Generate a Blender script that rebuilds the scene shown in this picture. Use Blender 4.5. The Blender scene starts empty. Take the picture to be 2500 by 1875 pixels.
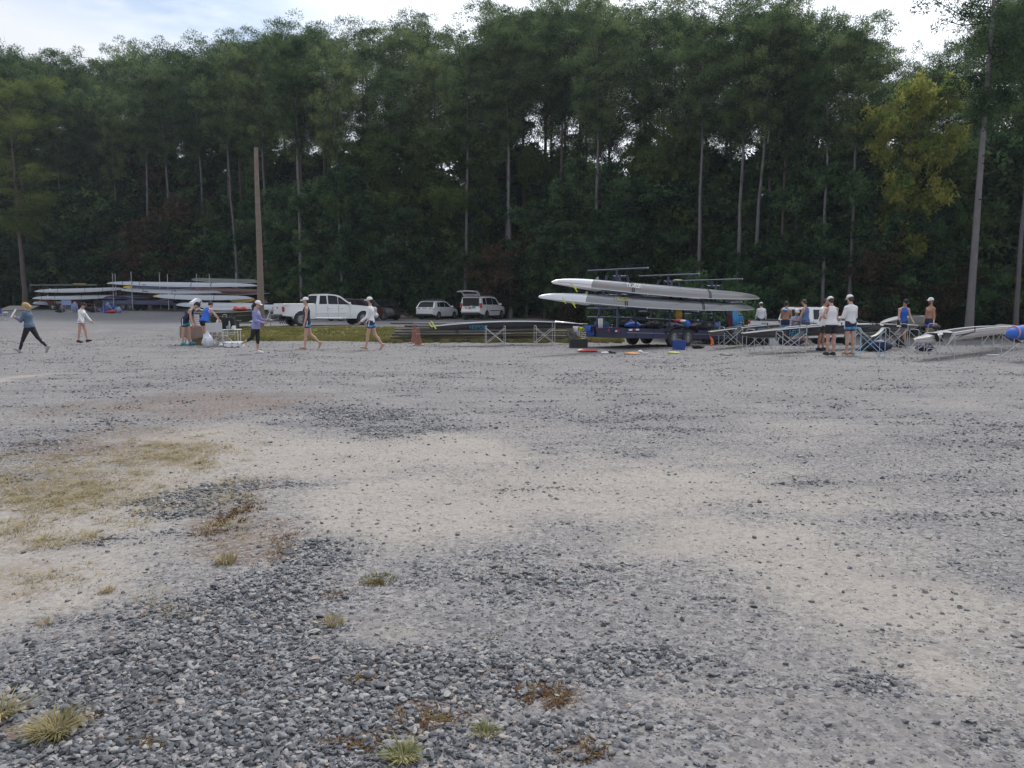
import bpy, bmesh, math, random
import numpy as np
from mathutils import Vector, Matrix, Euler
R = math.radians
random.seed(7)
rng = np.random.default_rng(11)
scene = bpy.context.scene
COL = scene.collection

# ------------------------------------------------------------------ camera
PW, PH, F, CH = 2500.0, 1875.0, 1900.0, 1.6
PITCH = R(5.85)
cam_d = bpy.data.cameras.new('camera')
cam_d.sensor_width = 36.0
cam_d.lens = 36.0 * F / PW
cam_d.clip_start = 0.05
cam_d.clip_end = 3000.0
cam = bpy.data.objects.new('camera', cam_d)
cam.location = (0, 0, CH)
cam.rotation_euler = (math.pi / 2 - PITCH, 0, 0)
COL.objects.link(cam)
scene.camera = cam

# ------------------------------------------------------------------ light
SUN_EL, SUN_AZ = R(50), R(20)          # azimuth measured from +Y towards +X
sun_dir = Vector((math.sin(SUN_AZ) * math.cos(SUN_EL), math.cos(SUN_AZ) * math.cos(SUN_EL), math.sin(SUN_EL)))
world = bpy.data.worlds.new('World')
scene.world = world
world.use_nodes = True
nt = world.node_tree
nt.nodes.clear()
N = nt.nodes.new
L = nt.links.new
wout = N('ShaderNodeOutputWorld')
sky = N('ShaderNodeTexSky')
sky.sky_type = 'NISHITA'
sky.sun_disc = False
sky.sun_elevation = SUN_EL
sky.sun_rotation = SUN_AZ
sky.air_density = 1.2
sky.dust_density = 2.0
bg_sky = N('ShaderNodeBackground')
bg_sky.inputs[1].default_value = 0.085
L(sky.outputs[0], bg_sky.inputs[0])
tc = N('ShaderNodeTexCoord')
mp = N('ShaderNodeMapping')
mp.inputs['Rotation'].default_value = (0, 0, R(20))
mp.inputs['Scale'].default_value = (1.0, 2.2, 5.0)
L(tc.outputs['Generated'], mp.inputs[0])
nz = N('ShaderNodeTexNoise')
nz.inputs['Scale'].default_value = 1.6
nz.inputs['Detail'].default_value = 6
nz.inputs['Roughness'].default_value = 0.55
L(mp.outputs[0], nz.inputs['Vector'])
cr = N('ShaderNodeValToRGB')
cr.color_ramp.elements[0].position = 0.34
cr.color_ramp.elements[0].color = (0.55, 0.55, 0.55, 1)
cr.color_ramp.elements[1].position = 0.50
cr.color_ramp.elements[1].color = (1, 1, 1, 1)
L(nz.outputs['Fac'], cr.inputs[0])
def dotto(v):
    n = N('ShaderNodeVectorMath'); n.operation = 'DOT_PRODUCT'
    nrm = N('ShaderNodeVectorMath'); nrm.operation = 'NORMALIZE'
    L(tc.outputs['Generated'], nrm.inputs[0])
    L(nrm.outputs[0], n.inputs[0])
    n.inputs[1].default_value = v
    return n.outputs['Value']
def math_n(op, a, b=None, clamp=False):
    n = N('ShaderNodeMath'); n.operation = op; n.use_clamp = clamp
    for i, v in enumerate((a, b)):
        if v is None: continue
        if isinstance(v, (int, float)): n.inputs[i].default_value = v
        else: L(v, n.inputs[i])
    return n.outputs[0]
def pix_dir(px, py):
    u, v = (px - PW / 2) / F, (PH / 2 - py) / F
    return Vector((u, math.cos(PITCH) + v * math.sin(PITCH), -math.sin(PITCH) + v * math.cos(PITCH))).normalized()
# one long clear gap of blue between the cloud sheets
g0, g1 = pix_dir(60, -120), pix_dir(640, 100)
nrmv = g0.cross(g1).normalized()
across = math_n('ABSOLUTE', dotto(nrmv))
along = dotto(((g0 + g1) * 0.5).normalized())
gap = math_n('MULTIPLY', math_n('SUBTRACT', 1.0, math_n('DIVIDE', across, 0.07), True),
             math_n('MULTIPLY', math_n('SUBTRACT', along, 0.965), 60.0, True))
wn = N('ShaderNodeTexNoise'); wn.inputs['Scale'].default_value = 9.0; wn.inputs['Detail'].default_value = 5
L(mp.outputs[0], wn.inputs['Vector'])
gap2 = math_n('MULTIPLY', gap, math_n('MULTIPLY', math_n('SUBTRACT', wn.outputs['Fac'], 0.18), 2.6, True), True)
cl_mask = math_n('SUBTRACT', cr.outputs[0], math_n('MULTIPLY', gap2, 1.0), True)
glow = math_n('POWER', math_n('MAXIMUM', dotto(tuple(sun_dir)), 0.0), 5.0)
cl_str = math_n('ADD', math_n('MULTIPLY', glow, 1.1), 0.52)
bg_cl = N('ShaderNodeBackground')
bg_cl.inputs[0].default_value = (0.88, 0.92, 1.0, 1)
L(cl_str, bg_cl.inputs[1])
mx = N('ShaderNodeMixShader')
L(cl_mask, mx.inputs[0]); L(bg_sky.outputs[0], mx.inputs[1]); L(bg_cl.outputs[0], mx.inputs[2])
L(mx.outputs[0], wout.inputs[0])

sl = bpy.data.lights.new('sun', 'SUN')
sl.energy = 1.5
sl.angle = R(10)
sl.color = (1.0, 0.96, 0.91)
so = bpy.data.objects.new('sun', sl)
so.rotation_euler = (-sun_dir).to_track_quat('-Z', 'Y').to_euler()
COL.objects.link(so)
vs = scene.view_settings
vs.view_transform = 'Standard'; vs.look = 'None'; vs.gamma = 1; vs.use_curve_mapping = False
vs.exposure = 0.77

# ------------------------------------------------------------------ terrain functions
def sstep(a, b, x):
    t = np.clip((np.asarray(x, float) - a) / (b - a), 0, 1)
    return t * t * (3 - 2 * t)
EPX = [-400, 0, 500, 620, 760, 1000, 1300, 1500, 1700, 1900, 2200, 2500, 2900]
EDD = [92, 92, 91, 80, 68, 66, 66, 60, 56, 52, 48, 45, 42]
def edge(x, y):
    px = 1250 + F * np.asarray(x, float) / np.maximum(np.asarray(y, float), 1.0)
    return np.interp(px, EPX, EDD)
def zg(x, y):
    x = np.asarray(x, float); y = np.asarray(y, float)
    e = edge(x, y)
    c = 0.38 * sstep(33.5, 43, y) * (1 - sstep(1, 9, x))
    c = c + 0.60 * sstep(64, 84, y) * (1 - sstep(-22, -6, x))
    r = -0.45 * sstep(30, 37, y) * sstep(3, 9, x)
    b = 1.3 * sstep(0, 5, y - e) * (0.55 + 0.45 * np.sin(x * 0.31) * np.cos(x * 0.13 + 1)) + 0.02 * np.clip(y - e, 0, 200)
    u = 0.012 * np.sin(x * 0.9 + 0.4) * np.sin(y * 0.7) * sstep(2, 6, y)
    return c + r + b + u
def at(px, d, z=None):
    """world point whose forward distance is d under image column px"""
    zz = 0.0 if z is None else z
    for _ in range(3):
        dep = d * math.cos(PITCH) - (zz - CH) * math.sin(PITCH)
        X = (px - PW / 2) / F * dep
        if z is None: zz = float(zg(X, d))
    return Vector((X, d, zz))
def ray(px, py, d):
    v = pix_dir(px, py)
    t = d / v.y
    return Vector((v.x * t, d, CH + v.z * t))
def gnd(px, py):
    v = pix_dir(px, py)
    t = -CH / v.z
    return (v.x * t, v.y * t)

# ------------------------------------------------------------------ noise (numpy)
def _h(ix, iy, s):
    n = (ix.astype(np.int64) * 374761393 + iy.astype(np.int64) * 668265263 + s * 974711) & 0x7fffffff
    n = ((n ^ (n >> 13)) * 1274126177) & 0x7fffffff
    return ((n ^ (n >> 16)) & 0xffff) / 65535.0
def vnoise(x, y, s=0):
    x = np.asarray(x, float); y = np.asarray(y, float)
    ix, iy = np.floor(x), np.floor(y)
    fx, fy = x - ix, y - iy
    fx = fx * fx * (3 - 2 * fx); fy = fy * fy * (3 - 2 * fy)
    a = _h(ix, iy, s); b = _h(ix + 1, iy, s); c = _h(ix, iy + 1, s); d = _h(ix + 1, iy + 1, s)
    return (a * (1 - fx) + b * fx) * (1 - fy) + (c * (1 - fx) + d * fx) * fy
def fbm(x, y, s=0, o=4):
    v = 0; a = 0.5; t = 0
    for k in range(o):
        v = v + a * vnoise(x * 2 ** k, y * 2 ** k, s + k); t += a; a *= 0.55
    return v / t

# ------------------------------------------------------------------ materials
MATS = {}
def mat(name, col, rough=0.6, metal=0.0, var=0.08, nscale=8.0, bump=0.0, bscale=40.0, coat=0.0, spec=0.5, dust=0.0, objvar=0.0, emit=None, trans=0.0):
    if name in MATS: return MATS[name]
    m = bpy.data.materials.new(name); m.use_nodes = True
    t = m.node_tree; b = t.nodes['Principled BSDF']
    b.inputs['Roughness'].default_value = rough
    b.inputs['Metallic'].default_value = metal
    b.inputs['Specular IOR Level'].default_value = spec
    b.inputs['Coat Weight'].default_value = coat
    tcn = t.nodes.new('ShaderNodeTexCoord')
    n = t.nodes.new('ShaderNodeTexNoise'); n.inputs['Scale'].default_value = nscale; n.inputs['Detail'].default_value = 5
    t.links.new(tcn.outputs['Object'], n.inputs['Vector'])
    mix = t.nodes.new('ShaderNodeMix'); mix.data_type = 'RGBA'
    c = np.array(col[:3])
    mix.inputs[6].default_value = (*np.clip(c * (1 - var), 0, 1), 1)
    mix.inputs[7].default_value = (*np.clip(c * (1 + var), 0, 1), 1)
    t.links.new(n.outputs['Fac'], mix.inputs[0])
    last = mix.outputs[2]
    if objvar:
        oi = t.nodes.new('ShaderNodeObjectInfo'); hs = t.nodes.new('ShaderNodeHueSaturation')
        mr = t.nodes.new('ShaderNodeMapRange'); mr.inputs[3].default_value = 1 - objvar; mr.inputs[4].default_value = 1 + objvar
        t.links.new(oi.outputs['Random'], mr.inputs[0]); t.links.new(mr.outputs[0], hs.inputs['Value'])
        t.links.new(last, hs.inputs['Color']); last = hs.outputs[0]
    if dust:
        g = t.nodes.new('ShaderNodeSeparateXYZ'); t.links.new(tcn.outputs['Object'], g.inputs[0])
        mr = t.nodes.new('ShaderNodeMapRange'); mr.inputs[1].default_value = 0.75; mr.inputs[2].default_value = 0.1
        mr.inputs[3].default_value = 0; mr.inputs[4].default_value = dust
        t.links.new(g.outputs[2], mr.inputs[0])
        ml = t.nodes.new('ShaderNodeMath'); ml.operation = 'MULTIPLY'
        t.links.new(mr.outputs[0], ml.inputs[0]); t.links.new(n.outputs['Fac'], ml.inputs[1])
        mx2 = t.nodes.new('ShaderNodeMix'); mx2.data_type = 'RGBA'
        mx2.inputs[7].default_value = (0.33, 0.29, 0.25, 1)
        t.links.new(ml.outputs[0], mx2.inputs[0]); t.links.new(last, mx2.inputs[6]); last = mx2.outputs[2]
    t.links.new(last, b.inputs['Base Color'])
    if bump:
        n2 = t.nodes.new('ShaderNodeTexNoise'); n2.inputs['Scale'].default_value = bscale; n2.inputs['Detail'].default_value = 4
        t.links.new(tcn.outputs['Object'], n2.inputs['Vector'])
        bp = t.nodes.new('ShaderNodeBump'); bp.inputs['Strength'].default_value = bump; bp.inputs['Distance'].default_value = 0.02
        t.links.new(n2.outputs['Fac'], bp.inputs['Height']); t.links.new(bp.outputs[0], b.inputs['Normal'])
    MATS[name] = m
    return m
def leafmat(name, c1, c2, transl=0.35, nscale=0.5, objvar=0.25, huev=0.02, thresh=(0.35, 0.65)):
    if name in MATS: return MATS[name]
    m = bpy.data.materials.new(name); m.use_nodes = True
    t = m.node_tree; t.nodes.clear(); A = t.nodes.new; K = t.links.new
    o = A('ShaderNodeOutputMaterial'); d = A('ShaderNodeBsdfDiffuse'); tr = A('ShaderNodeBsdfTranslucent'); ms = A('ShaderNodeMixShader')
    ms.inputs[0].default_value = transl
    tcn = A('ShaderNodeTexCoord'); n = A('ShaderNodeTexNoise'); n.inputs['Scale'].default_value = nscale; n.inputs['Detail'].default_value = 3
    K(tcn.outputs['Object'], n.inputs['Vector'])
    r = A('ShaderNodeMapRange'); r.inputs[1].default_value = thresh[0]; r.inputs[2].default_value = thresh[1]
    K(n.outputs['Fac'], r.inputs[0])
    mix = A('ShaderNodeMix'); mix.data_type = 'RGBA'; mix.inputs[6].default_value = (*c1, 1); mix.inputs[7].default_value = (*c2, 1)
    K(r.outputs[0], mix.inputs[0])
    oi = A('ShaderNodeObjectInfo'); hs = A('ShaderNodeHueSaturation')
    mr = A('ShaderNodeMapRange'); mr.inputs[3].default_value = 1 - objvar; mr.inputs[4].default_value = 1 + objvar
    mh = A('ShaderNodeMapRange'); mh.inputs[3].default_value = 0.5 + huev; mh.inputs[4].default_value = 0.5 - huev
    K(oi.outputs['Random'], mr.inputs[0]); K(mr.outputs[0], hs.inputs['Value'])
    K(oi.outputs['Random'], mh.inputs[0]); K(mh.outputs[0], hs.inputs['Hue'])
    K(mix.outputs[2], hs.inputs['Color'])
    K(hs.outputs[0], d.inputs[0]); K(hs.outputs[0], tr.inputs[0])
    K(d.outputs[0], ms.inputs[1]); K(tr.outputs[0], ms.inputs[2]); K(ms.outputs[0], o.inputs[0])
    MATS[name] = m
    return m

# ------------------------------------------------------------------ object helpers
def tag(o, label=None, cat=None, group=None, kind=None):
    if label: o['label'] = label
    if cat: o['category'] = cat
    if group: o['group'] = group
    if kind: o['kind'] = kind
    return o
def thing(name, label, cat, loc=(0, 0, 0), rz=0.0, group=None, rot=None):
    o = bpy.data.objects.new(name, None)
    o.empty_display_size = 0.2
    COL.objects.link(o)
    o.location = loc
    o.rotation_euler = rot if rot else (0, 0, rz)
    return tag(o, label, cat, group)
def link_mesh(name, me, parent=None, loc=None, rot=None):
    o = bpy.data.objects.new(name, me)
    COL.objects.link(o)
    if parent is not None: o.parent = parent
    if loc is not None: o.location = loc
    if rot is not None: o.rotation_euler = rot
    return o
def dup(root, loc=None, rz=None, label=None, scale=None):
    c = root.copy(); COL.objects.link(c)
    if loc is not None: c.location = loc
    if rz is not None: c.rotation_euler = (c.rotation_euler[0], c.rotation_euler[1], rz)
    if scale is not None: c.scale = scale
    if label: c['label'] = label
    def rec(src, dst):
        for ch in KIDS.get(src.name, []):
            k = ch.copy(); COL.objects.link(k); k.parent = dst
            KIDS.setdefault(dst.name, []).append(k)
            rec(ch, k)
    rec(root, c)
    return c
KIDS = {}
def part(name, mb_or_me, m, parent, **kw):
    me = mb_or_me.mesh(name, m, **kw) if isinstance(mb_or_me, MB) else mb_or_me
    o = link_mesh(name, me, parent)
    if parent is not None: KIDS.setdefault(parent.name, []).append(o)
    return o
class MB:
    def __init__(s): s.v = []; s.f = []; s.mi = []; s.cur = 0
    def add(s, vs, fs):
        b = len(s.v); s.v += [tuple(v) for v in vs]
        s.f += [tuple(i + b for i in f) for f in fs]; s.mi += [s.cur] * len(fs); return s
    def box(s, c, d, rot=None, bev=0.0):
        hx, hy, hz = d[0] / 2, d[1] / 2, d[2] / 2
        M = Euler(rot).to_matrix() if rot else None
        if bev > 0:
            b = min(bev, hx * .9, hy * .9, hz * .9)
            vs = []
            for sx in (-1, 1):
                for sy in (-1, 1):
                    for sz in (-1, 1):
                        vs += [(sx * hx, sy * (hy - b), sz * (hz - b)), (sx * (hx - b), sy * hy, sz * (hz - b)), (sx * (hx - b), sy * (hy - b), sz * hz)]
            bm = bmesh.new()
            for v in vs: bm.verts.new(v)
            r = bmesh.ops.convex_hull(bm, input=bm.verts[:])
            bmesh.ops.dissolve_limit(bm, angle_limit=0.02, verts=bm.verts[:], edges=bm.edges[:])
            bm.verts.index_update()
            vs = [v.co.copy() for v in bm.verts]; fs = [[v.index for v in f.verts] for f in bm.faces]
            bm.free()
        else:
            vs = [Vector((x, y, z)) for x in (-hx, hx) for y in (-hy, hy) for z in (-hz, hz)]
            fs = [(0, 1, 3, 2), (4, 6, 7, 5), (0, 4, 5, 1), (2, 3, 7, 6), (0, 2, 6, 4), (1, 5, 7, 3)]
        vs = [(M @ Vector(v) if M else Vector(v)) + Vector(c) for v in vs]
        return s.add(vs, fs)
    def rod(s, a, b, r0, r1=None, n=8, cap=True):
        a, b = Vector(a), Vector(b); r1 = r0 if r1 is None else r1
        d = (b - a)
        if d.length < 1e-6: return s
        q = d.to_track_quat('Z', 'Y').to_matrix()
        vs = []
        for P, r in ((a, r0), (b, r1)):
            for i in range(n):
                t = 2 * math.pi * (i + .5) / n
                vs.append(P + q @ Vector((r * math.cos(t), r * math.sin(t), 0)))
        fs = [(i, (i + 1) % n, n + (i + 1) % n, n + i) for i in range(n)]
        if cap: fs += [tuple(range(n))[::-1], tuple(range(n, 2 * n))]
        return s.add(vs, fs)
    def tube(s, pts, r, n=8):
        for i in range(len(pts) - 1):
            ra = r[i] if isinstance(r, (list, tuple)) else r
            rb = r[i + 1] if isinstance(r, (list, tuple)) else r
            s.rod(pts[i], pts[i + 1], ra, rb, n)
        return s
    def rings(s, rings, closed=True, cap=True):
        n = len(rings[0]); vs = [p for r in rings for p in r]; fs = []
        for k in range(len(rings) - 1):
            for i in range(n if closed else n - 1):
                j = (i + 1) % n
                fs.append((k * n + i, k * n + j, (k + 1) * n + j, (k + 1) * n + i))
        if cap and closed:
            fs += [tuple(range(n))[::-1], tuple((len(rings) - 1) * n + i for i in range(n))]
        return s.add(vs, fs)
    def ell(s, c, r, nu=10, nv=7, rot=None):
        M = Euler(rot).to_matrix() if rot else Matrix.Identity(3)
        c = Vector(c); rg = []
        for k in range(1, nv):
            th = math.pi * k / nv
            rg.append([c + M @ Vector((r[0] * math.sin(th) * math.cos(2 * math.pi * i / nu), r[1] * math.sin(th) * math.sin(2 * math.pi * i / nu), -r[2] * math.cos(th))) for i in range(nu)])
        b = len(s.v)
        s.rings(rg, True, False)
        bi = len(s.v)
        s.v += [tuple(c + M @ Vector((0, 0, -r[2]))), tuple(c + M @ Vector((0, 0, r[2])))]
        for i in range(nu):
            j = (i + 1) % nu
            s.f.append((bi, b + j, b + i)); s.f.append((bi + 1, b + (nv - 2) * nu + i, b + (nv - 2) * nu + j)); s.mi += [s.cur] * 2
        return s
    def lathe(s, prof, c=(0, 0, 0), axis='Z', n=20):
        rg = []
        for r, h in prof:
            row = []
            for i in range(n):
                t = 2 * math.pi * i / n
                p = (r * math.cos(t), r * math.sin(t), h)
                if axis == 'Y': p = (p[0], h, p[1])
                if axis == 'X': p = (h, p[0], p[1])
                row.append(Vector(p) + Vector(c))
            rg.append(row)
        return s.rings(rg, True, True)
    def mesh(s, name, m, smooth=35):
        me = bpy.data.meshes.new(name)
        me.from_pydata(s.v, [], s.f)
        for x in (m if isinstance(m, (list, tuple)) else [m]): me.materials.append(x)
        if max(s.mi or [0]) > 0: me.polygons.foreach_set('material_index', s.mi)
        bm = bmesh.new(); bm.from_mesh(me); bmesh.ops.recalc_face_normals(bm, faces=bm.faces[:]); bm.to_mesh(me); bm.free()
        if smooth:
            me.polygons.foreach_set('use_smooth', [True] * len(me.polygons))
            me.set_sharp_from_angle(angle=R(smooth))
        return me
def text_obj(body, size, m, parent, loc, rot, name='lettering', extrude=0.002, shear=0.0):
    cu = bpy.data.curves.new(name, 'FONT'); cu.body = body; cu.size = size; cu.extrude = extrude
    cu.align_x = 'CENTER'; cu.align_y = 'CENTER'; cu.offset = 0.006 * size; cu.shear = shear
    tmp = bpy.data.objects.new('tmp', cu); COL.objects.link(tmp)
    dg = bpy.context.evaluated_depsgraph_get(); dg.update()
    me = bpy.data.meshes.new_from_object(tmp.evaluated_get(dg))
    bpy.data.objects.remove(tmp); me.materials.clear(); me.materials.append(m); me.name = name
    o = link_mesh(name, me, parent, loc, rot)
    if parent is not None: KIDS.setdefault(parent.name, []).append(o)
    return o
def np_mesh(name, verts, faces, m, mats_idx=None, smooth=False):
    """verts (N,3), faces (M,k) arrays"""
    me = bpy.data.meshes.new(name)
    faces = np.asarray(faces, np.int32); k = faces.shape[1]
    me.vertices.add(len(verts)); me.vertices.foreach_set('co', np.asarray(verts, np.float32).ravel())
    me.loops.add(faces.size); me.loops.foreach_set('vertex_index', faces.ravel())
    me.polygons.add(len(faces)); me.polygons.foreach_set('loop_start', np.arange(0, faces.size, k, dtype=np.int32))
    for x in (m if isinstance(m, (list, tuple)) else [m]): me.materials.append(x)
    if mats_idx is not None: me.polygons.foreach_set('material_index', np.asarray(mats_idx, np.int32))
    if smooth: me.polygons.foreach_set('use_smooth', np.ones(len(faces), bool))
    me.update(calc_edges=True)
    return me
# ================================================================== GROUND
def ellipses(x, y, lst):
    """soft world-space patches: (centre pixel, half width px, half height px, strength) turned into ground metres"""
    out = np.zeros_like(x)
    for px, py, hw, hh, s in lst:
        cx, cy = gnd(px, py); x1, _ = gnd(px + hw, py); _, ya = gnd(px, py - hh); _, yb = gnd(px, py + hh)
        rx = abs(x1 - cx); ry_up, ry_dn = abs(ya - cy), abs(cy - yb)
        dy = y - cy; ry = np.where(dy > 0, ry_up, ry_dn)
        q = ((x - cx) / rx) ** 2 + (dy / ry) ** 2
        out = np.maximum(out, s * np.exp(-q * 1.1))
    return out
BROWN = [(300, 1085, 300, 60, .85), (250, 1190, 260, 60, .7), (620, 1320, 170, 60, .85), (30, 1400, 130, 60, .75), (700, 985, 160, 30, .6), (520, 1210, 110, 60, .8), (470, 990, 230, 38, .9), (180, 1000, 190, 28, .6), (60, 1090, 80, 25, .5), (420, 1130, 110, 60, .9), (560, 1270, 60, 45, .95), (700, 1330, 80, 35, .9),
         (40, 1430, 90, 60, .8), (100, 1200, 150, 90, .55), (925, 1420, 48, 14, .6), (900, 1660, 75, 28, .95), (1060, 1765, 130, 50, 1.1),
         (1340, 1700, 90, 50, 1.15), (1260, 1690, 60, 20, .8), (1430, 1850, 90, 40, 1.), (400, 1735, 45, 18, .9), (370, 1830, 90, 40, .8),
         (620, 1700, 50, 18, .7), (250, 1755, 55, 20, .7), (860, 1840, 110, 40, .8), (1175, 1640, 40, 20, .7), (40, 1800, 90, 40, .8), (830, 1445, 60, 12, .5),
         (1210, 1560, 50, 14, .3)]
PALE = [(900, 1110, 420, 55, 1.), (1500, 1200, 700, 70, .75), (250, 1250, 260, 140, .9), (120, 1420, 190, 80, .95), (1050, 1240, 340, 80, .9), (2200, 1480, 330, 110, .7),
        (1850, 1330, 400, 60, .7), (400, 1080, 260, 25, .6), (2300, 1640, 200, 90, .45), (1750, 1700, 260, 90, .45), (640, 1420, 130, 60, .45), (950, 1530, 120, 35, .4), (0, 930, 60, 18, .8)]
GRAV = [(620, 1500, 260, 130, 1.), (500, 1220, 150, 70, .95), (430, 1620, 330, 140, 1.), (900, 1700, 420, 130, 1.), (700, 1850, 700, 100, 1.), (1300, 1830, 330, 90, .9),
        (1000, 1620, 300, 60, .8), (1250, 1420, 260, 80, .5), (860, 1010, 330, 45, .35), (120, 1085, 130, 20, .7), (1500, 1560, 230, 90, .5), (2100, 1690, 300, 60, .45),
        (2450, 1420, 70, 60, .6), (1400, 1020, 500, 50, .2), (800, 1350, 160, 60, .7), (300, 930, 300, 20, .35), (1750, 1850, 200, 60, .5), (2200, 1590, 120, 60, .55), (2420, 1800, 160, 60, .5)]
def masks(x, y):
    wx = x + 0.5 * (fbm(x * .9, y * .9, 3) - .5) * np.clip(y / 4, .4, 3); wy = y + 0.7 * (fbm(x * .8 + 9, y * .8, 5) - .5) * np.clip(y / 4, .4, 3)
    br = ellipses(wx, wy, BROWN); pl = ellipses(wx, wy, PALE); gr = ellipses(wx, wy, GRAV)
    n1 = fbm(x * .55, y * .40, 21, 5); n2 = fbm(x * 2.1, y * 1.6, 33, 4)
    n3 = fbm(x * 1.3 + .4 * y, y * 3.4 - .5 * x, 45, 5)
    gr = np.clip(gr * (0.6 + 0.7 * n2) + (n1 - .5) * .9 + (n3 - .5) * 1.3 + 0.06, 0, 1)
    pl = np.clip(pl * (0.6 + .8 * n2) + (0.52 - n1) * 1.1 + .22 - .22 * sstep(11, 16, y), 0, 1) * (1 - .6 * gr)
    br = np.clip(br * 1.25 - .75 * fbm(x * 5, y * 4, 61, 4) + .12, 0, 1) * 1.5; br = np.clip(br, 0, 1)
    return gr, pl, br
def build_ground():
    ys = [-80, -40, -15, -5, 0.0, 0.8]
    yv = 1.3
    while yv < 110:
        ys.append(yv); yv += 0.0075 * (yv + 1.2)
    while yv < 900:
        ys.append(yv); yv *= 1.08
    ys = np.array(ys)
    nt_ = 330
    t = np.linspace(-1, 1, nt_)
    outer = np.array([1.25, 1.8, 3.0, 6.0, 14.0])
    t = np.concatenate([-outer[::-1], t, outer])
    X = (0.80 * np.maximum(ys, 0.5) + 2.5)[:, None] * t[None, :]
    Y = np.repeat(ys[:, None], len(t), 1)
    Z = zg(X, Y)
    gr, pl, br = masks(X, Y)
    near = (Y < 14) * np.clip((14 - Y) / 4, 0, 1)
    Z = Z + near * (0.018 * (fbm(X * 3, Y * 3, 50) - .5) + 0.02 * (fbm(X * .8, Y * .8, 60) - .5) + 0.008 * (vnoise(X * 14, Y * 14, 70) - .5))
    e = edge(X, Y)
    lit = sstep(-0.6, 1.2, Y - e + 1.5 * (fbm(X * .7, Y * .7, 80) - .5))
    px = 1250 + F * X / np.maximum(Y, 1)
    # grass strip in front of the road
    gs = sstep(33.6, 34.6, Y + 1.2 * (fbm(X * .8, Y * .5, 90) - .5)) * (1 - sstep(41.2, 42.3, Y + .6 * (fbm(X, Y, 91) - .5))) * sstep(500, 560, px + 90 * (fbm(X * .4, Y * .4, 95) - .5)) * (1 - sstep(1400, 1700, px))
    rd = sstep(41.6, 42.6, Y) * (1 - sstep(0.3, 1.0, lit)) * (1 - sstep(5, 12, X))
    idx = np.arange(Z.size).reshape(Z.shape)
    faces = np.stack([idx[:-1, :-1], idx[:-1, 1:], idx[1:, 1:], idx[1:, :-1]], -1).reshape(-1, 4)
    me = np_mesh('ground', np.stack([X, Y, Z], -1).reshape(-1, 3), faces, ground_mat(), smooth=True)
    STRAW = [(150, 1170, 340, 95, 1.), (450, 1110, 170, 50, .9), (60, 1300, 150, 80, .8), (490, 1200, 130, 60, .6), (200, 1010, 260, 40, .4)]
    stw = np.clip(ellipses(X, Y, STRAW) * (-.5 + 2.5 * fbm(X * 2.6, Y * 2.6, 66, 5)), 0, 1)
    for nm, arrs in (('mask_c', (stw, stw * 0, stw * 0, np.ones_like(gr))), ('mask_a', (gr, pl, br, np.ones_like(gr))), ('mask_b', (gs, lit, rd, np.ones_like(gr)))):
        a = me.color_attributes.new(nm, 'FLOAT_COLOR', 'POINT')
        a.data.foreach_set('color', np.stack(arrs, -1).astype(np.float32).ravel())
    o = link_mesh('ground', me); tag(o, kind='structure')
    return o
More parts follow.
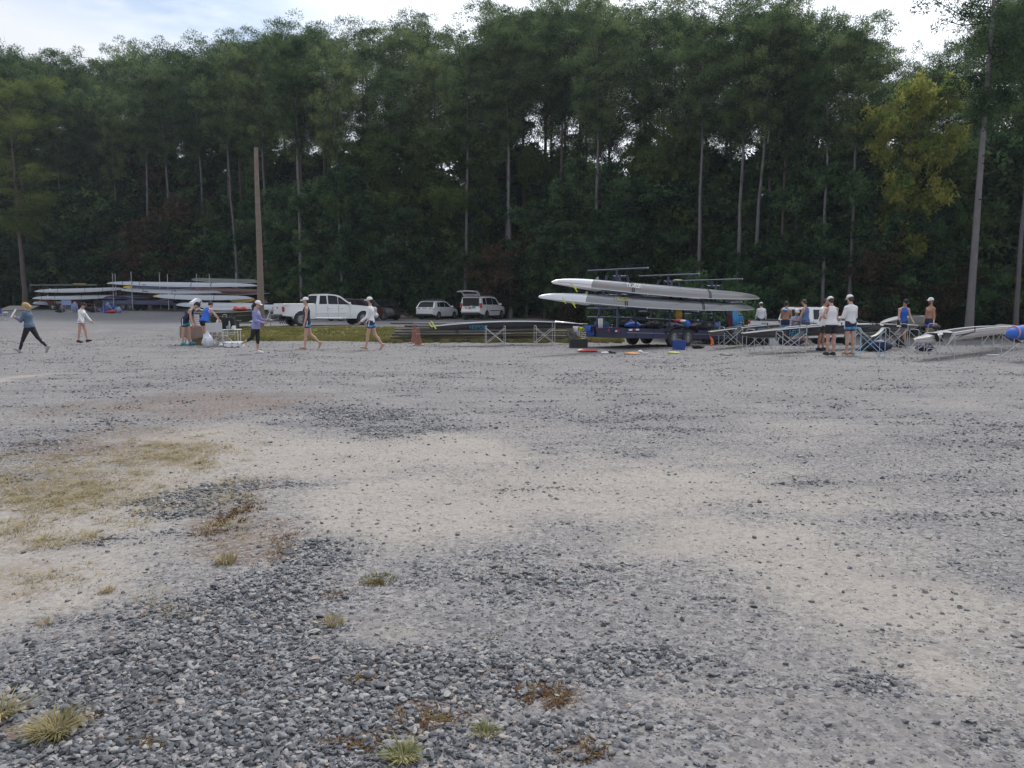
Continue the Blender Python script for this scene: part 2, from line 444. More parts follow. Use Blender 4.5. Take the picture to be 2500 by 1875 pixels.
def ground_mat():
    m = bpy.data.materials.new('gravel_ground'); m.use_nodes = True
    t = m.node_tree; A = t.nodes.new; K = t.links.new
    b = t.nodes['Principled BSDF']; b.inputs['Roughness'].default_value = 0.95; b.inputs['Specular IOR Level'].default_value = 0.15
    tcn = A('ShaderNodeTexCoord'); P = tcn.outputs['Object']
    def attr(n):
        a = A('ShaderNodeAttribute'); a.attribute_name = n; s = A('ShaderNodeSeparateColor'); K(a.outputs['Color'], s.inputs[0]); return s.outputs
    ma, mb_, mc_ = attr('mask_a'), attr('mask_b'), attr('mask_c')
    def noise(sc, det=4, rough=.55, vec=P):
        n = A('ShaderNodeTexNoise'); n.inputs['Scale'].default_value = sc; n.inputs['Detail'].default_value = det; n.inputs['Roughness'].default_value = rough
        K(vec, n.inputs['Vector']); return n.outputs['Fac']
    def mixc(f, a, c):
        n = A('ShaderNodeMix'); n.data_type = 'RGBA'
        for i, v in ((0, f), (6, a), (7, c)):
            if isinstance(v, tuple): n.inputs[i].default_value = (*v, 1)
            elif isinstance(v, (int, float)): n.inputs[i].default_value = v
            else: K(v, n.inputs[i])
        return n.outputs[2]
    def mr(v, a, c, lo=0., hi=1.):
        n = A('ShaderNodeMapRange'); n.inputs[1].default_value = a; n.inputs[2].default_value = c; n.inputs[3].default_value = lo; n.inputs[4].default_value = hi; K(v, n.inputs[0]); return n.outputs[0]
    def mth(op, a, c=None, cl=False):
        n = A('ShaderNodeMath'); n.operation = op; n.use_clamp = cl
        for i, v in enumerate((a, c)):
            if v is None: continue
            if isinstance(v, (int, float)): n.inputs[i].default_value = v
            else: K(v, n.inputs[i])
        return n.outputs[0]
    def voro(sc, rnd=1.0, feat='F1'):
        v = A('ShaderNodeTexVoronoi'); v.inputs['Scale'].default_value = sc; v.inputs['Randomness'].default_value = rnd; v.feature = feat; K(P, v.inputs['Vector']); return v
    fine = noise(95, 8, .75); mid = noise(7, 5, .6); big = noise(.6, 4, .5)
    # stones pressed in the surface
    v1 = voro(58); v2 = voro(21)
    s1 = A('ShaderNodeSeparateColor'); K(v1.outputs['Color'], s1.inputs[0])
    s2 = A('ShaderNodeSeparateColor'); K(v2.outputs['Color'], s2.inputs[0])
    stone = mixc(s1.outputs[0], (0.085, 0.09, 0.108), (0.36, 0.36, 0.395))
    stone = mixc(mr(v1.outputs['Distance'], .35, .75), stone, (0.065, 0.062, 0.06))
    fine2 = mr(fine, .36, .64)
    dust = mixc(fine2, (0.198, 0.184, 0.170), (0.350, 0.331, 0.312))
    dust = mixc(mr(mid, .35, .7), dust, (0.27, 0.25, 0.225))
    greyd = mixc(fine2, (0.155, 0.147, 0.142), (0.335, 0.32, 0.31))
    pebf = mth('LESS_THAN', s1.outputs[1], mth('ADD', mth('MULTIPLY', ma[0], .75), .20))
    pebf = mth('MULTIPLY', pebf, mr(noise(1.9, 5, .6), .38, .55, .5, 1.))
    base = mixc(mr(mth('ADD', ma[1], mr(mid, .3, .7, -.15, .15)), .15, .75), greyd, dust)
    c = mixc(pebf, base, stone)
    # scattered darker stones
    dk = mth('LESS_THAN', s2.outputs[0], mth('ADD', mth('MULTIPLY', ma[0], .12), .10))
    dk = mth('MULTIPLY', dk, mr(v2.outputs['Distance'], .42, .30))
    c = mixc(mth('MULTIPLY', dk, .75), c, (0.075, 0.073, 0.08))
    c = mixc(mth('MULTIPLY', mr(mth('ADD', ma[2], mr(fine, .3, .7, -.35, .35)), .25, .8), .8), c, mixc(noise(22, 5), (0.105, 0.068, 0.050), (0.255, 0.18, 0.135)))
    c = mixc(mth('MULTIPLY', mc_[0], mr(fine, .35, .6, .25, .8)), c, mixc(noise(14, 5), (0.15, 0.112, 0.08), (0.34, 0.275, 0.19)))
    # large tonal drift: wheel tracks, damp streaks
    st = A('ShaderNodeMapping'); st.inputs['Scale'].default_value = (.10, .55, 1); st.inputs['Rotation'].default_value = (0, 0, R(12)); K(P, st.inputs[0])
    streak = noise(1.4, 5, .6, st.outputs[0])
    st2 = A('ShaderNodeMapping'); st2.inputs['Scale'].default_value = (.05, 1.5, 1); st2.inputs['Rotation'].default_value = (0, 0, R(-7)); K(P, st2.inputs[0])
    c = mixc(mr(noise(2.0, 5, .65, st2.outputs[0]), .50, .64, 0, .34), c, (0.125, 0.122, 0.13))
    c = mixc(mr(streak, .46, .70, 0, .32), c, (0.13, 0.125, 0.128))
    c = mixc(mr(big, .45, .7, 0, .28), c, (0.33, 0.31, 0.29))
    v3 = voro(8.5); s3 = A('ShaderNodeSeparateColor'); K(v3.outputs['Color'], s3.inputs[0])
    v4 = voro(34); s4 = A('ShaderNodeSeparateColor'); K(v4.outputs['Color'], s4.inputs[0])
    d3 = mth('MULTIPLY', mth('LESS_THAN', s3.outputs[0], .24), mr(v3.outputs['Distance'], .26, .20))
    c = mixc(mth('MULTIPLY', d3, .7), c, (0.10, 0.098, 0.105))
    d4 = mth('MULTIPLY', mth('LESS_THAN', s4.outputs[0], .32), mr(v4.outputs['Distance'], .5, .40))
    c = mixc(mth('MULTIPLY', d4, .55), c, mixc(s4.outputs[1], (0.06, 0.06, 0.066), (0.40, 0.39, 0.385)))
    c = mixc(mr(noise(15, 2, .5), .51, .60, 0, .5), c, (0.12, 0.118, 0.125))
    c = mixc(mr(noise(24, 2, .5), .54, .62, 0, .45), c, (0.40, 0.39, 0.385))
    c = mixc(mr(noise(1.1, 8, .6), .48, .66, 0, .35), c, (0.15, 0.148, 0.155))
    c = mixc(mth('MULTIPLY', mr(ma[1], .28, .8), .50), c, mixc(fine2, (0.33, 0.295, 0.25), (0.50, 0.455, 0.40)))
    # road: greyer, smoother
    c = mixc(mth('MULTIPLY', mb_[2], .75), c, mixc(mid, (0.17, 0.17, 0.18), (0.23, 0.23, 0.24)))
    # grass base and forest litter
    gcol = mixc(noise(3, 5), (0.12, 0.135, 0.04), (0.26, 0.22, 0.10))
    c = mixc(mb_[0], c, gcol)
    lcol = mixc(noise(2.2, 6, .65), (0.075, 0.05, 0.035), (0.26, 0.19, 0.145))
    c = mixc(mb_[1], c, lcol)
    gm_ = A('ShaderNodeMix'); gm_.data_type = 'RGBA'; gm_.blend_type = 'MULTIPLY'; gm_.inputs[0].default_value = 1; gm_.inputs[7].default_value = (.90, .90, .91, 1); K(c, gm_.inputs[6])
    K(gm_.outputs[2], b.inputs['Base Color'])
    h = mth('ADD', mth('MULTIPLY', fine, .5), mth('MULTIPLY', mth('SUBTRACT', 1, v1.outputs['Distance']), mth('MULTIPLY', pebf, .9)))
    h = mth('ADD', h, mth('MULTIPLY', mid, .8)); h = mth('ADD', h, mth('MULTIPLY', dk, 1.1))
    bp = A('ShaderNodeBump'); bp.inputs['Strength'].default_value = .9; bp.inputs['Distance'].default_value = 0.014
    K(h, bp.inputs['Height']); K(bp.outputs[0], b.inputs['Normal'])
    return m
ground = build_ground()

# ---- loose gravel: points with their own turn and size, stones set on them by geometry nodes
def gravel_mat():
    m = bpy.data.materials.new('gravel_stone'); m.use_nodes = True
    t = m.node_tree; A = t.nodes.new; K = t.links.new; b = t.nodes['Principled BSDF']
    b.inputs['Roughness'].default_value = .75; b.inputs['Specular IOR Level'].default_value = .35
    a = A('ShaderNodeAttribute'); a.attribute_type = 'INSTANCER'; a.attribute_name = 'tone'
    cr = A('ShaderNodeValToRGB'); e = cr.color_ramp.elements
    e[0].position = 0; e[0].color = (0.062, 0.065, 0.072, 1); e[1].position = 1; e[1].color = (0.40, 0.38, 0.35, 1)
    for p, c in ((.35, (0.135, 0.139, 0.149)), (.62, (0.245, 0.247, 0.256)), (.78, (0.30, 0.29, 0.275)), (.9, (0.27, 0.21, 0.18))):
        x = e.new(p); x.color = (*c, 1)
    K(a.outputs['Fac'], cr.inputs[0])
    tcn = A('ShaderNodeTexCoord'); n = A('ShaderNodeTexNoise'); n.inputs['Scale'].default_value = 1.7; n.inputs['Detail'].default_value = 6
    K(tcn.outputs['Object'], n.inputs['Vector'])
    mx_ = A('ShaderNodeMix'); mx_.data_type = 'RGBA'; mx_.blend_type = 'MULTIPLY'; mx_.inputs[0].default_value = .5
    K(cr.outputs[0], mx_.inputs[6]); K(n.outputs['Fac'], mx_.inputs[7])
    g = A('ShaderNodeMix'); g.data_type = 'RGBA'; g.blend_type = 'ADD'; g.inputs[0].default_value = .3; K(mx_.outputs[2], g.inputs[6]); K(mx_.outputs[2], g.inputs[7])
    K(g.outputs[2], b.inputs['Base Color'])
    return m
def build_gravel():
    pts = []; scl = []; tone = []
    for y0, y1, dens, smin, smax in ((1.7, 5.0, 2300, .0035, .0085), (5, 10, 1100, .0045, .0095), (1.7, 4.2, 2500, .0085, .0215), (4.2, 7, 1500, .009, .022), (7, 12, 650, .010, .024), (12, 22, 230, .012, .030), (22, 37, 80, .016, .036)):
        wmax = .78 * y1 + 1.2
        n = int(dens * (y1 - y0) * 2 * wmax)
        x = rng.uniform(-wmax, wmax, n); y = rng.uniform(y0, y1, n)
        k = np.abs(x) < .78 * y + 1.2; x, y = x[k], y[k]
        gr, pl, br = masks(x, y)
        cl = fbm(x * 6, y * 6, 140, 3)
        pr = np.clip(np.clip(gr * 1.5 - .22, 0, 1) ** 1.4 * .95 + (.35 if smax < .0101 else .05) + .10 * (cl > .60) - .4 * pl * (1 - gr), .02, 1) * (1 - .35 * np.clip(br * 1.3, 0, 1))
        k = rng.uniform(0, 1, len(x)) < pr; x, y, gr, pl, br = x[k], y[k], gr[k], pl[k], br[k]
        s = smin + (smax - smin) * rng.beta(1.5, 3.2, len(x)) * (0.75 + .45 * gr)
        s = np.where(rng.uniform(0, 1, len(x)) < .010, np.minimum(s * 1.7, .026 + .004 * (y > 9)), s)
        near = np.clip((14 - y) / 4, 0, 1)
        z = zg(x, y) + near * (0.018 * (fbm(x * 3, y * 3, 50) - .5) + 0.02 * (fbm(x * .8, y * .8, 60) - .5) + 0.008 * (vnoise(x * 14, y * 14, 70) - .5))
        z += s * rng.uniform(-.25, .35, len(x)) + gr * s * .4 * rng.uniform(0, 1, len(x))
        pts.append(np.stack([x, y, z], -1))
        scl.append(np.stack([s * rng.uniform(.8, 1.35, len(x)), s * rng.uniform(.6, 1.0, len(x)), s * rng.uniform(.34, .78, len(x))], -1))
        t_ = rng.beta(1.5, 2.1, len(x)) * 1.0 - .05 * gr + .12 * pl
        tone.append(np.clip(t_, 0, 1))
    pts = np.concatenate(pts); scl = np.concatenate(scl); tone = np.concatenate(tone)
    me = bpy.data.meshes.new('gravel'); me.vertices.add(len(pts)); me.vertices.foreach_set('co', pts.astype(np.float32).ravel())
    rot = np.stack([rng.normal(0, .30, len(pts)), rng.normal(0, .30, len(pts)), rng.uniform(0, 6.28, len(pts))], -1)
    for nm, ty, ar, key in (('scl', 'FLOAT_VECTOR', scl, 'vector'), ('rot', 'FLOAT_VECTOR', rot, 'vector'), ('tone', 'FLOAT', tone, 'value')):
        a = me.attributes.new(nm, ty, 'POINT'); a.data.foreach_set(key, ar.astype(np.float32).ravel())
    o = link_mesh('gravel', me); tag(o, 'loose grey gravel stones strewn over the pale dusty lot', 'gravel', kind='stuff')
    gm = gravel_mat(); me.materials.append(gm)
    g = bpy.data.node_groups.new('gravel_nodes', 'GeometryNodeTree')
    g.interface.new_socket('Geometry', in_out='INPUT', socket_type='NodeSocketGeometry')
    g.interface.new_socket('Geometry', in_out='OUTPUT', socket_type='NodeSocketGeometry')
    A = g.nodes.new; K = g.links.new
    gi, go = A('NodeGroupInput'), A('NodeGroupOutput')
    jn = A('GeometryNodeJoinGeometry')
    for i in range(8):
        ico = A('GeometryNodeMeshIcoSphere'); ico.inputs['Subdivisions'].default_value = 2
        sp = A('GeometryNodeSetPosition'); nz_ = A('ShaderNodeTexWhiteNoise') if False else A('ShaderNodeTexNoise')
        nz_.noise_dimensions = '4D'; nz_.inputs['Scale'].default_value = 0.9; nz_.inputs['Detail'].default_value = 1.5; nz_.inputs['W'].default_value = i * 7.3
        sub = A('ShaderNodeVectorMath'); sub.operation = 'SUBTRACT'; sub.inputs[1].default_value = (.5, .5, .5)
        sc = A('ShaderNodeVectorMath'); sc.operation = 'SCALE'; sc.inputs['Scale'].default_value = 2.4
        K(nz_.outputs['Color'], sub.inputs[0]); K(sub.outputs[0], sc.inputs[0]); K(sc.outputs[0], sp.inputs['Offset']); K(ico.outputs['Mesh'], sp.inputs['Geometry'])
        ss = A('GeometryNodeSetShadeSmooth'); ss.inputs['Shade Smooth'].default_value = (i % 2 == 0)
        sm = A('GeometryNodeSetMaterial'); sm.inputs['Material'].default_value = gm
        K(sp.outputs[0], ss.inputs[0]); K(ss.outputs[0], sm.inputs[0])
        g2i = A('GeometryNodeGeometryToInstance'); K(sm.outputs[0], g2i.inputs[0]); K(g2i.outputs[0], jn.inputs[0])
    m2p = A('GeometryNodeMeshToPoints'); K(gi.outputs[0], m2p.inputs[0])
    iop = A('GeometryNodeInstanceOnPoints'); K(m2p.outputs[0], iop.inputs['Points']); K(jn.outputs[0], iop.inputs['Instance']); iop.inputs['Pick Instance'].default_value = True
    def na(nm, ty='FLOAT_VECTOR'):
        n = A('GeometryNodeInputNamedAttribute'); n.data_type = ty; n.inputs[0].default_value = nm; return n.outputs[0]
    K(na('scl'), iop.inputs['Scale'])
    e2r = A('FunctionNodeEulerToRotation'); K(na('rot'), e2r.inputs[0]); K(e2r.outputs[0], iop.inputs['Rotation'])
    K(iop.outputs[0], go.inputs[0])
    md = o.modifiers.new('gravel', 'NODES'); md.node_group = g
    return len(pts)
print('gravel', build_gravel())

# ---- grass blades (one mesh per stand)
def blades(cx, cy, n, rad, h, w, lean=.5, cz=None):
    """arrays of blade verts and faces: every blade two quads bending outwards"""
    cx = np.repeat(cx, n); cy = np.repeat(cy, n); rad = np.repeat(rad, n) if np.ndim(rad) else rad; h = np.repeat(h, n) if np.ndim(h) else h
    m = len(cx); a = rng.uniform(0, 6.283, m); rr = rad * np.sqrt(rng.uniform(0, 1, m)) * .6
    bx = cx + rr * np.cos(a); by = cy + rr * np.sin(a)
    z = zg(bx, by) - .005
    a2 = a + rng.normal(0, .5, m); hh = h * rng.uniform(.5, 1.1, m); ln = lean * rng.uniform(.2, 1.5, m) * hh
    dx, dy = np.cos(a2), np.sin(a2); sx, sy = -dy * w / 2, dx * w / 2
    p0 = np.stack([bx - sx, by - sy, z], -1); p1 = np.stack([bx + sx, by + sy, z], -1)
    m0 = np.stack([bx + dx * ln * .4 - sx * .8, by + dy * ln * .4 - sy * .8, z + hh * .62], -1); m1 = np.stack([bx + dx * ln * .4 + sx * .8, by + dy * ln * .4 + sy * .8, z + hh * .62], -1)
    tp = np.stack([bx + dx * ln * 1.15, by + dy * ln * 1.15, z + hh * rng.uniform(.75, 1.0, m)], -1)
    V = np.stack([p0, p1, m1, m0, tp], 1).reshape(-1, 3)
    k = np.arange(m)[:, None] * 5
    Fq = np.concatenate([k + [0, 1, 2], k + [0, 2, 3], k + [3, 2, 4]])
    return V, Fq
straw = leafmat('dry_grass', (0.42, 0.335, 0.20), (0.25, 0.205, 0.11), .3, 9.0, .1)
oliveg = leafmat('olive_grass', (0.125, 0.14, 0.04), (0.24, 0.215, 0.085), .3, .8, .1)
fresh = leafmat('green_grass', (0.22, 0.215, 0.10), (0.42, 0.37, 0.21), .3, 9.0, .1)
# sparse dry tufts in the near left corner of the lot
TU = []
for px, py, hw, hh, n in ((150, 1190, 260, 110, 330), (420, 1100, 180, 45, 130), (560, 1200, 90, 60, 16), (560, 1300, 60, 60, 8), (60, 1300, 120, 90, 30), (300, 1440, 200, 60, 6), (80, 1430, 90, 60, 8), (480, 1130, 60, 40, 14)):
    for _ in range(n):
        qx, qy = gnd(px + random.gauss(0, .5) * hw, max(1010, py + random.gauss(0, .5) * hh)); TU.append((qx, qy))
TU = np.array(TU)
V, Fq = blades(TU[:, 0], TU[:, 1], 30, rng.uniform(.06, .24, len(TU)), rng.uniform(.015, .05, len(TU)), .0045, 2.4)
tag(link_mesh('dry_grass', np_mesh('dry_grass', V, Fq, straw)), 'thin dry straw grass scattered on the dusty lot in the near corner', 'grass', kind='stuff')
# grass strip along the road
n = 15000
gx = rng.uniform(-18, 9, n); gy = 33.4 + 8.8 * rng.uniform(0, 1, n) ** 1.0
pxx = 1250 + F * gx / gy
k = (pxx > 505 + 60 * fbm(gx * .6, gy * .6, 95)) & (pxx < 1520) & (gy + 1.2 * (fbm(gx * .8, gy * .5, 90) - .5) > 33.7); gx, gy = gx[k], gy[k]
V, Fq = blades(gx, gy, 7, .16, np.where(gy < 35.2, .20, .10) * (.6 + .8 * fbm(gx * .7, gy * .7, 97)), .018, .5)
tag(link_mesh('roadside_grass', np_mesh('roadside_grass', V, Fq, oliveg)), 'olive green grass strip between the gravel lot and the road', 'grass', kind='stuff')
# tan weeds at the foot of the pole pile
wx_ = rng.uniform(-5.5, 4.5, 240); wy_ = rng.uniform(32.2, 34.2, 240)
V, Fq = blades(wx_, wy_, 40, .22, rng.uniform(.12, .30, 240), .014, .6)
tag(link_mesh('tan_weeds', np_mesh('tan_weeds', V, Fq, leafmat('weeds', (0.22, 0.17, 0.085), (0.13, 0.13, 0.05), .3, 1.2, .1))), 'tan and green weeds around the foot of the pole pile', 'weeds', kind='stuff')
# single tufts
def tuft(px, py, rad, h, n, m, label, w=.006, lean=.8, rz=0):
    cx, cy = gnd(px, py)
    V, Fq = blades(np.array([cx]), np.array([cy]), n, rad, h, w, lean)
    z = float(zg(cx, cy)); V = V - np.array([cx, cy, z])
    o = link_mesh('grass_tuft', np_mesh('grass_tuft', V, Fq, m), None, (cx, cy, z)); tag(o, label, 'grass tuft', 'single grass tufts in the gravel')
tuft(135, 1790, .10, .07, 480, straw, 'largest straw coloured grass tuft, in the gravel at the near corner', .004, 1.25)
tuft(2, 1750, .06, .08, 130, fresh, 'green grass tuft beside the largest straw tuft, cut by the picture edge', lean=1.5)
tuft(985, 1850, .07, .05, 240, fresh, 'spiky green and yellow grass tuft nearest the camera among brown moss', .004, 1.2)
tuft(812, 1525, .09, .055, 110, straw, 'small straw tuft alone on the grey gravel mid lot', .005)
tuft(553, 1375, .10, .08, 90, straw, 'pale straw tuft at the edge of a reddish brown patch', .007)
tuft(1185, 1795, .06, .05, 90, fresh, 'tiny bright green tuft between brown moss patches', .005)
tuft(925, 1418, .17, .03, 200, oliveg, 'flat mossy olive patch of grass on the gravel', .006)
tuft(110, 1525, .06, .04, 50, straw, 'little dry tuft on the dusty strip above the gravel', .005)
tuft(262, 1445, .06, .045, 60, straw, 'little dry tuft where the gravel begins', .005)
# brown moss mats: tiny curled bits
mossm = leafmat('brown_moss', (0.12, 0.062, 0.038), (0.17, 0.13, 0.065), .15, 12.0, .1)
mx_, my_ = [], []
for px, py, hw, hh, s in BROWN:
    if py < 1240 or px < 60 or hw > 160: continue
    ms = .25 if py < 1400 else 1.0
    cx, cy = gnd(px, py); x1, _ = gnd(px + hw, py); _, ya = gnd(px, py - hh)
    nn = int(4600 * abs(x1 - cx) * abs(ya - cy) * 3 * ms)
    mx_.append(cx + rng.normal(0, .5, nn) * abs(x1 - cx)); my_.append(cy + rng.normal(0, .5, nn) * abs(ya - cy))
mx_ = np.concatenate(mx_); my_ = np.concatenate(my_)
_, _, br = masks(mx_, my_); k = rng.uniform(0, 1, len(mx_)) < br * 1.5 * sstep(.30, .52, fbm(mx_ * 9, my_ * 9, 88, 3)); mx_, my_ = mx_[k], my_[k]
V, Fq = blades(mx_, my_, 5, .025, .020, .007, 1.2)
tag(link_mesh('brown_moss', np_mesh('brown_moss', V, Fq, mossm)), 'reddish brown low moss and weed mats between gravel stones', 'moss', kind='stuff')
print('moss', len(mx_))
# ================================================================== FOREST
bark = mat('pine_bark', (0.115, 0.095, 0.085), .9, var=.35, nscale=3, bump=.6, bscale=12, objvar=.25, spec=.2)
twigm = mat('branch_bark', (0.055, 0.046, 0.042), .9, var=.3, spec=.1)
palebark = mat('pale_bark', (0.135, 0.128, 0.132), .9, var=.3, nscale=3, bump=.6, bscale=12, objvar=.2, spec=.2)
needle = leafmat('pine_needles', (0.034, 0.062, 0.032), (0.145, 0.205, 0.085), .42, 1.0, .32, .028, (.42, .58))
leafg = leafmat('broad_leaves', (0.028, 0.060, 0.036), (0.100, 0.170, 0.072), .42, 1.0, .32, .025, (.42, .58))
leafy = leafmat('yellow_leaves', (0.11, 0.19, 0.05), (0.34, 0.35, 0.085), .5, .8, .12, .015)
leaflime = leafmat('lime_leaves', (0.06, 0.105, 0.035), (0.15, 0.20, 0.065), .5, .4, .12, .015)
leafr = leafmat('russet_leaves', (0.045, 0.052, 0.030), (0.105, 0.068, 0.045), .35, .6, .2, .01)
leaflight = leafmat('light_needles', (0.075, 0.11, 0.035), (0.19, 0.23, 0.065), .4, .4, .15, .01)

def tris_cloud(C, Rr, n, ln, wd, up=.0, flat=0.0, rnd=rng, droop=0):
    """n thin triangles round each centre"""
    m = len(C) * n
    c = np.repeat(C, n, 0); r = np.repeat(Rr, n)
    d = rnd.normal(0, 1, (m, 3)); d[:, 2] = d[:, 2] * (1 - flat) + up; d /= np.linalg.norm(d, axis=1)[:, None]
    o = c + d * (r * rnd.uniform(.15, 1, m) ** .6)[:, None] * np.array([1, 1, .75])
    q = rnd.normal(0, 1, (m, 3)) + d * 1.2; q[:, 2] += up - droop; q /= np.linalg.norm(q, axis=1)[:, None]
    s = np.cross(q, rnd.normal(0, 1, (m, 3))); s /= np.linalg.norm(s, axis=1)[:, None] + 1e-9
    L_ = ln * rnd.uniform(.6, 1.2, m)[:, None]; W_ = wd * rnd.uniform(.7, 1.2, m)[:, None]
    V = np.stack([o - s * W_ / 2, o + s * W_ / 2, o + q * L_], 1).reshape(-1, 3)
    return V, np.arange(m * 3).reshape(-1, 3)
def trunk_arr(pts, rad, n=7):
    vs = []; 
    for p, r in zip(pts, rad):
        t = np.linspace(0, 2 * np.pi, n, endpoint=False)
        vs.append(np.stack([p[0] + r * np.cos(t), p[1] + r * np.sin(t), np.full(n, p[2])], -1))
    V = np.concatenate(vs); fs = []
    for k in range(len(pts) - 1):
        for i in range(n):
            j = (i + 1) % n; a, b, c, d = k * n + i, k * n + j, (k + 1) * n + j, (k + 1) * n + i
            fs += [(a, b, c), (a, c, d)]
    return V, np.array(fs)
def limb(a, b, r0, r1, n=4):
    a = np.array(a, float); b = np.array(b, float); d = b - a; l = np.linalg.norm(d); d = d / max(l, 1e-6)
    s = np.cross(d, [0.3, 0.2, 1.0]); s /= np.linalg.norm(s); t = np.cross(d, s)
    an = np.arange(n) * 2 * np.pi / n
    ring = lambda P, r: P + r * (np.cos(an)[:, None] * s + np.sin(an)[:, None] * t)
    V = np.concatenate([ring(a, r0), ring(b, r1)]); fs = []
    for i in range(n):
        j = (i + 1) % n; fs += [(i, j, n + j), (i, n + j, n + i)]
    return V, np.array(fs)
class Acc:
    def __init__(s): s.V = []; s.F = []; s.M = []; s.n = 0
    def add(s, V, Fc, mi): s.V.append(V); s.F.append(Fc + s.n); s.M.append(np.full(len(Fc), mi)); s.n += len(V)
    def me(s, name, ms): return np_mesh(name, np.concatenate(s.V), np.concatenate(s.F), ms, np.concatenate(s.M))
def make_pine(seed, H=24.0, cs=.52, Rc=3.3, dens=1.0, leaf=None, sparse=False, tr=.23, top_round=True, ln=.215, wd=.066, pale=False):
    r = np.random.default_rng(seed); r_ = random.Random(seed)
    hs = np.linspace(0, 1, 12)
    bx = np.cumsum(r.normal(0, .035, 12)) * 1.0; by = np.cumsum(r.normal(0, .035, 12)); bx -= bx[0]; by -= by[0]
    pts = [(bx[i], by[i], hs[i] * H * .97) for i in range(12)]; rad = [tr * (1.25 if i == 0 else 1) * (1 - .88 * hs[i] ** 1.1) for i in range(12)]
    tv, tf = trunk_arr(pts, rad)
    tm = np_mesh('trunk', tv, tf, palebark if (sparse or pale) else bark, smooth=True)
    ac = Acc(); C = []; RR = []
    def ax(z):
        i = z / (H * .97) * 11; k = int(min(10, max(0, math.floor(i)))); f = i - k
        return np.array([bx[k] + (bx[k + 1] - bx[k]) * f, by[k] + (by[k + 1] - by[k]) * f, z])
    nb = int(40 * dens) if not sparse else 46
    for k in range(nb):
        u = (k + r_.random()) / nb
        z = H * (cs + (0.99 - cs) * u)
        prof = math.sin(math.pi * (0.16 + .84 * (1 - u)) ** .8) ** .7 if top_round else (1 - u) ** .7 + .12
        Lb = Rc * max(.18, prof) * r_.uniform(.55, 1.2)
        a = r_.uniform(0, 6.283) + k * 2.4
        rise = r_.uniform(.05, .55) + .5 * u
        b0 = ax(z * .985); mid_ = b0 + np.array([math.cos(a) * Lb * .55, math.sin(a) * Lb * .55, Lb * rise * .35])
        end = b0 + np.array([math.cos(a + .2) * Lb, math.sin(a + .2) * Lb, Lb * rise])
        rb = .028 + .010 * Lb * (1 - u)
        V, f = limb(b0, mid_, rb, rb * .6); ac.add(V, f, 1); V, f = limb(mid_, end, rb * .6, rb * .2); ac.add(V, f, 1)
        nt2 = 5 if not sparse else 7
        for j in range(nt2):
            t = r_.uniform(.35 if not sparse else .05, 1.0)
            p = (b0 * (1 - t) + end * t) + np.array([r_.gauss(0, .50), r_.gauss(0, .50), r_.gauss(.15, .30)])
            C.append(p); RR.append(r_.uniform(.45, .82) * (1 if not sparse else .8))
    for j in range(6): C.append(ax(H * .97) + np.array([r_.gauss(0, .5), r_.gauss(0, .5), r_.uniform(-.3, .7)])); RR.append(.5)
    # a few dead stubs low on the stem
    for k in range(7):
        z = H * r_.uniform(.28, cs); a = r_.uniform(0, 6.28); l = r_.uniform(.5, 1.8); b0 = ax(z)
        V, f = limb(b0, b0 + np.array([math.cos(a) * l, math.sin(a) * l, r_.uniform(-.1, .5)]), .035, .01); ac.add(V, f, 1)
    V, f = tris_cloud(np.array(C), np.array(RR), int(112 if not sparse else 80), ln, wd, .25, .2, r)
    ac.add(V, f, 0)
    cm = ac.me('crown', [leaf or needle, twigm])
    return tm, cm
def make_broad(seed, H=9.0, Rc=2.4, cs=.15, leaf=None, n=230, per=46, ls=.27, tr=.10, cone=.0):
    r = np.random.default_rng(seed); r_ = random.Random(seed)
    hs = np.linspace(0, 1, 7); bx = np.cumsum(r.normal(0, .09, 7)); bx -= bx[0]
    pts = [(bx[i], 0, hs[i] * H * .9) for i in range(7)]; rad = [tr * (1 - .85 * h) for h in hs]
    tv, tf = trunk_arr(pts, rad, 6); tm = np_mesh('trunk', tv, tf, bark, smooth=True)
    ac = Acc(); C = []; RR = []
    nl = 14
    for k in range(nl):
        u = (k + r_.random()) / nl; z = H * (cs + (.9 - cs) * u * .9); a = k * 2.4 + r_.random()
        w = Rc * (math.sin(math.pi * (.2 + .75 * (1 - u))) if not cone else (1 - u) + .15) * r_.uniform(.6, 1.15)
        e = np.array([math.cos(a) * w, math.sin(a) * w, z + w * r_.uniform(.2, .7)])
        b0 = np.array([bx[min(6, int(z / H * 6.5))], 0, z])
        V, f = limb(b0, e, .045, .012); ac.add(V, f, 1)
        for j in range(n // nl):
            t = r_.uniform(.25, 1.08); p = b0 * (1 - t) + e * t + np.array([r_.gauss(0, .36), r_.gauss(0, .36), r_.gauss(.05, .32)]) * (Rc / 2.4)
            p[2] = max(p[2], .3); C.append(p); RR.append(r_.uniform(.28, .62) * (Rc / 2.4) ** .5)
    V, f = tris_cloud(np.array(C), np.array(RR), per, ls, ls * .72, .05, .35, r, .15)
    ac.add(V, f, 0)
    return tm, ac.me('crown', [leaf or leafg, twigm])
PINES = [make_pine(s, cs=c, Rc=rc) for s, c, rc in ((1, .56, 3.2), (2, .64, 3.5), (3, .60, 3.2), (4, .68, 3.7), (5, .62, 2.9), (6, .48, 3.3))]
PINE_LIGHT = make_pine(21, cs=.34, Rc=4.4, dens=1.6, leaf=leaflight)
PINE_SPARSE = make_pine(31, cs=.42, Rc=4.6, sparse=True, tr=.185)
PINE_OPEN = make_pine(32, cs=.66, Rc=3.2, tr=.2, pale=True)
BROADS = [make_broad(s, Rc=rc, cs=c, n=nn, per=38) for s, rc, c, nn in ((41, 2.5, .10, 280), (42, 2.2, .18, 250), (43, 2.9, .06, 320))]
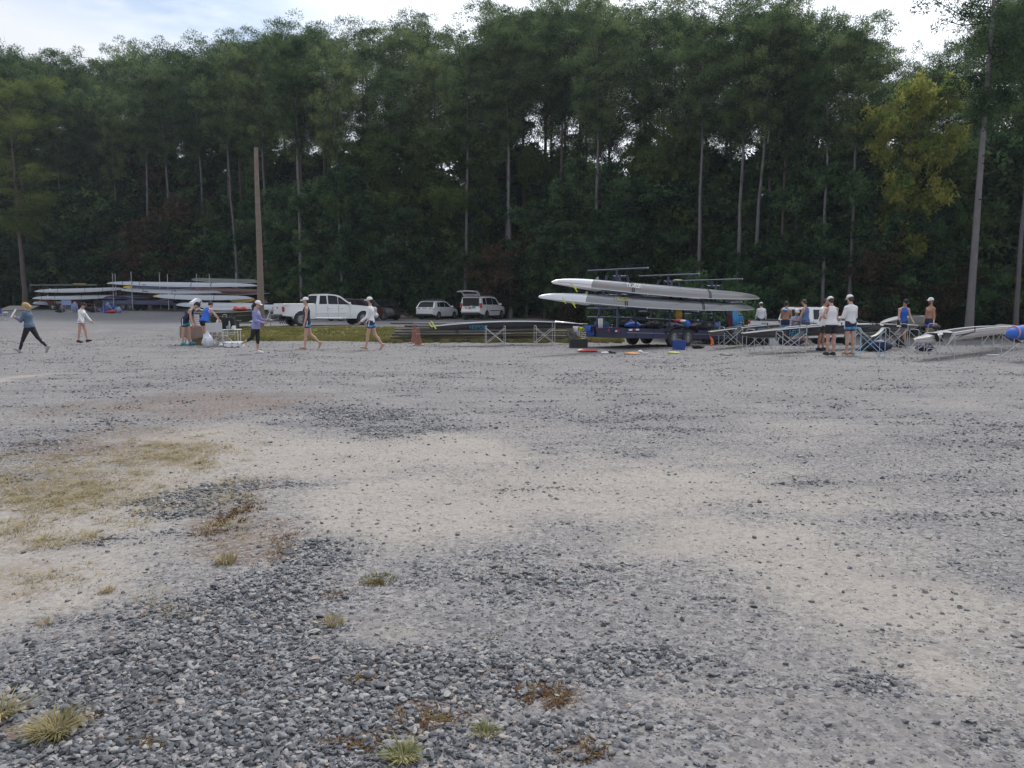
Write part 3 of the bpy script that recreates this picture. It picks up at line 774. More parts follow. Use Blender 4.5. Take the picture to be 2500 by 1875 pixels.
BROAD_TALL = [make_broad(s, H=15, Rc=3.3, cs=.15, n=460, leaf=lf, tr=.16) for s, lf in ((51, leafg), (52, leaflime), (53, leafg))]
MAPLE = make_broad(61, H=17, Rc=3.4, cs=.28, n=520, leaf=leafy, tr=.16, ls=.26)
RUSSET = make_broad(71, H=6, Rc=2.6, cs=.12, n=240, leaf=leafr)
CEDAR = make_broad(81, H=8, Rc=2.3, cs=.04, n=330, leaf=needle, cone=1, ls=.24)
def make_shrub(seed, leaf, Rr=1.3, H=1.7, n=90, per=44, ls=.17):
    r = np.random.default_rng(seed); r_ = random.Random(seed); ac = Acc(); C = []; RR = []
    st = MB()
    for k in range(9):
        a = k * .7 + r_.random(); e = np.array([math.cos(a) * Rr * r_.uniform(.3, .9), math.sin(a) * Rr * r_.uniform(.3, .9), H * r_.uniform(.5, 1)])
        V, f = limb((0, 0, 0), e, .02, .006); ac.add(V, f, 1)
        for j in range(n // 9):
            t = r_.uniform(.15, 1.05); C.append(e * t + np.array([r_.gauss(0, .22), r_.gauss(0, .22), r_.gauss(0, .18)])); RR.append(r_.uniform(.2, .42))
    C = np.array(C); C[:, 2] = np.maximum(C[:, 2], .12)
    V, f = tris_cloud(C, np.array(RR), per, ls, ls * .7, .1, .2, r); ac.add(V, f, 0)
    return ac.me('shrub', [leaf, bark])
SHRUBS = [make_shrub(91, leafg), make_shrub(92, leafr, 1.1, 1.3), make_shrub(93, leafg, 1.6, 2.2, 120)]

ZONES = [(-9999, 255, 'the red trailer of white shells'), (255, 600, 'the navy rack trailer'), (600, 675, 'the bare wooden pole'), (675, 850, 'the white crew cab pickup'),
         (850, 1010, 'the dark parked cars'), (1010, 1120, 'the white hatchback'), (1120, 1260, 'the car with open tailgate'), (1260, 1440, 'the bow ends on the blue trailer'),
         (1440, 1650, 'the blue trailer body'), (1650, 1800, 'the blue trailer tongue'), (1800, 1990, 'the pickup with people in it'), (1990, 2130, 'the two white capped rowers'),
         (2130, 2320, 'the bare chested rower'), (2320, 9999, 'the white scull on slings')]
ORD = ['first', 'second', 'third', 'fourth', 'fifth', 'sixth', 'seventh', 'eighth', 'ninth', 'tenth', 'eleventh', 'twelfth', 'thirteenth', 'fourteenth', 'fifteenth', 'sixteenth']
TREES = []   # (kindname, adjective, row phrase, px, obj)
def plant_tree(name, meshes, px, d, H, base_h, adj, row, cat='tree', rz=None, wid=1.0, lean=0.0, lab=None):
    p = at(px, d)
    o = thing(name, None, cat, (p.x, p.y, p.z - .05), random.uniform(0, 6.28) if rz is None else rz)
    s = H / base_h
    o.scale = (s * wid, s * wid, s)
    if lean: o.rotation_euler = (0, lean, 0)
    for nm, me in zip(('trunk', 'crown'), meshes):
        part(nm, me, None, o)
    TREES.append([name, adj, row, px, o, lab])
    return o
TOPX = [-300, 0, 100, 200, 300, 340, 420, 500, 560, 620, 700, 780, 860, 940, 1060, 1120, 1180, 1240, 1400, 1500, 1700, 1850, 1960, 2040, 2100, 2160, 2200, 2260, 2300, 2380, 2500, 2800]
TOPY = [90, 112, 118, 130, 140, 95, 115, 85, 80, 95, 68, 65, 42, 45, 30, 62, 55, -10, -15, 0, -5, 0, 10, 25, 50, 95, 110, 90, 60, -20, -60, -60]
def top_h(px, d):
    y = np.interp(px, TOPX, TOPY)
    return (ray(px, float(y), d).z - at(px, d).z) / 1.045
rr = random.Random(5)
ROWS = [('front row', 3.0, 92, 0.93), ('second row', 8.5, 88, 1.0), ('third row', 16, 92, 1.0)]
ROWS.append(('back row', 24, 80, .97))
for rn, off, step, hf in ROWS:
    px = -170 + rr.uniform(0, 40)
    while px < 2680:
        ee = float(np.interp(px, EPX, EDD)); d = ee + off + rr.uniform(-1.6, 1.6)
        H = top_h(px, d) * hf * rr.uniform(.90, 1.01)
        if 2090 < px < 2330: H *= .95
        if not (2150 < px < 2250 and rn == 'front row') and not (2330 < px < 2420 and rn in ('front row', 'second row')):
            if rn == 'front row' and rr.random() < .42:
                plant_tree('pine_tree', PINE_OPEN, px, ee + .3, max(H, 12), 24.0, 'pale trunked pine', rn, wid=rr.uniform(.85, 1.1), lean=R(rr.uniform(-1.5, 1.5)), rz=rr.uniform(-.4, .4))
            else: plant_tree('pine_tree', rr.choice(PINES if rn != 'back row' else [PINES[5], PINES[0], PINES[2]]), px, d, max(H, 12), 24.0, 'tall pine', rn, wid=rr.uniform(.85, 1.15), rz=rr.uniform(0, 6.28))
        px += step * (68 / ee) * rr.uniform(.7, 1.3)
# understory
for rn, off, step, hmin, hmax in (('front row', 1.5, 70, 4.5, 10), ('second row', 5.5, 62, 7, 14), ('back row', 13, 60, 8, 17)):
    px = -160 + rr.uniform(0, 40)
    while px < 2680:
        ee = float(np.interp(px, EPX, EDD)); d = ee + off + rr.uniform(-1, 1)
        H = rr.uniform(hmin, hmax) * (1.55 if px < 620 else 1.0)
        k = rr.random()
        if k < .12 and rn != 'back row': plant_tree('young_tree', RUSSET, px, d, H * .75, 6.0, 'russet leaved understory tree', rn, wid=1.1)
        elif k < .32: plant_tree('cedar_tree', CEDAR, px, d, H, 8.0, 'dark cedar like tree', rn, wid=rr.uniform(.9, 1.2))
        else: plant_tree('young_tree', rr.choice(BROADS), px, d, H, 9.0, 'leafy green understory tree', rn, wid=rr.uniform(.9, 1.3))
        px += step * (66 / ee) * rr.uniform(.75, 1.25)
# mid height broadleaf trees in the middle of the wood
for px, off, H, k in ((905, 2, 17.5, 1), (1000, 3, 18, 1), (860, 1, 14, 0), (940, 0.6, 11, 2), (1140, 2, 18.5, 1), (1190, 1.5, 12, 0), (1060, 5, 12, 2), (1420, 1.5, 13, 0), (1520, 1.0, 12, 2), (1330, 1, 11, 2),
                      (1470, 4, 15, 0), (1590, 2, 13, 2), (1620, 4, 16, 1), (700, 2, 13, 0), (480, 2, 12, 1), (440, 3, 13, 1), (2050, 1.5, 13, 0), (1990, 2.5, 14, 2), (2120, 1.5, 12, 0), (250, 2, 12, 2), (2270, 1.2, 9, 0),
                      (1330, 5, 16, 1), (640, 4, 12, 2), (780, 3, 13, 2)):
    ee = float(np.interp(px, EPX, EDD))
    plant_tree('broadleaf_tree', BROAD_TALL[k], px, ee + off, H, 15.0, ['full dark green broadleaf tree', 'yellowish green broadleaf tree', 'spreading dark green broadleaf tree'][k], 'front row', wid=rr.uniform(.85, 1.1))
for px, off, H, k in ((715, 15, 17, 0), (745, 18, 18, 2), (690, 12, 15, 2), (770, 20, 18, 0), (1225, 14, 17, 2), (1262, 18, 19, 0), (1300, 15, 18, 2), (1345, 20, 18, 0), (1215, 22, 18, 2), (1610, 17, 17, 0), (1790, 16, 16, 2)):
    ee = float(np.interp(px, EPX, EDD))
    plant_tree('broadleaf_tree', BROAD_TALL[k], px, ee + off, H, 15.0, ['full dark green broadleaf tree', '', 'spreading dark green broadleaf tree'][k], 'back row', wid=rr.uniform(.8, 1.0))
# special trees
def special(name, meshes, px, d, H, bh, lab, **k):
    if meshes is PINE_OPEN: H = top_h(px, d) * .97
    return plant_tree(name, meshes, px, d, H, bh, '', '', lab=lab, **k)
special('pine_tree', PINE_LIGHT, 62, 86, 23.5, 24.0, 'lighter yellow green pine standing forward at the edge behind the blue chairs', wid=1.35)
special('pine_tree', PINE_SPARSE, 2364, 44, 28.0, 24.0, 'tallest grey trunked pine with open crown beside the white scull', lean=R(.5), rz=None, wid=1.0)
special('maple_tree', MAPLE, 2200, 49.5, 17.0, 17.0, 'tree with yellow top and lime green lower leaves behind the bare chested rower', wid=.78)
special('maple_tree', BROAD_TALL[1], 2285, 50, 12.5, 15.0, 'lime green broadleaf tree beside the yellow topped tree', wid=.8)
special('pine_tree', PINE_OPEN, 1828, 53.5, 20, 24.0, 'pine with pale leaning trunk bare to mid height behind the long shells', lean=R(2.8))
special('pine_tree', PINE_OPEN, 1868, 56, 20, 24.0, 'pine with thinner dark trunk close beside the pale leaning one')
special('pine_tree', PINE_OPEN, 1702, 57, 19, 24.0, 'slender straight trunked pine behind the shell straps of the blue trailer')
special('pine_tree', PINE_OPEN, 586, 84, 27, 24.0, 'pine with pale slanting trunk just in front of the wood by the wooden pole', lean=R(-2.5))
special('pine_tree', PINE_OPEN, 655, 78, 26, 24.0, 'thin pale trunked pine just beyond the bare wooden pole')
special('pine_tree', PINE_OPEN, 738, 70, 25, 24.0, 'grey trunked pine above the bed of the white crew cab pickup')
special('pine_tree', PINE_OPEN, 2070, 50, 17, 24.0, 'pine with one crooked low limb above the two white capped rowers')
special('pine_tree', PINE_OPEN, 1935, 55, 20, 24.0, 'dark straight pine above the pickup with people in it')
special('pine_tree', PINE_OPEN, 2478, 44.5, 19, 24.0, 'slim pale trunked pine beyond the high end of the white scull')
special('pine_tree', PINE_OPEN, 1240, 67.5, 24, 24.0, 'straight dark pine rising above the car with open tailgate')
# snag
p = at(1123, 68)
sn = MB(); sn.tube([(0, 0, 0), (.05, 0, 3), (.22, 0, 6.5), (.35, 0, 8.6)], [.24, .2, .15, .05], 8); sn.rod((.1, 0, 4.5), (-.6, .2, 5.6), .05, .01, 5)
o = part('dead_snag', sn, palebark, None); o.location = p; tag(o, 'broken pale grey dead trunk beside the white hatchback', 'dead tree')
# shrubs on the bank and along the edge
px = -150
while px < 2660:
    ee = float(np.interp(px, EPX, EDD)); d = ee + rr.uniform(1.2, 3.2)
    if not (880 < px < 1010):
        p = at(px, d); me = rr.choice(SHRUBS + [SHRUBS[0]]); o = link_mesh('shrub', me, None, p, (0, 0, rr.uniform(0, 6)))
        s = rr.uniform(.8, 1.7); o.scale = (s, s, s * rr.uniform(.8, 1.3)); TREES.append(['shrub', 'russet shrub' if me is SHRUBS[1] else 'green shrub', 'wood edge', px, o, None]); o['category'] = 'shrub'
    px += rr.uniform(26, 52)
for px, d, s in ((1780, 40, 1.1), (1730, 41, 1.2), (1720, 46, 1.6), (1800, 45, 1.5), (1660, 44, 1.2), (1560, 50, 1.3), (1480, 54, 1.3)):
    p = at(px, d); me = SHRUBS[0] if s < 1.4 else SHRUBS[2]; o = link_mesh('shrub', me, None, p, (0, 0, px)); o.scale = (s, s, s)
    TREES.append(['shrub', 'green shrub', 'clearing', px, o, None]); o['category'] = 'shrub'
# labels
from collections import defaultdict
gp = defaultdict(list)
for T in TREES:
    z = [zn for a, b, zn in ZONES if a <= T[3] < b][0]
    gp[(T[1], T[2], z)].append(T)
for (adj, row, z), ts in gp.items():
    ts.sort(key=lambda t: t[3])
    for i, T in enumerate(ts):
        o = T[4]
        if T[5]:
            o['label'] = T[5]; o['group'] = 'trees of the wood around the clearing'; continue
        if row in ('wood edge', 'clearing'):
            where = 'at the wood edge behind ' if row == 'wood edge' else 'out in the open by '
            o['group'] = 'shrubs along the wood edge'
            o['label'] = (adj if len(ts) == 1 else ORD[min(i, 15)] + ' ' + adj) + ' ' + where + z
        else:
            o['group'] = 'trees of the wood around the clearing'
            o['label'] = (adj if len(ts) == 1 else ORD[min(i, 15)] + ' ' + adj) + ', ' + row + ' behind ' + z
print('trees', len(TREES))
# loose stones and roots on the dirt bank
rockm = mat('bank_rock', (0.30, 0.26, 0.23), .9, var=.3, nscale=6, bump=.5)
for k in range(26):
    px = rr.uniform(905, 1025); d = rr.uniform(67, 71); p = at(px, d)
    mbk = MB(); s = rr.uniform(.10, .30); mbk.ell((0, 0, 0), (s * 1.5, s, s * .6), 7, 5, (rr.random(), rr.random(), rr.random()))
    o = part('rock', mbk, rockm, None, smooth=0); o.location = p
    tag(o, 'pale rock lying on the bare dirt bank beside the dark parked cars', 'rock', 'rocks on the dirt bank')
# ================================================================== VEHICLES
white_p = mat('white_paint', (0.74, 0.75, 0.77), .28, var=.04, coat=.6, dust=.45)
black_p = mat('black_paint', (0.018, 0.019, 0.022), .25, var=.1, coat=.6, dust=.3)
maroon_p = mat('maroon_paint', (0.08, 0.012, 0.016), .28, var=.1, coat=.6)
glass_m = mat('dark_glass', (0.012, 0.015, 0.022), .12, var=.2, spec=.22)
rubber = mat('tyre_rubber', (0.030, 0.030, 0.032), .85, var=.2, bump=.3, dust=.08)
rimm = mat('alloy_rim', (0.48, 0.49, 0.51), .35, .7, dust=.2)
chrome = mat('chrome', (0.62, 0.64, 0.67), .18, .9)
blackpl = mat('black_plastic', (0.022, 0.023, 0.026), .6)
redl = mat('tail_lens', (0.40, 0.02, 0.025), .2, coat=.6)
whitel = mat('clear_lens', (0.62, 0.64, 0.66), .12, coat=.7)
amber = mat('amber_lens', (0.6, 0.22, 0.03), .2, coat=.6)
intm = mat('car_interior', (0.03, 0.03, 0.034), .9)

def profile_solid(mb, poly, half, zc=(), xc=(), yn=6, mi=0):
    """closed side profile (x,z) given a width function half(x,z); sides cut into cells so they can curve"""
    bm = bmesh.new()
    vs = [bm.verts.new((x, 0, z)) for x, z in poly]
    f = bm.faces.new(vs)
    for z in zc: bmesh.ops.bisect_plane(bm, geom=bm.verts[:] + bm.edges[:] + bm.faces[:], plane_co=(0, 0, z), plane_no=(0, 0, 1))
    for x in xc: bmesh.ops.bisect_plane(bm, geom=bm.verts[:] + bm.edges[:] + bm.faces[:], plane_co=(x, 0, 0), plane_no=(1, 0, 0))
    bmesh.ops.triangulate(bm, faces=[g for g in bm.faces if len(g.verts) > 4])
    bm.verts.index_update()
    V = [v.co.copy() for v in bm.verts]; Fs = [[v.index for v in g.verts] for g in bm.faces]
    be = [(e.verts[0].index, e.verts[1].index) for e in bm.edges if len(e.link_faces) == 1]
    bm.free()
    n = len(V); base = []; out = []
    ts = [-1 + 2 * k / yn for k in range(yn + 1)]
    for t in ts:
        for v in V:
            w = half(v.x, v.z); out.append((v.x, t * w, v.z))
    fs = [tuple(g) for g in Fs] + [tuple(i + n * yn for i in g) for g in Fs]
    for k in range(yn):
        for a, b in be: fs.append((k * n + a, k * n + b, (k + 1) * n + b, (k + 1) * n + a))
    # drop interior copies' unused vertices later through remove doubles
    mb.cur = mi; mb.add(out, fs); mb.cur = 0
    return mb
def arch(cx, r, z0, n=9):
    """points of a wheel opening, from rear to front"""
    return [(cx - r * math.cos(math.pi * k / (n - 1)), z0 + r * 1.02 * math.sin(math.pi * k / (n - 1))) for k in range(n)]
def clean(me):
    bm = bmesh.new(); bm.from_mesh(me)
    bmesh.ops.delete(bm, geom=[v for v in bm.verts if not v.link_faces], context='VERTS')
    bm.to_mesh(me); bm.free(); return me
def wheel(root, x, y, r, w=.24, side=1, spokes=6, rim=None, name='wheel', m=None):
    e = bpy.data.objects.new(name, None); COL.objects.link(e); e.parent = root; e.location = (x, y, r); KIDS.setdefault(root.name, []).append(e)
    t = MB(); t.lathe([(r * .62, -w / 2), (r * .9, -w / 2), (r * .98, -w * .40), (r, -w * .22), (r, w * .22), (r * .98, w * .40), (r * .9, w / 2), (r * .62, w / 2)], axis='Y', n=28)
    part('tyre', t, rubber, e)
    q = MB(); s = side
    q.lathe([(r * .64, s * w * .50), (r * .60, s * w * .50), (r * .56, s * w * .30), (r * .56, s * w * .28), (r * .64, s * w * .28)], axis='Y', n=24)
    for k in range(spokes):
        a = 2 * math.pi * k / spokes
        q.box((math.cos(a) * r * .34, s * w * .42, math.sin(a) * r * .34), (r * .5, w * .10, r * .16), (0, -a, 0), .01)
    q.lathe([(r * .16, s * w * .38), (r * .16, s * w * .49), (r * .10, s * w * .52)], axis='Y', n=12)
    part('rim', q, rim or rimm, e)
    b = MB(); b.lathe([(r * .60, s * w * .20), (r * .60, s * w * .12)], axis='Y', n=20); part('brake_disc', b, intm, e)
    return e
def panel_quad(mb, pts, th=.006, nrm=(0, 1, 0)):
    n = Vector(nrm).normalized() * th
    a = [Vector(p) for p in pts]; b = [p + n for p in a]; k = len(a)
    mb.add(a + b, [tuple(range(k))[::-1], tuple(range(k, 2 * k))] + [(i, (i + 1) % k, k + (i + 1) % k, k + i) for i in range(k)])
    return mb
def side_pts(pts, yfun, s):
    return [(x, s * yfun(x, z), z) for x, z in pts]

def car(name, label, cat, loc, rz, prof_low, prof_cab, W, wheels, r, paint, belt, roof_in=.16, windows=(), rearwin=None, frontwin=None, group=None, seams=(), handles=(), spokes=5, gate=None, dz=0.0, mirror=None, extra=None):
    root = thing(name, label, cat, loc, rz, group)
    zmax = max(z for x, z in prof_cab); x0 = min(x for x, z in prof_low); x1 = max(x for x, z in prof_low); L_ = (x1 - x0) / 2; xm = (x0 + x1) / 2
    def half(x, z):
        u = abs((x - xm) / L_); e = 1 - .16 * max(0, u - .72) ** 1.4 / (.28 ** 1.4)
        v = 1.0
        zz = (z - .25) / (belt - .25)
        if zz < 1: v = .955 + .045 * math.sin(math.pi * min(1, max(0, zz * .9 + .08)) )
        if z > belt: v = .965 - (roof_in / (W / 2)) * (z - belt) / (zmax - belt)
        return W / 2 * e * v
    def chalf(x, z): return half(xm, z) - .012
    body = MB(); zc = [belt - .02, belt * .82, belt * .62, belt * .45]
    profile_solid(body, prof_low, half, zc, [xm + L_ * k for k in (-.9, -.8, -.4, 0, .4, .8, .9)])
    me = clean(body.mesh('body', [paint], 28)); part('body', me, None, root)
    cab = MB(); profile_solid(cab, prof_cab, chalf, [belt + (zmax - belt) * k for k in (.33, .66)], []); me = clean(cab.mesh('cabin', [paint], 28)); part('cabin', me, None, root)
    for s in (-1, 1):
        for w in windows:
            q = MB(); panel_quad(q, [(x, s * (chalf(x, z) + .003), z) for x, z in w], .006, (0, s, 0)); part('side_window', q, glass_m, root, smooth=0)
        for xs, za, zb in seams:
            q = MB(); ys = [half(xs, za), half(xs, (za + zb) / 2), half(xs, zb)]
            q.tube([(xs, s * (y + .001), z) for y, z in zip(ys, (za, (za + zb) / 2, zb))], .007, 4); part('door_seam', q, blackpl, root)
        for hx, hz in handles:
            q = MB(); q.box((hx, s * (half(hx, hz) + .018), hz), (.19, .03, .035), None, .01); part('door_handle', q, paint if paint is not black_p else blackpl, root)
        if mirror:
            q = MB(); mx, mz = mirror; q.ell((mx, s * (W / 2 + .11), mz), (.07, .13, .09), 8, 6); q.rod((mx + .02, s * (W / 2 - .08), mz - .04), (mx, s * (W / 2 + .08), mz - .03), .025); part('wing_mirror', q, paint if paint is not white_p else white_p, root)
        for wx in wheels:
            wheel(root, wx, s * (W / 2 - .12), r, .24, s, spokes)
            q = MB(); q.box((wx, s * (W / 2 - .42), r * 1.02), (r * 2.05, .34, r * 1.5)); part('wheel_well', q, intm, root, smooth=0)
    for nm, wn in (('rear_window', rearwin), ('windscreen', frontwin)):
        if wn:
            (xa, za), (xb, zb), f = wn; n = Vector((zb - za, 0, -(xb - xa))).normalized() * (1 if nm == 'windscreen' else -1)
            if (nm == 'windscreen') != (n.x > 0): n = -n
            q = MB(); o_ = n * .004
            ya, yb = chalf(xa, za) * f, chalf(xb, zb) * f
            panel_quad(q, [Vector((xa, -ya, za)) + o_, Vector((xa, ya, za)) + o_, Vector((xb, yb, zb)) + o_, Vector((xb, -yb, zb)) + o_], .006, n); part(nm, q, glass_m, root, smooth=0)
    root_info = dict(half=half, chalf=chalf)
    if extra: extra(root, half, chalf)
    return root

# ---- white crew cab pickup (heading +x)
def tundra_extra(root, half, chalf):
    # hard bed cover
    q = MB(); q.box((-2.02, 0, 1.28), (1.98, 1.90, .10), None, .04); part('bed_cover', q, white_p, root)
    q = MB()
    panel_quad(q, [(-3.035, -.78, .72), (-3.035, .78, .72), (-3.035, .80, 1.20), (-3.035, -.80, 1.20)], -.02, (1, 0, 0)); tg = part('tailgate', q, white_p, root)
    q = MB(); q.box((-3.062, 0, 1.08), (.02, .20, .09), None, .008); part('tailgate_handle', q, blackpl, tg)
    for s in (-1, 1):
        q = MB(); q.box((-2.99, s * (.905), 1.03), (.13, .16, .36), None, .03); tl = part('tail_light', q, redl, root)
        q = MB(); q.box((-2.995, s * (.91), 1.16), (.134, .165, .10), None, .03); part('reversing_lens', q, whitel, tl)
        q = MB(); q.tube([(-1.05, s * .99, .45), (.9, s * .99, .42)], .055, 8); q.rod((-.9, s * .7, .5), (-.9, s * .99, .45), .03); q.rod((.7, s * .7, .5), (.7, s * .99, .43), .03); part('running_board', q, chrome, root)
        q = MB(); q.box((2.93, s * .76, .98), (.22, .38, .26), None, .06); part('headlight', q, whitel, root)
        q = MB(); q.box((-.10, s * (half(0, .82) + .008), .78), (1.9, .018, .07), None, .006); part('side_moulding', q, white_p, root)
        q = MB(); q.box((-2.0, s * .80, .38), (.03, .26, .34)); part('mud_flap', q, blackpl, root)
    q = MB(); q.box((-3.13, 0, .60), (.20, 1.86, .20), None, .05); part('rear_bumper', q, blackpl, root)
    q = MB(); q.box((-3.15, .55, .66), (.20, .5, .06), None, .02); q.box((-3.15, -.55, .66), (.20, .5, .06), None, .02); part('bumper_step', q, chrome, root)
    q = MB(); q.box((3.02, 0, .60), (.28, 1.92, .30), None, .10); part('front_bumper', q, white_p, root)
    q = MB(); q.box((3.02, 0, .96), (.05, 1.1, .22), None, .02); part('grille', q, chrome, root)
    q = MB(); q.rod((-3.1, 0, .46), (-3.45, 0, .46), .035); q.ell((-3.47, 0, .53), (.03, .03, .03)); part('tow_hitch', q, blackpl, root)
    q = MB(); q.box((-.80, 0, 1.905), (.06, .34, .04), None, .01); part('brake_lamp', q, redl, root)
    q = MB(); q.box((0, 0, .5), (5.6, 1.2, .24)); part('chassis', q, intm, root)
prof_low = [(-3.05, .62), (-2.45, .56)] + arch(-1.92, .47, .42) + [(-1.3, .42), (1.62, .42)] + arch(2.08, .47, .42) + [(2.66, .52), (3.02, .62), (3.06, .92), (2.92, 1.12), (1.6, 1.235), (1.2, 1.26), (-.98, 1.22), (-1.02, 1.24), (-3.0, 1.25), (-3.06, 1.18)]
prof_cab = [(-.98, 1.18), (1.42, 1.20), (.62, 1.78), (.35, 1.86), (-.2, 1.91), (-.62, 1.90), (-.80, 1.86)]
P = at(797, 45.5)
truck = car('pickup_truck', 'white crew cab pickup with white bed cover parked on the road', 'pickup truck', P, R(34), prof_low, prof_cab, 2.0, (-1.92, 2.08), .40, white_p, 1.24,
    windows=([(-.78, 1.30), (-.28, 1.30), (-.28, 1.80), (-.68, 1.80)], [(.02 - .22, 1.30), (.42, 1.29), (.42, 1.74), (.25, 1.80), (-.20, 1.82)], [(.45, 1.29), (1.18, 1.27), (.62, 1.68), (.45, 1.73)]),
    rearwin=((-.95, 1.30), (-.83, 1.80), .86), frontwin=((1.36, 1.24), (.66, 1.77), .92), seams=((-.26, .50, 1.24), (.43, .50, 1.24), (1.18, .50, 1.24), (-1.0, .45, 1.24)), handles=((-.12, 1.05), (.62, 1.06)), mirror=(1.12, 1.33), extra=tundra_extra)

truck.scale = (.93, .93, .95)
# ---- white hatchback seen from behind (heading +x)
def hatch_extra(root, half, chalf):
    for s in (-1, 1):
        q = MB(); q.box((-2.00, s * .58, .86), (.16, .34, .15), (0, 0, s * R(-14)), .04); part('tail_light', q, redl, root)
        q = MB(); q.tube([(-1.25, s * .57, 1.50), (-1.1, s * .57, 1.55), (.1, s * .55, 1.56), (.25, s * .55, 1.50)], .022); part('roof_rail', q, chrome, root)
    q = MB(); q.box((-2.085, 0, .83), (.02, .40, .13), None, .005); part('number_plate', q, mat('plate', (.45, .47, .5), .5), root)
    q = MB(); q.box((-2.06, 0, .92), (.03, .5, .03), None, .008); part('chrome_strip', q, chrome, root)
    q = MB(); q.box((-2.02, 0, .38), (.24, 1.45, .20), None, .06); part('lower_bumper', q, blackpl, root)
    q = MB(); q.box((-1.62, 0, 1.42), (.28, 1.10, .035), (0, R(6), 0), .012); part('roof_spoiler', q, white_p, root)
    q = MB(); q.rod((-.75, -.62, 1.60), (-.75, .62, 1.60), .025); q.rod((.0, -.62, 1.60), (.0, .62, 1.60), .025)
    for s in (-.45, -.15, .2, .48): q.rod((-.78, s, 1.60), (-.70, s, 1.68), .02)
    part('roof_rack', q, blackpl, root)
    q = MB(); q.box((0, 0, .35), (3.6, 1.2, .2)); part('chassis', q, intm, root)
hl = [(-2.10, .42), (-1.75, .34)] + arch(-1.28, .36, .31) + [(-.8, .25), (.85, .25)] + arch(1.32, .36, .31) + [(1.82, .28), (2.12, .36), (2.14, .62), (1.9, .78), (1.0, .93), (-1.95, .96), (-2.10, .86)]
hc = [(-2.0, .90), (1.05, .90), (.35, 1.36), (.05, 1.44), (-.6, 1.49), (-1.35, 1.46), (-1.62, 1.36)]
car('hatchback_car', 'white hatchback with red tail lights and roof bars parked by the bank', 'car', at(1068, 64), R(66), hl, hc, 1.78, (-1.28, 1.32), .32, white_p, .94, .17,
    windows=([(-1.42, 1.0), (-1.08, 1.0), (-1.08, 1.36), (-1.30, 1.34)], [(-1.03, 1.0), (-.22, .99), (-.22, 1.40), (-1.03, 1.37)], [(-.17, .99), (.72, .98), (.25, 1.32), (-.17, 1.40)]),
    rearwin=((-1.95, .99), (-1.66, 1.35), .84), frontwin=((1.0, .95), (.38, 1.34), .92), seams=((-.195, .3, .95), (-1.05, .5, .95), (.78, .3, .93)), handles=((-.85, .84), (.0, .84)), mirror=(.66, 1.02), extra=hatch_extra)

# ---- white box shaped SUV, tailgate up
def suv_extra(root, half, chalf):
    for s in (-1, 1):
        q = MB(); q.box((-2.34, s * .84, 1.12), (.12, .20, .38), None, .03); part('tail_light', q, redl, root)
        q = MB(); q.tube([(-1.7, s * .70, 1.86), (-1.5, s * .70, 1.90), (.3, s * .68, 1.90), (.5, s * .68, 1.85)], .02); part('roof_rail', q, chrome, root)
        q = MB(); q.box((.1, s * (half(0, .72) + .008), .72), (1.9, .02, .06), None, .006); part('side_moulding', q, blackpl, root)
        q = MB(); q.rod((-2.28, s * .70, 1.72), (-2.62, s * .66, 2.08), .014); part('gas_strut', q, blackpl, root)
    # dark opening with its frame, seats and bags inside
    q = MB(); q.box((-2.345, 0, 1.25), (.03, 1.40, .92), None, .01); part('boot_opening', q, intm, root)
    gt = MB(); rows = []
    for k, (x, z) in enumerate([(-2.20, 1.90), (-2.42, 2.10), (-2.72, 2.22), (-3.02, 2.24), (-3.28, 2.20)]):
        rows.append([Vector((x, y, z + .05 * (1 - (y / .8) ** 2))) for y in [-.74 + .148 * j for j in range(11)]])
    rows2 = [[p + Vector((0.02, 0, -.05)) for p in r_] for r_ in rows]
    gt.rings([rows[k] + rows2[k][::-1] for k in range(5)], True, True); part('tailgate', gt, white_p, root)
    q = MB(); q.box((-2.60, 0, 2.125), (.45, 1.1, .01), (0, R(27), 0)); part('tailgate_window', q, glass_m, root)
    for c, m_ in (((-2.36, .38, .98), (.50, .46, .40)), ((-2.37, .05, .95), (.60, .20, .16)), ((-2.37, -.30, 1.0), (.12, .35, .22)), ((-2.37, -.05, 1.02), (.5, .5, .5))):
        q = MB(); q.ell(c, (.07, .17, .11), 8, 6, (0, 0, .3)); part('bag', q, mat('bag_%d' % int(c[1] * 100), m_, .8), root)
    q = MB(); q.box((-2.36, 0, .68), (.20, 1.7, .24), None, .07); part('rear_bumper', q, white_p, root)
    q = MB(); q.box((-2.33, 0, .48), (.20, 1.55, .22), None, .06); part('lower_bumper', q, blackpl, root)
    q = MB(); q.box((0, 0, .42), (4.0, 1.3, .2)); part('chassis', q, intm, root)
sl_ = [(-2.38, .52), (-1.95, .44)] + arch(-1.42, .42, .38) + [(-.9, .34), (.95, .34)] + arch(1.42, .42, .38) + [(1.95, .38), (2.34, .46), (2.36, .80), (2.2, 1.0), (1.15, 1.12), (-2.30, 1.14), (-2.38, 1.05)]
sc_ = [(-2.33, 1.08), (1.2, 1.08), (.62, 1.68), (.35, 1.78), (-.4, 1.84), (-1.9, 1.83), (-2.24, 1.76)]
car('suv_car', 'white boxy car with its tailgate raised open, bags in the back', 'car', at(1181, 63), R(67), sl_, sc_, 1.94, (-1.42, 1.42), .38, white_p, 1.12, .15,
    windows=([(-2.05, 1.2), (-1.45, 1.2), (-1.45, 1.70), (-1.98, 1.70)], [(-1.36, 1.2), (-.28, 1.19), (-.28, 1.74), (-1.36, 1.72)], [(-.22, 1.19), (.90, 1.17), (.50, 1.62), (-.22, 1.73)]),
    frontwin=((1.15, 1.14), (.66, 1.66), .92), seams=((-.25, .4, 1.13), (-1.4, .75, 1.13), (.95, .4, 1.1)), handles=((-1.1, 1.02), (.0, 1.02)), mirror=(.85, 1.22), extra=suv_extra)

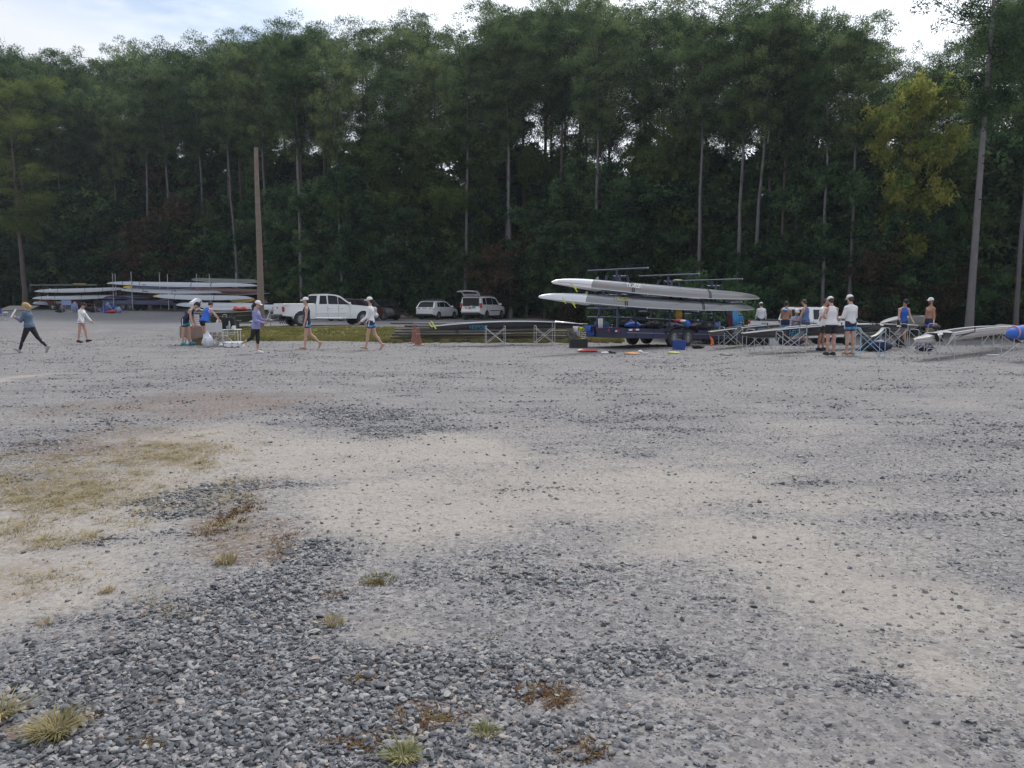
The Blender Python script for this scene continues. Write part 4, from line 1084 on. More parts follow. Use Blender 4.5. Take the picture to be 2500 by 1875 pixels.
# ---- two dark cars beyond the pickup
def dark_extra(root, half, chalf):
    for s in (-1, 1):
        q = MB(); q.box((-2.22, s * .74, 1.05), (.12, .16, .5), None, .03); part('tail_light', q, redl, root)
        q = MB(); q.box((2.1, s * .66, .68), (.2, .3, .16), None, .05); part('headlight', q, whitel, root)
    q = MB(); q.box((0, 0, .38), (3.8, 1.3, .2)); part('chassis', q, intm, root)
dl = [(-2.28, .45), (-1.85, .36)] + arch(-1.38, .38, .34) + [(-.9, .30), (.9, .30)] + arch(1.38, .38, .34) + [(1.9, .34), (2.26, .42), (2.28, .72), (2.05, .90), (1.1, 1.02), (-2.2, 1.06), (-2.28, .95)]
dc = [(-2.22, 1.0), (1.15, 1.0), (.45, 1.50), (.1, 1.60), (-.6, 1.65), (-1.75, 1.62), (-2.08, 1.52)]
win_d = ([(-1.95, 1.1), (-1.35, 1.1), (-1.35, 1.52), (-1.85, 1.50)], [(-1.28, 1.1), (-.25, 1.09), (-.25, 1.56), (-1.28, 1.54)], [(-.20, 1.09), (.85, 1.07), (.38, 1.48), (-.20, 1.56)])
car('suv_car', 'dark maroon car mostly hidden behind the bonnet of the white pickup', 'car', at(862, 58), R(38), dl, dc, 1.84, (-1.38, 1.38), .35, maroon_p, 1.04, .16, windows=win_d, rearwin=((-2.19, 1.12), (-2.10, 1.48), .84), frontwin=((1.12, 1.05), (.5, 1.48), .92), seams=((-.22, .4, 1.03),), handles=((-.9, .94),), mirror=(.8, 1.13), extra=dark_extra)
car('sedan_car', 'black car parked against the dirt bank beyond the white pickup', 'car', at(915, 60), R(-24), dl, dc, 1.86, (-1.38, 1.38), .35, black_p, 1.04, .18, windows=win_d, rearwin=((-2.19, 1.12), (-2.10, 1.48), .84), frontwin=((1.12, 1.05), (.5, 1.48), .92), seams=((-.22, .4, 1.03),), handles=((-.9, .94), (.1, .94)), mirror=(.8, 1.13), extra=dark_extra)

# ---- second white pickup, seen from behind (heading +x)
def chevy_extra(root, half, chalf):
    q = MB(); panel_quad(q, [(-2.795, -.76, .68), (-2.795, .76, .68), (-2.795, .76, 1.18), (-2.795, -.76, 1.18)], -.02, (1, 0, 0)); tg = part('tailgate', q, white_p, root)
    q = MB(); q.box((-2.82, 0, 1.05), (.02, .26, .12), None, .01); part('tailgate_handle', q, blackpl, tg)
    for s in (-1, 1):
        q = MB(); q.box((-2.75, s * .88, .98), (.12, .17, .46), None, .02); tl = part('tail_light', q, redl, root)
        q = MB(); q.box((-2.757, s * .88, .98), (.12, .12, .12), None, .01); part('reversing_lens', q, whitel, tl)
        q = MB(); q.box((-1.85, s * .95, 1.235), (1.85, .07, .04), None, .015); part('bed_rail', q, blackpl, root)
    q = MB(); q.box((-2.76, 0, 1.235), (.09, 1.7, .05), None, .015); part('bed_rail', q, blackpl, root)
    q = MB(); q.box((-2.86, 0, .56), (.20, 1.85, .20), None, .04); part('rear_bumper', q, chrome, root)
    q = MB(); q.rod((-2.9, 0, .42), (-3.2, 0, .42), .035); part('tow_hitch', q, blackpl, root)
    q = MB(); q.box((-.62, 0, 1.80), (.05, .4, .04), None, .01); part('brake_lamp', q, redl, root)
    q = MB(); q.box((-1.85, 0, 1.20), (1.78, 1.70, .02)); part('bed_liner', q, intm, root)
    q = MB(); q.box((0, 0, .45), (5.0, 1.2, .24)); part('chassis', q, intm, root)
cl_ = [(-2.80, .58), (-2.3, .52)] + arch(-1.75, .45, .40) + [(-1.1, .42), (1.4, .42)] + arch(1.9, .45, .40) + [(2.5, .5), (2.8, .58), (2.82, .9), (2.6, 1.08), (1.2, 1.2), (-.86, 1.20), (-.9, 1.21), (-2.76, 1.21), (-2.82, 1.15)]
cc_ = [(-.86, 1.15), (1.25, 1.16), (.55, 1.70), (.2, 1.79), (-.3, 1.82), (-.62, 1.80), (-.74, 1.76)]
chevy_loc = at(1966, 36.6) + Vector((0, 0, .10))
chevy = car('pickup_truck', 'white pickup with open bed and red tail lights, people sitting at its back', 'pickup truck', chevy_loc, R(30), cl_, cc_, 1.96, (-1.75, 1.9), .39, white_p, 1.2,
    windows=([(-.62, 1.26), (.05, 1.26), (.05, 1.70), (-.55, 1.70)], [(.10, 1.26), (1.0, 1.24), (.52, 1.62), (.10, 1.70)]), rearwin=((-.85, 1.27), (-.76, 1.70), .88), frontwin=((1.2, 1.2), (.6, 1.68), .92),
    seams=((.08, .5, 1.2), (-.7, .5, 1.2), (1.02, .5, 1.18)), handles=((.25, 1.03),), mirror=(.95, 1.3), extra=chevy_extra)

# ---- utility pole
pole_m = mat('weathered_pole', (0.19, 0.15, 0.13), .95, var=.3, nscale=6, bump=.6, bscale=22)
P0 = at(637, 41.5); top = ray(626, 360, 41.5)
q = MB(); hgt = top.z - P0.z; pts = []; rs = []
for k in range(9): t = k / 8; pts.append(((top.x - P0.x) * t + .03 * math.sin(t * 5), 0, hgt * t)); rs.append(.185 - .085 * t)
q.tube(pts, rs, 14); o = part('utility_pole', q, pole_m, None); o.location = P0
tag(o, 'tall bare wooden pole standing behind the woman in lavender', 'pole')
q = MB()
for k in range(9): z = hgt * (.62 + .04 * k); q.rod((-.16 + .004 * k, -.02, z), (-.10, -.14, z), .012)
part('pole_bolts', q, blackpl, o)
# ================================================================== ROWING SHELLS, TRAILERS, SLINGS
shell_blk = mat('black_hull', (0.022, 0.023, 0.027), .22, var=.2, nscale=3, coat=.5)
shell_gry = mat('grey_hull', (0.20, 0.205, 0.22), .28, var=.06, nscale=2, coat=.6)
shell_wht = mat('white_hull', (0.66, 0.68, 0.72), .28, var=.06, nscale=2, coat=.5)
shell_far = mat('shaded_white_hull', (0.47, 0.50, 0.56), .35, var=.06, nscale=2, coat=.3)  # white hull colour darkened for the far shells, tree shade put into the paint
shell_cream = mat('cream_hull', (0.66, 0.65, 0.63), .25, var=.05, nscale=2, coat=.5)
shell_red = mat('maroon_hull', (0.085, 0.014, 0.020), .3, var=.1, coat=.4)
shell_navy = mat('navy_hull', (0.022, 0.028, 0.09), .35, var=.1, coat=.3)
shell_olive = mat('olive_hull', (0.16, 0.175, 0.165), .4, var=.1)
gunw = mat('white_gunwale', (0.62, 0.64, 0.66), .3, coat=.4)
yel = mat('yellow_tip', (0.62, 0.42, 0.03), .4)
navy = mat('navy_steel', (0.016, 0.020, 0.068), .45, var=.15, coat=.2, dust=.12)
steel = mat('galvanised', (0.42, 0.43, 0.45), .45, .7)
alu = mat('aluminium_tube', (0.50, 0.51, 0.53), .35, .35)
redst = mat('red_steel', (0.17, 0.025, 0.022), .5, var=.15, dust=.3)
strap = mat('black_strap', (0.022, 0.022, 0.026), .8)
hviz = mat('yellow_tape', (0.62, 0.72, 0.08), .6)
bluet = mat('blue_letter', (0.045, 0.30, 0.52), .5)
whitet = mat('white_letter', (0.75, 0.76, 0.78), .5)
yelt = mat('yellow_letter', (0.52, 0.50, 0.14), .5)
ora = mat('orange_line', (0.55, 0.14, 0.06), .4)

def hull_pt(u, th, L_, B, D, sheer=.0):
    """u -1..1 along the hull, th 0..pi across (keel at pi/2)"""
    a = abs(u); b = B / 2 * max(0.0, 1 - a ** 2.4) ** .85 + .018; dz = .45 * D * a ** 2.0; d = max(.045, (D - dz) * max(0.0, 1 - a ** 9) ** .5)
    c, s = math.cos(th), math.sin(th)
    sq = abs(c) ** .8 * (1 if c >= 0 else -1)
    return Vector((u * L_ / 2, b * sq, -d * (s ** .75) - dz + .45 * D))
def shell(name, label, L_, B, D, hm, loc, heading, inverted=False, pitch=0.0, tipm=None, tipf=.80, tipside=-1, group=None, deckm=None, line=None, letters=None, cock=.62, cat='rowing shell', gun=None, roll=0.0, riggers=0, sheer=.06, both=False, bands=()):
    root = thing(name, label, cat, loc, 0, group)
    M = Matrix.Rotation(heading, 3, 'Z') @ Matrix.Rotation(-pitch, 3, 'Y') @ Matrix.Rotation(roll + (math.pi if inverted else 0), 3, 'X')
    root.rotation_euler = M.to_euler()
    NT = 13
    def grid(u0f, u1f, nu):
        rg = []
        for k in range(nu + 1):
            row = []
            for j in range(NT):
                th = math.pi * j / (NT - 1)
                a, b = u0f(th), u1f(th); row.append(hull_pt(a + (b - a) * k / nu, th, L_, B, D, sheer))
            rg.append(row)
        return rg
    bl = lambda th: tipside * (tipf - .035 * math.sin(th) ** 2)
    if tipm:
        lo = (lambda th: -1.0) if tipside > 0 else bl
        hi = bl if tipside > 0 else (lambda th: 1.0)
        if both:
            lo = lambda th: -(tipf - .03 * math.sin(th) ** 2); hi = lambda th: (tipf - .03 * math.sin(th) ** 2)
    else: lo = lambda th: -1.0; hi = lambda th: 1.0
    q = MB(); q.rings(grid(lo, hi, 26), False, False); part('hull', q, hm, root, smooth=60)
    if tipm:
        for sd in ((tipside,) if not both else (-1, 1)):
            b2 = (lambda th, sd=sd: sd * (tipf - .03 * math.sin(th) ** 2)) if both else bl
            q = MB(); q.rings(grid(b2, lambda th, sd=sd: float(sd), 8), False, False); part('bow_tip', q, tipm, root, smooth=60)
    # end decks with a low crown, cockpit between
    dm = deckm or hm
    for sd in (-1, 1):
        rg = []
        for k in range(9):
            u = sd * (cock + (1 - cock) * k / 8); a = hull_pt(u, 0, L_, B, D, sheer); b = hull_pt(u, math.pi, L_, B, D, sheer); h = .07 * (1 - (k / 8)) ** .7 + .012
            rg.append([Vector((a.x, a.y * math.cos(math.pi * j / 8), a.z + h * math.sin(math.pi * j / 8))) for j in range(9)])
        q = MB(); q.rings(rg, False, False)
        q.add(rg[0], [tuple(range(9))]); part('deck', q, tipm if (tipm and (both or sd == tipside)) else dm, root, smooth=60)
    # sole inside the cockpit
    rg = []
    for k in range(19):
        u = -cock + 2 * cock * k / 18; a = hull_pt(u, 0, L_, B, D, sheer)
        rg.append([Vector((a.x, a.y * .96, a.z - .01)), Vector((a.x, a.y * .7, a.z - .14)), Vector((a.x, -a.y * .7, a.z - .14)), Vector((a.x, -a.y * .96, a.z - .01))])
    q = MB(); q.rings(rg, False, False); part('cockpit', q, mat('shell_inside', (.06, .06, .065), .6), root)
    for sd in (-1, 1):
        q = MB(); pts = [hull_pt(-.985 + 1.97 * k / 26, 0 if sd > 0 else math.pi, L_, B, D, sheer) + Vector((0, 0, .008)) for k in range(27)]
        q.tube(pts, .018, 5); part('gunwale', q, gun or gunw, root)
        if line:
            q = MB(); pts = [hull_pt(-.97 + 1.94 * k / 26, .22 if sd > 0 else math.pi - .22, L_, B, D, sheer) * 1.0 + Vector((0, sd * .004, 0)) for k in range(27)]
            q.tube(pts, .007, 4); part('stripe', q, line, root)
    q = MB(); q.ell((L_ / 2 + .01, 0, -.02), (.03, .03, .03)); part('bow_ball', q, rubber, root)
    q = MB(); q.box((-L_ * .33, 0, -D * .55 - .03), (.14, .006, .10), (0, .5, 0)); part('fin', q, hm, root)
    for u in bands:
        q = MB(); rows = []
        for du in (-.0045, .0045): rows.append([hull_pt(u + du, math.pi * j / 12, L_, B * 1.02, D * 1.03, sheer) for j in range(13)])
        q.rings(rows, False, False); part('strap', q, strap, root)
    if riggers:
        for k in range(riggers):
            u = -cock * .85 + cock * 1.7 * k / max(1, riggers - 1); x = u * L_ / 2; w = hull_pt(u, 0, L_, B, D, sheer).y
            for sd in (-1, 1):
                q = MB(); e = Vector((x - .2, sd * (w + .50), .14)); 
                q.rod((x + .3, sd * w, .0), e, .012); q.rod((x - .35, sd * w, .0), e, .012); q.rod((x, sd * w, -.05), e, .010); q.rod(e, e + Vector((0, 0, .14)), .014); q.box(e + Vector((0, 0, .12)), (.05, .03, .05))
                part('rigger', q, mat('rigger_black', (.03, .03, .033), .4), root)
            q = MB(); q.box((x, 0, .0), (.24, .26, .03), None, .01); q.box((x + .5, 0, -.04), (.03, .34, .24), (0, -.7, 0)); part('seat', q, mat('rigger_black', (.03, .03, .033), .4), root)
    if letters:
        for (body, size, u, th, m_, sd, flip) in letters:
            p = hull_pt(u, th, L_, B, D, sheer); p2 = hull_pt(u, th + .12, L_, B, D, sheer)
            dn = (p2 - p).normalized(); tx = Vector((1, 0, 0)); up = -dn if not flip else dn
            if sd < 0: p = Vector((p.x, -p.y, p.z)); up = Vector((up.x, -up.y, up.z)); 
            xax = tx if sd < 0 else -tx
            if flip: xax = -xax
            nrm = xax.cross(up)
            Mx = Matrix((xax, up, nrm)).transposed()
            text_obj(body, size, m_, root, p + nrm * .012, Mx.to_euler(), shear=.25)
    return root

# ------------------------------------------------ the navy trailer in the middle
TO = Vector((6.42, 29.8)); TA = Vector((.76, .65)).normalized(); TB = Vector((-TA.y, TA.x))   # near wheel midpoint, axis, towards the far side
THEAD = math.atan2(TA.y, TA.x)
TP = R(2.1)
troot = thing('boat_trailer', 'navy blue rack trailer carrying upturned grey and white shells', 'trailer', (TO.x + TB.x * 1.0, TO.y + TB.y * 1.0, 0))
troot.rotation_euler = (Matrix.Rotation(THEAD, 3, 'Z')).to_euler()
def zt(x): return .64 - x * math.tan(TP)        # height of the deck top along the trailer axis
q = MB(); pz = lambda x, a: zt(x) + a
for s in (-1, 1):
    q.add([(x, s * 1.0 + dy, z) for x in (-3.15, 5.2) for dy in (-.03, .03) for z in (pz(x, .0), pz(x, -.36))], [(0, 1, 3, 2), (4, 6, 7, 5), (0, 4, 5, 1), (2, 3, 7, 6), (0, 2, 6, 4), (1, 5, 7, 3)])
part('side_rail', q, navy, troot, smooth=0)
q = MB(); q.box((-3.15, 0, pz(-3.15, -.18)), (.07, 2.06, .37)); part('rear_panel', q, navy, troot, smooth=0)
q = MB(); q.box((1.0, 0, pz(1.0, -.06)), (8.2, 1.92, .03), (0, TP, 0)); part('deck_floor', q, navy, troot, smooth=0)
q = MB(); q.rod((5.2, .9, pz(5.2, -.22)), (7.4, 0, pz(7.4, -.22)), .06, n=6); q.rod((5.2, -.9, pz(5.2, -.22)), (7.4, 0, pz(7.4, -.22)), .06, n=6); q.rod((7.3, 0, pz(7.4, -.22)), (8.0, 0, .32), .05); part('drawbar', q, navy, troot)
for x in (-2.6, -1.6, 2.2, 3.6):
    q = MB(); q.box((x, -1.035, pz(x, -.18)), (.015, .01, .34)); part('panel_seam', q, blackpl, troot, smooth=0)
q = MB(); q.rod((-3.1, -1.036, pz(-3.1, -.16)), (5.1, -1.036, pz(5.1, -.16)), .012, n=4); part('trim_line', q, steel, troot)
for x0_, cols in ((-3.0, 'wrw'), (2.35, 'wrw'), (3.7, 'wr')):
    for i, c in enumerate(cols):
        q = MB(); q.box((x0_ + .19 * i + .1, -1.037, pz(x0_, -.06)), (.18, .008, .055)); part('reflector', q, whitet if c == 'w' else redl, troot, smooth=0)
for y, c, w in ((.62, 'w', .18), (.42, 'r', .22), (-.62, 'w', .1)):
    q = MB(); q.box((-3.19, y, pz(-3.15, -.11)), (.008, w, .06)); part('reflector', q, whitet if c == 'w' else redl, troot, smooth=0)
q = MB(); q.box((-3.19, .42, pz(-3.15, -.03)), (.01, .18, .04)); part('label_plate', q, steel, troot, smooth=0)
for y in (-.28, -.72, .9):
    q = MB(); q.lathe([(.055, -3.19), (.055, -3.205), (.03, -3.21)], (0, y, pz(-3.15, -.11)), 'X', 12); part('tail_light', q, redl, troot)
for s in (-1, 1):
    for x in (-.43, .43): wheel(troot, x, s * .98, .325, .20, s, 7, mat('trailer_rim', (.55, .56, .58), .3, .6))
    q = MB(); pr = [(.98 * math.cos(t), .42 * math.sin(t)) for t in [math.pi * k / 10 for k in range(11)]]
    q.rings([[Vector((x, s * 1.0 + dy, .50 + max(z, 0) * .62)) for dy in (-.15, .15)] for x, z in pr], False, False); part('mudguard', q, blackpl, troot)
# masts: three pairs of leaning posts with cross arms
MX = (-2.55, -.9 + 1.0, 3.3)
for i, x in enumerate((-2.5, .5, 3.4)):
    for s in (-1, 1):
        for dx in (-.42, .42):
            q = MB(); q.rod((x + dx * 1.3, s * .52, pz(x, .0)), (x + dx * .45, s * .32, 2.55 - x * .045), .048, n=6); part('mast', q, navy, troot)
    q = MB(); q.rod((x + .2, -.32, 2.5 - x * .045), (x + .2, .32, 2.5 - x * .045), .045, n=6); q.rod((x, 0, 2.3), (x, 0, 2.74 - x * .05), .05, n=6); part('mast_head', q, navy, troot)
    for h in (2.76, 1.82, 1.33, 1.0):
        q = MB(); z = h - x * .045; q.rod((x, -1.45, z), (x, 1.45, z), .030, n=6); a_ = part('cross_arm', q, navy, troot)
        q = MB()
        for s in (-1, 1): q.rod((x, s * 1.45, z - .01), (x, s * 1.46, z + .03), .022, n=6)
        part('arm_end', q, alu, a_)
for s in (-1, 1):
    for z0 in (1.02, 1.85): 
        q = MB(); q.rod((-2.6, s * .33, z0 + .1), (3.5, s * .33, z0 - .17), .03, n=6); part('long_rail', q, navy, troot)
def on_trailer(x, y, z):
    p = TO + TA * x + TB * (1.0 + y); return Vector((p.x, p.y, z))
def between(pxa, da, za_px, pxb, db, zb_px):
    a = ray(pxa, za_px, da); b = ray(pxb, zb_px, db); d = b - a
    return (a + b) / 2, d.length, math.atan2(d.y, d.x), math.atan2(d.z, math.hypot(d.x, d.y))
c, ln, hd, pt = between(1347, 25.35, 690, 1854, 34.6, 729)
shell('rowing_shell', 'upper upturned grey shell with white pointed end strapped to the navy trailer', ln, .60, .40, shell_gry, c, hd, True, pt, shell_wht, .74, -1, 'shells carried on the navy trailer', line=ora, cock=.66,
      letters=[('VESPOLI', .23, -.40, .62, whitet, 1, False)], bands=(-.42, -.405, .33, .345), sheer=.04)
c, ln, hd, pt = between(1315, 24.9, 726, 1841, 34.5, 755)
shell('rowing_shell', 'lower upturned grey shell with white pointed end strapped to the navy trailer', ln, .60, .38, shell_gry, c, hd, True, pt, shell_wht, .70, -1, 'shells carried on the navy trailer', cock=.66,
      letters=[('VESPOLI', .22, -.42, .62, yelt, 1, False)], bands=(-.40, -.385, .33, .345), sheer=.04)
for (y, z, l) in ((.95, 2.12, 9.5), (.9, 1.62, 10)):
    c = on_trailer(2.2, y, z - .02); shell('rowing_shell', 'dark upturned shell on the upper far side arms of the navy trailer' if z > 2 else 'dark upturned shell on the lower far side arms of the navy trailer', l, .5, .26, shell_blk, c, THEAD, True, -TP, group='shells carried on the navy trailer', cock=.6)
def strip(name, label, cat, pts, w, m_, loc=(0, 0, 0), group=None, th=.004):
    """a ribbon of cloth or tape through the points"""
    q = MB(); rg = []
    for i, p in enumerate(pts):
        p = Vector(p); rg.append([p + Vector((-w / 2, 0, 0)), p + Vector((w / 2, 0, 0)), p + Vector((w / 2, th, 0)), p + Vector((-w / 2, th, 0))])
    q.rings(rg, True, True); o = part(name, q, m_, None); o.location = loc; tag(o, label, cat, group); return o
for px, py, dd, lab in ((1392, 693, 26.1, 'yellow warning ribbon hanging from the upper shell on the navy trailer'), (1364, 722, 25.8, 'yellow warning ribbons knotted round the white end of the lower shell'), (1388, 732, 26.1, 'single yellow ribbon hanging lower where the grey hull begins')):
    p = ray(px, py, dd - .3); q = MB()
    for a, l, dx in ((-.5, .26, .22), (-.25, .16, .20)):
        q.rings([[Vector((dx * t + o_, 0, -l * t ** 1.3)) for o_ in (0, .035)] for t in (0, .35, .7, 1.)], False, False)
    o = part('warning_ribbon', q, hviz, None); o.location = p; tag(o, lab, 'ribbon', 'yellow warning ribbons on the trailered shells')

# ------------------------------------------------ slings (folding boat stands)
def sling(label, px, d, rz, w=.72, l=.42, h=.80, m_=None, strapm=None, high=0.0, name='boat_sling'):
    p = at(px, d); root = thing(name, label, 'boat sling', p, rz, 'folding boat slings'); m_ = m_ or alu; r = .0105
    c = [(sx * w / 2, sy * l / 2) for sx in (-1, 1) for sy in (-1, 1)]
    for sx, sy in ((-1, -1), (-1, 1), (1, -1), (1, 1)):
        q = MB(); q.rod((sx * w / 2, sy * l / 2, 0), (sx * w / 2, sy * l / 2, h * (.93 if not (high and sx > 0) else 1.0 + high)), r); q.rod((sx * w / 2, sy * l / 2, -.005), (sx * w / 2, sy * l / 2, .03), .022); part('leg', q, m_, root)
    for sy in (-1, 1):
        for a, b in (((-w / 2, .12), (w / 2, h * .88)), ((w / 2, .12), (-w / 2, h * .88))):
            q = MB(); q.rod((a[0], sy * l / 2 + .01, a[1]), (b[0], sy * l / 2 + .01, b[1]), r * .9); part('brace', q, m_, root)
    for sx in (-1, 1):
        hh = h * (.93 if not (high and sx > 0) else 1.0 + high)
        q = MB(); q.tube([(sx * w / 2, -l / 2, hh - .02), (sx * w / 2, -l / 2 + .06, hh + .03), (sx * w / 2, l / 2 - .06, hh + .03), (sx * w / 2, l / 2, hh - .02)], r); q.rod((sx * w / 2, -l / 2, .12), (sx * w / 2, l / 2, .12), r * .8); part('cross_bar', q, m_, root)
    rg = []
    for k in range(9):
        t = k / 8; x = (-1 + 2 * t) * w / 2; z = h * .93 + .03 - .26 * math.sin(math.pi * t) ** .8
        rg.append([Vector((x, -l * .3, z)), Vector((x, l * .3, z)), Vector((x, l * .3, z - .006)), Vector((x, -l * .3, z - .006))])
    q = MB(); q.rings(rg, True, True); part('strap', q, strapm or strap, root)
    return root
lb = mat('light_blue_frame', (0.30, 0.47, 0.62), .45, .1)
sling('silver sling under the black shell nearest the traffic cones', 1209, 29.6, R(8))
sling('silver sling under the black shell between cones and the milk crate', 1329, 29.8, R(10), high=.12)
sling('silver sling under the tip of the smaller black shell by the trailer tongue', 1783, 28.3, R(12))
sling('silver sling under the near tip of the longest black shell', 1853, 26.2, R(20))
sling('silver sling with one taller hooped side under the long shell letters', 1930, 24.6, R(10), high=.16, w=.8)
sling('light blue folding sling standing empty in front of the long black shell', 2123, 23.6, R(5), w=.78, l=.30, m_=lb, strapm=mat('pale_strap', (.5, .5, .42), .8), h=.92)
sling('silver sling with black padded top behind the light blue one', 2182, 27.6, R(12), high=.10)
sling('silver sling with black padded top behind the tip of the white scull', 2252, 26.0, R(14), high=.16)
sling('silver sling holding the near end of the white scull', 2292, 22.8, R(22), w=.62, l=.5)
sling('silver sling under the far end of the white scull', 2424, 28.5, R(22), w=.62)
sling('silver sling under the blue and red wrapped bow at the picture edge', 2492, 21.9, R(10), w=.9)
sling('far silver sling standing beneath the rear of the navy trailer', 1478, 36, R(0), w=.6, h=.7)

# ------------------------------------------------ black shells on slings
c, ln, hd, pt = between(1049, 29.9, 799, 1424, 31.6, 793)
shell('rowing_shell', 'black shell upright on slings with yellow tape round its bow near the cones', ln, .58, .34, shell_blk, c + Vector((0, 0, .02)), hd, False, pt, cock=.60, riggers=0, letters=[('VESPOLI', .20, -.42, .42, bluet, -1, False)], group='black shells on slings')
p = at(1054, 29.6); q = MB()
q.rings([[Vector((-.04, 0, .98)), Vector((.02, 0, .98))], [Vector((.14, -.02, .68)), Vector((.20, -.02, .68))]], False, False); q.rings([[Vector((-.12, 0, .92)), Vector((-.07, 0, .92))], [Vector((.0, -.02, .74)), Vector((.05, -.02, .74))]], False, False)
o = part('warning_ribbon', q, hviz, None); o.location = p; tag(o, 'yellow tape bands across the bow of the black shell near the cones', 'ribbon', 'yellow warning ribbons')
c, ln, hd, pt = between(1728, 28.0, 808, 1838, 30.5, 792)
c2, ln2, hd2, pt2 = between(1728, 27.2, 811, 2010, 37.5, 793)
shell('rowing_shell', 'smaller black shell with white gunwale lying just behind the longest one', ln2, .56, .34, shell_blk, c2, hd2, False, pt2, cock=.55, letters=[('VESPOLI', .26, -.34, .42, bluet, -1, False)], group='black shells on slings')
c, ln, hd, pt = between(1808, 24.9, 817, 2242, 31.0, 797)
long_shell = shell('rowing_shell', 'longest black shell on slings with blue letters and white gunwale', ln, .62, .36, shell_blk, c + Vector((0, 0, .03)), hd, False, pt, cock=.62, riggers=4, letters=[('VESPOLI', .28, -.52, .40, bluet, -1, False)], group='black shells on slings')
c, ln, hd, pt = between(2150, 29.8, 790, 2281, 33.2, 780)
shell('rowing_shell', 'dull olive decked shell end pointing past the blue vest rower', ln, .6, .40, shell_olive, c, hd, False, pt, cock=.2, group='black shells on slings', gun=shell_olive)
# white scull
c, ln, hd, pt = between(2231, 22.0, 829, 2492, 29.5, 798)
shell('rowing_shell', 'white scull with dark red pinstripe resting on slings', ln, .58, .30, shell_cream, c, hd, False, pt, cock=.55, line=mat('maroon_line', (.16, .02, .04), .4), gun=shell_cream, riggers=1, group=None, sheer=.02)
# cover at the edge
p = at(2500, 21.8)
q = MB(); q.ell((0, 0, 0), (.5, .20, .17), 12, 8)
root = thing('covered_shell', 'shell bow wrapped in a blue and red padded cover at the picture edge', 'rowing shell', (p.x + .35, p.y, .80), R(10))
cbl = mat('blue_cover', (.03, .13, .50), .7, bump=.3, bscale=8); crd = mat('red_cover', (.52, .04, .045), .7, bump=.3, bscale=8)
rg = []; prf = [(-.95, .05, -.02), (-.92, .12, -.02), (-.8, .16, 0), (-.66, .19, .01), (-.50, .21, .02)]
def ringx(x, r, z): return [Vector((x, r * 1.2 * math.cos(t), z + r * math.sin(t))) for t in [2 * math.pi * k / 14 for k in range(14)]]
q = MB(); q.rings([ringx(*a) for a in prf]); part('blue_sleeve', q, cbl, root, smooth=60)
q = MB(); q.rings([ringx(-.495, .215, .02), ringx(-.05, .23, .03), ringx(.3, .26, .05), ringx(.9, .27, .07), ringx(2.2, .28, .09), ringx(5.0, .2, .14)]); part('red_sleeve', q, crd, root, smooth=60)
for x in (-.78, -.6, .2, .8):
    q = MB(); q.rings([ringx(x - .012, .235 if x > 0 else .188, .02), ringx(x + .012, .24 if x > 0 else .19, .02)]); part('strap', q, mat('pink_strap', (.55, .25, .3), .6) if x < -.6 else strap, root)

# ------------------------------------------------ the two racks far on the near side of the wood
def rack_post(root, x, y, z0, z1, m_=None, r=.035):
    q = MB(); q.rod((x, y, z0), (x, y, z1), r, n=6); part('post', q, m_ or steel, root)
D1 = 84.0
A = at(85, D1); Bp = at(300, D1 + 4); head1 = math.atan2(Bp.y - A.y, Bp.x - A.x); l1 = (Bp - A).length
root = thing('boat_trailer', 'dark red rack trailer with twin white wheels carrying white shells', 'trailer', A, head1)
q = MB(); q.rod((0, -.9, .62), (l1, -.9, .62), .09, n=6); q.rod((0, .9, .62), (l1, .9, .62), .09, n=6); q.box((l1 / 2, 0, .60), (l1, 1.7, .06)); part('chassis_rail', q, redst, root)
for (a, b, z) in ((0.2, 1.9, .80), (2.9, 4.5, .85), (6.0, 8.3, .85)):
    q = MB(); q.box(((a + b) / 2, -.93, z), (b - a, .05, .42), None, .02); part('side_panel', q, redst, root)
for x in (1.75, 2.6):
    for s in (-1, 1): wheel(root, x, s * 1.02, .36, .2, s, 5, whitet)
for x in (.5, 1.1, 1.3, 2.0, 4.0, 5.3, 7.3, 8.3): rack_post(root, x, -.75, .6, 2.5 if x > 2 else 2.0, redst, .045); rack_post(root, x, .75, .6, 2.5, redst, .045)
for x0_, x1_ in ((7.0, 8.3), (8.0, 9.3)):
    q = MB(); q.rod((x0_, -.8, 2.9), (x1_, -.8, .8), .04, n=6); part('brace', q, redst, root)
for x in (.9, 4.0, 8.0):
    for z in (1.2, 1.82, 2.5): q = MB(); q.rod((x, -1.3, z), (x, 1.3, z), .035, n=6); part('cross_arm', q, redst, root)
q = MB(); q.rod((-.3, -.4, 2.66), (6, -.4, 2.75), .035, n=6); part('top_rail', q, steel, root)
q = MB(); q.box((4.35, -.42, 2.84), (1.3, .12, .09), (0, 0, 0), .03); part('oar_blade', q, yel, root)
for i, (pa, ya, pb, yb, nm) in enumerate(((84, 712, 304, 706, 'upper long white shell on the dark red trailer'), (79, 729, 292, 724, 'lower long white shell on the dark red trailer'), (80, 741, 182, 741, 'short white shell end low on the dark red trailer'))):
    c, ln, hd, pt = between(pa, D1 - 1.0 - .2 * i, ya, pb, D1 + 2.8, yb)
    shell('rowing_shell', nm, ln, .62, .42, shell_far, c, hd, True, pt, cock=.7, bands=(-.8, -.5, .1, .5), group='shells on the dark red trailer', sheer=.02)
D2 = 80.0
A = at(262, D2 + 3); Bp = at(650, D2 - 4); head2 = math.atan2(Bp.y - A.y, Bp.x - A.x); l2 = (Bp - A).length
root = thing('boat_trailer', 'long navy rack trailer with tall thin silver posts full of shells', 'trailer', A, head2)
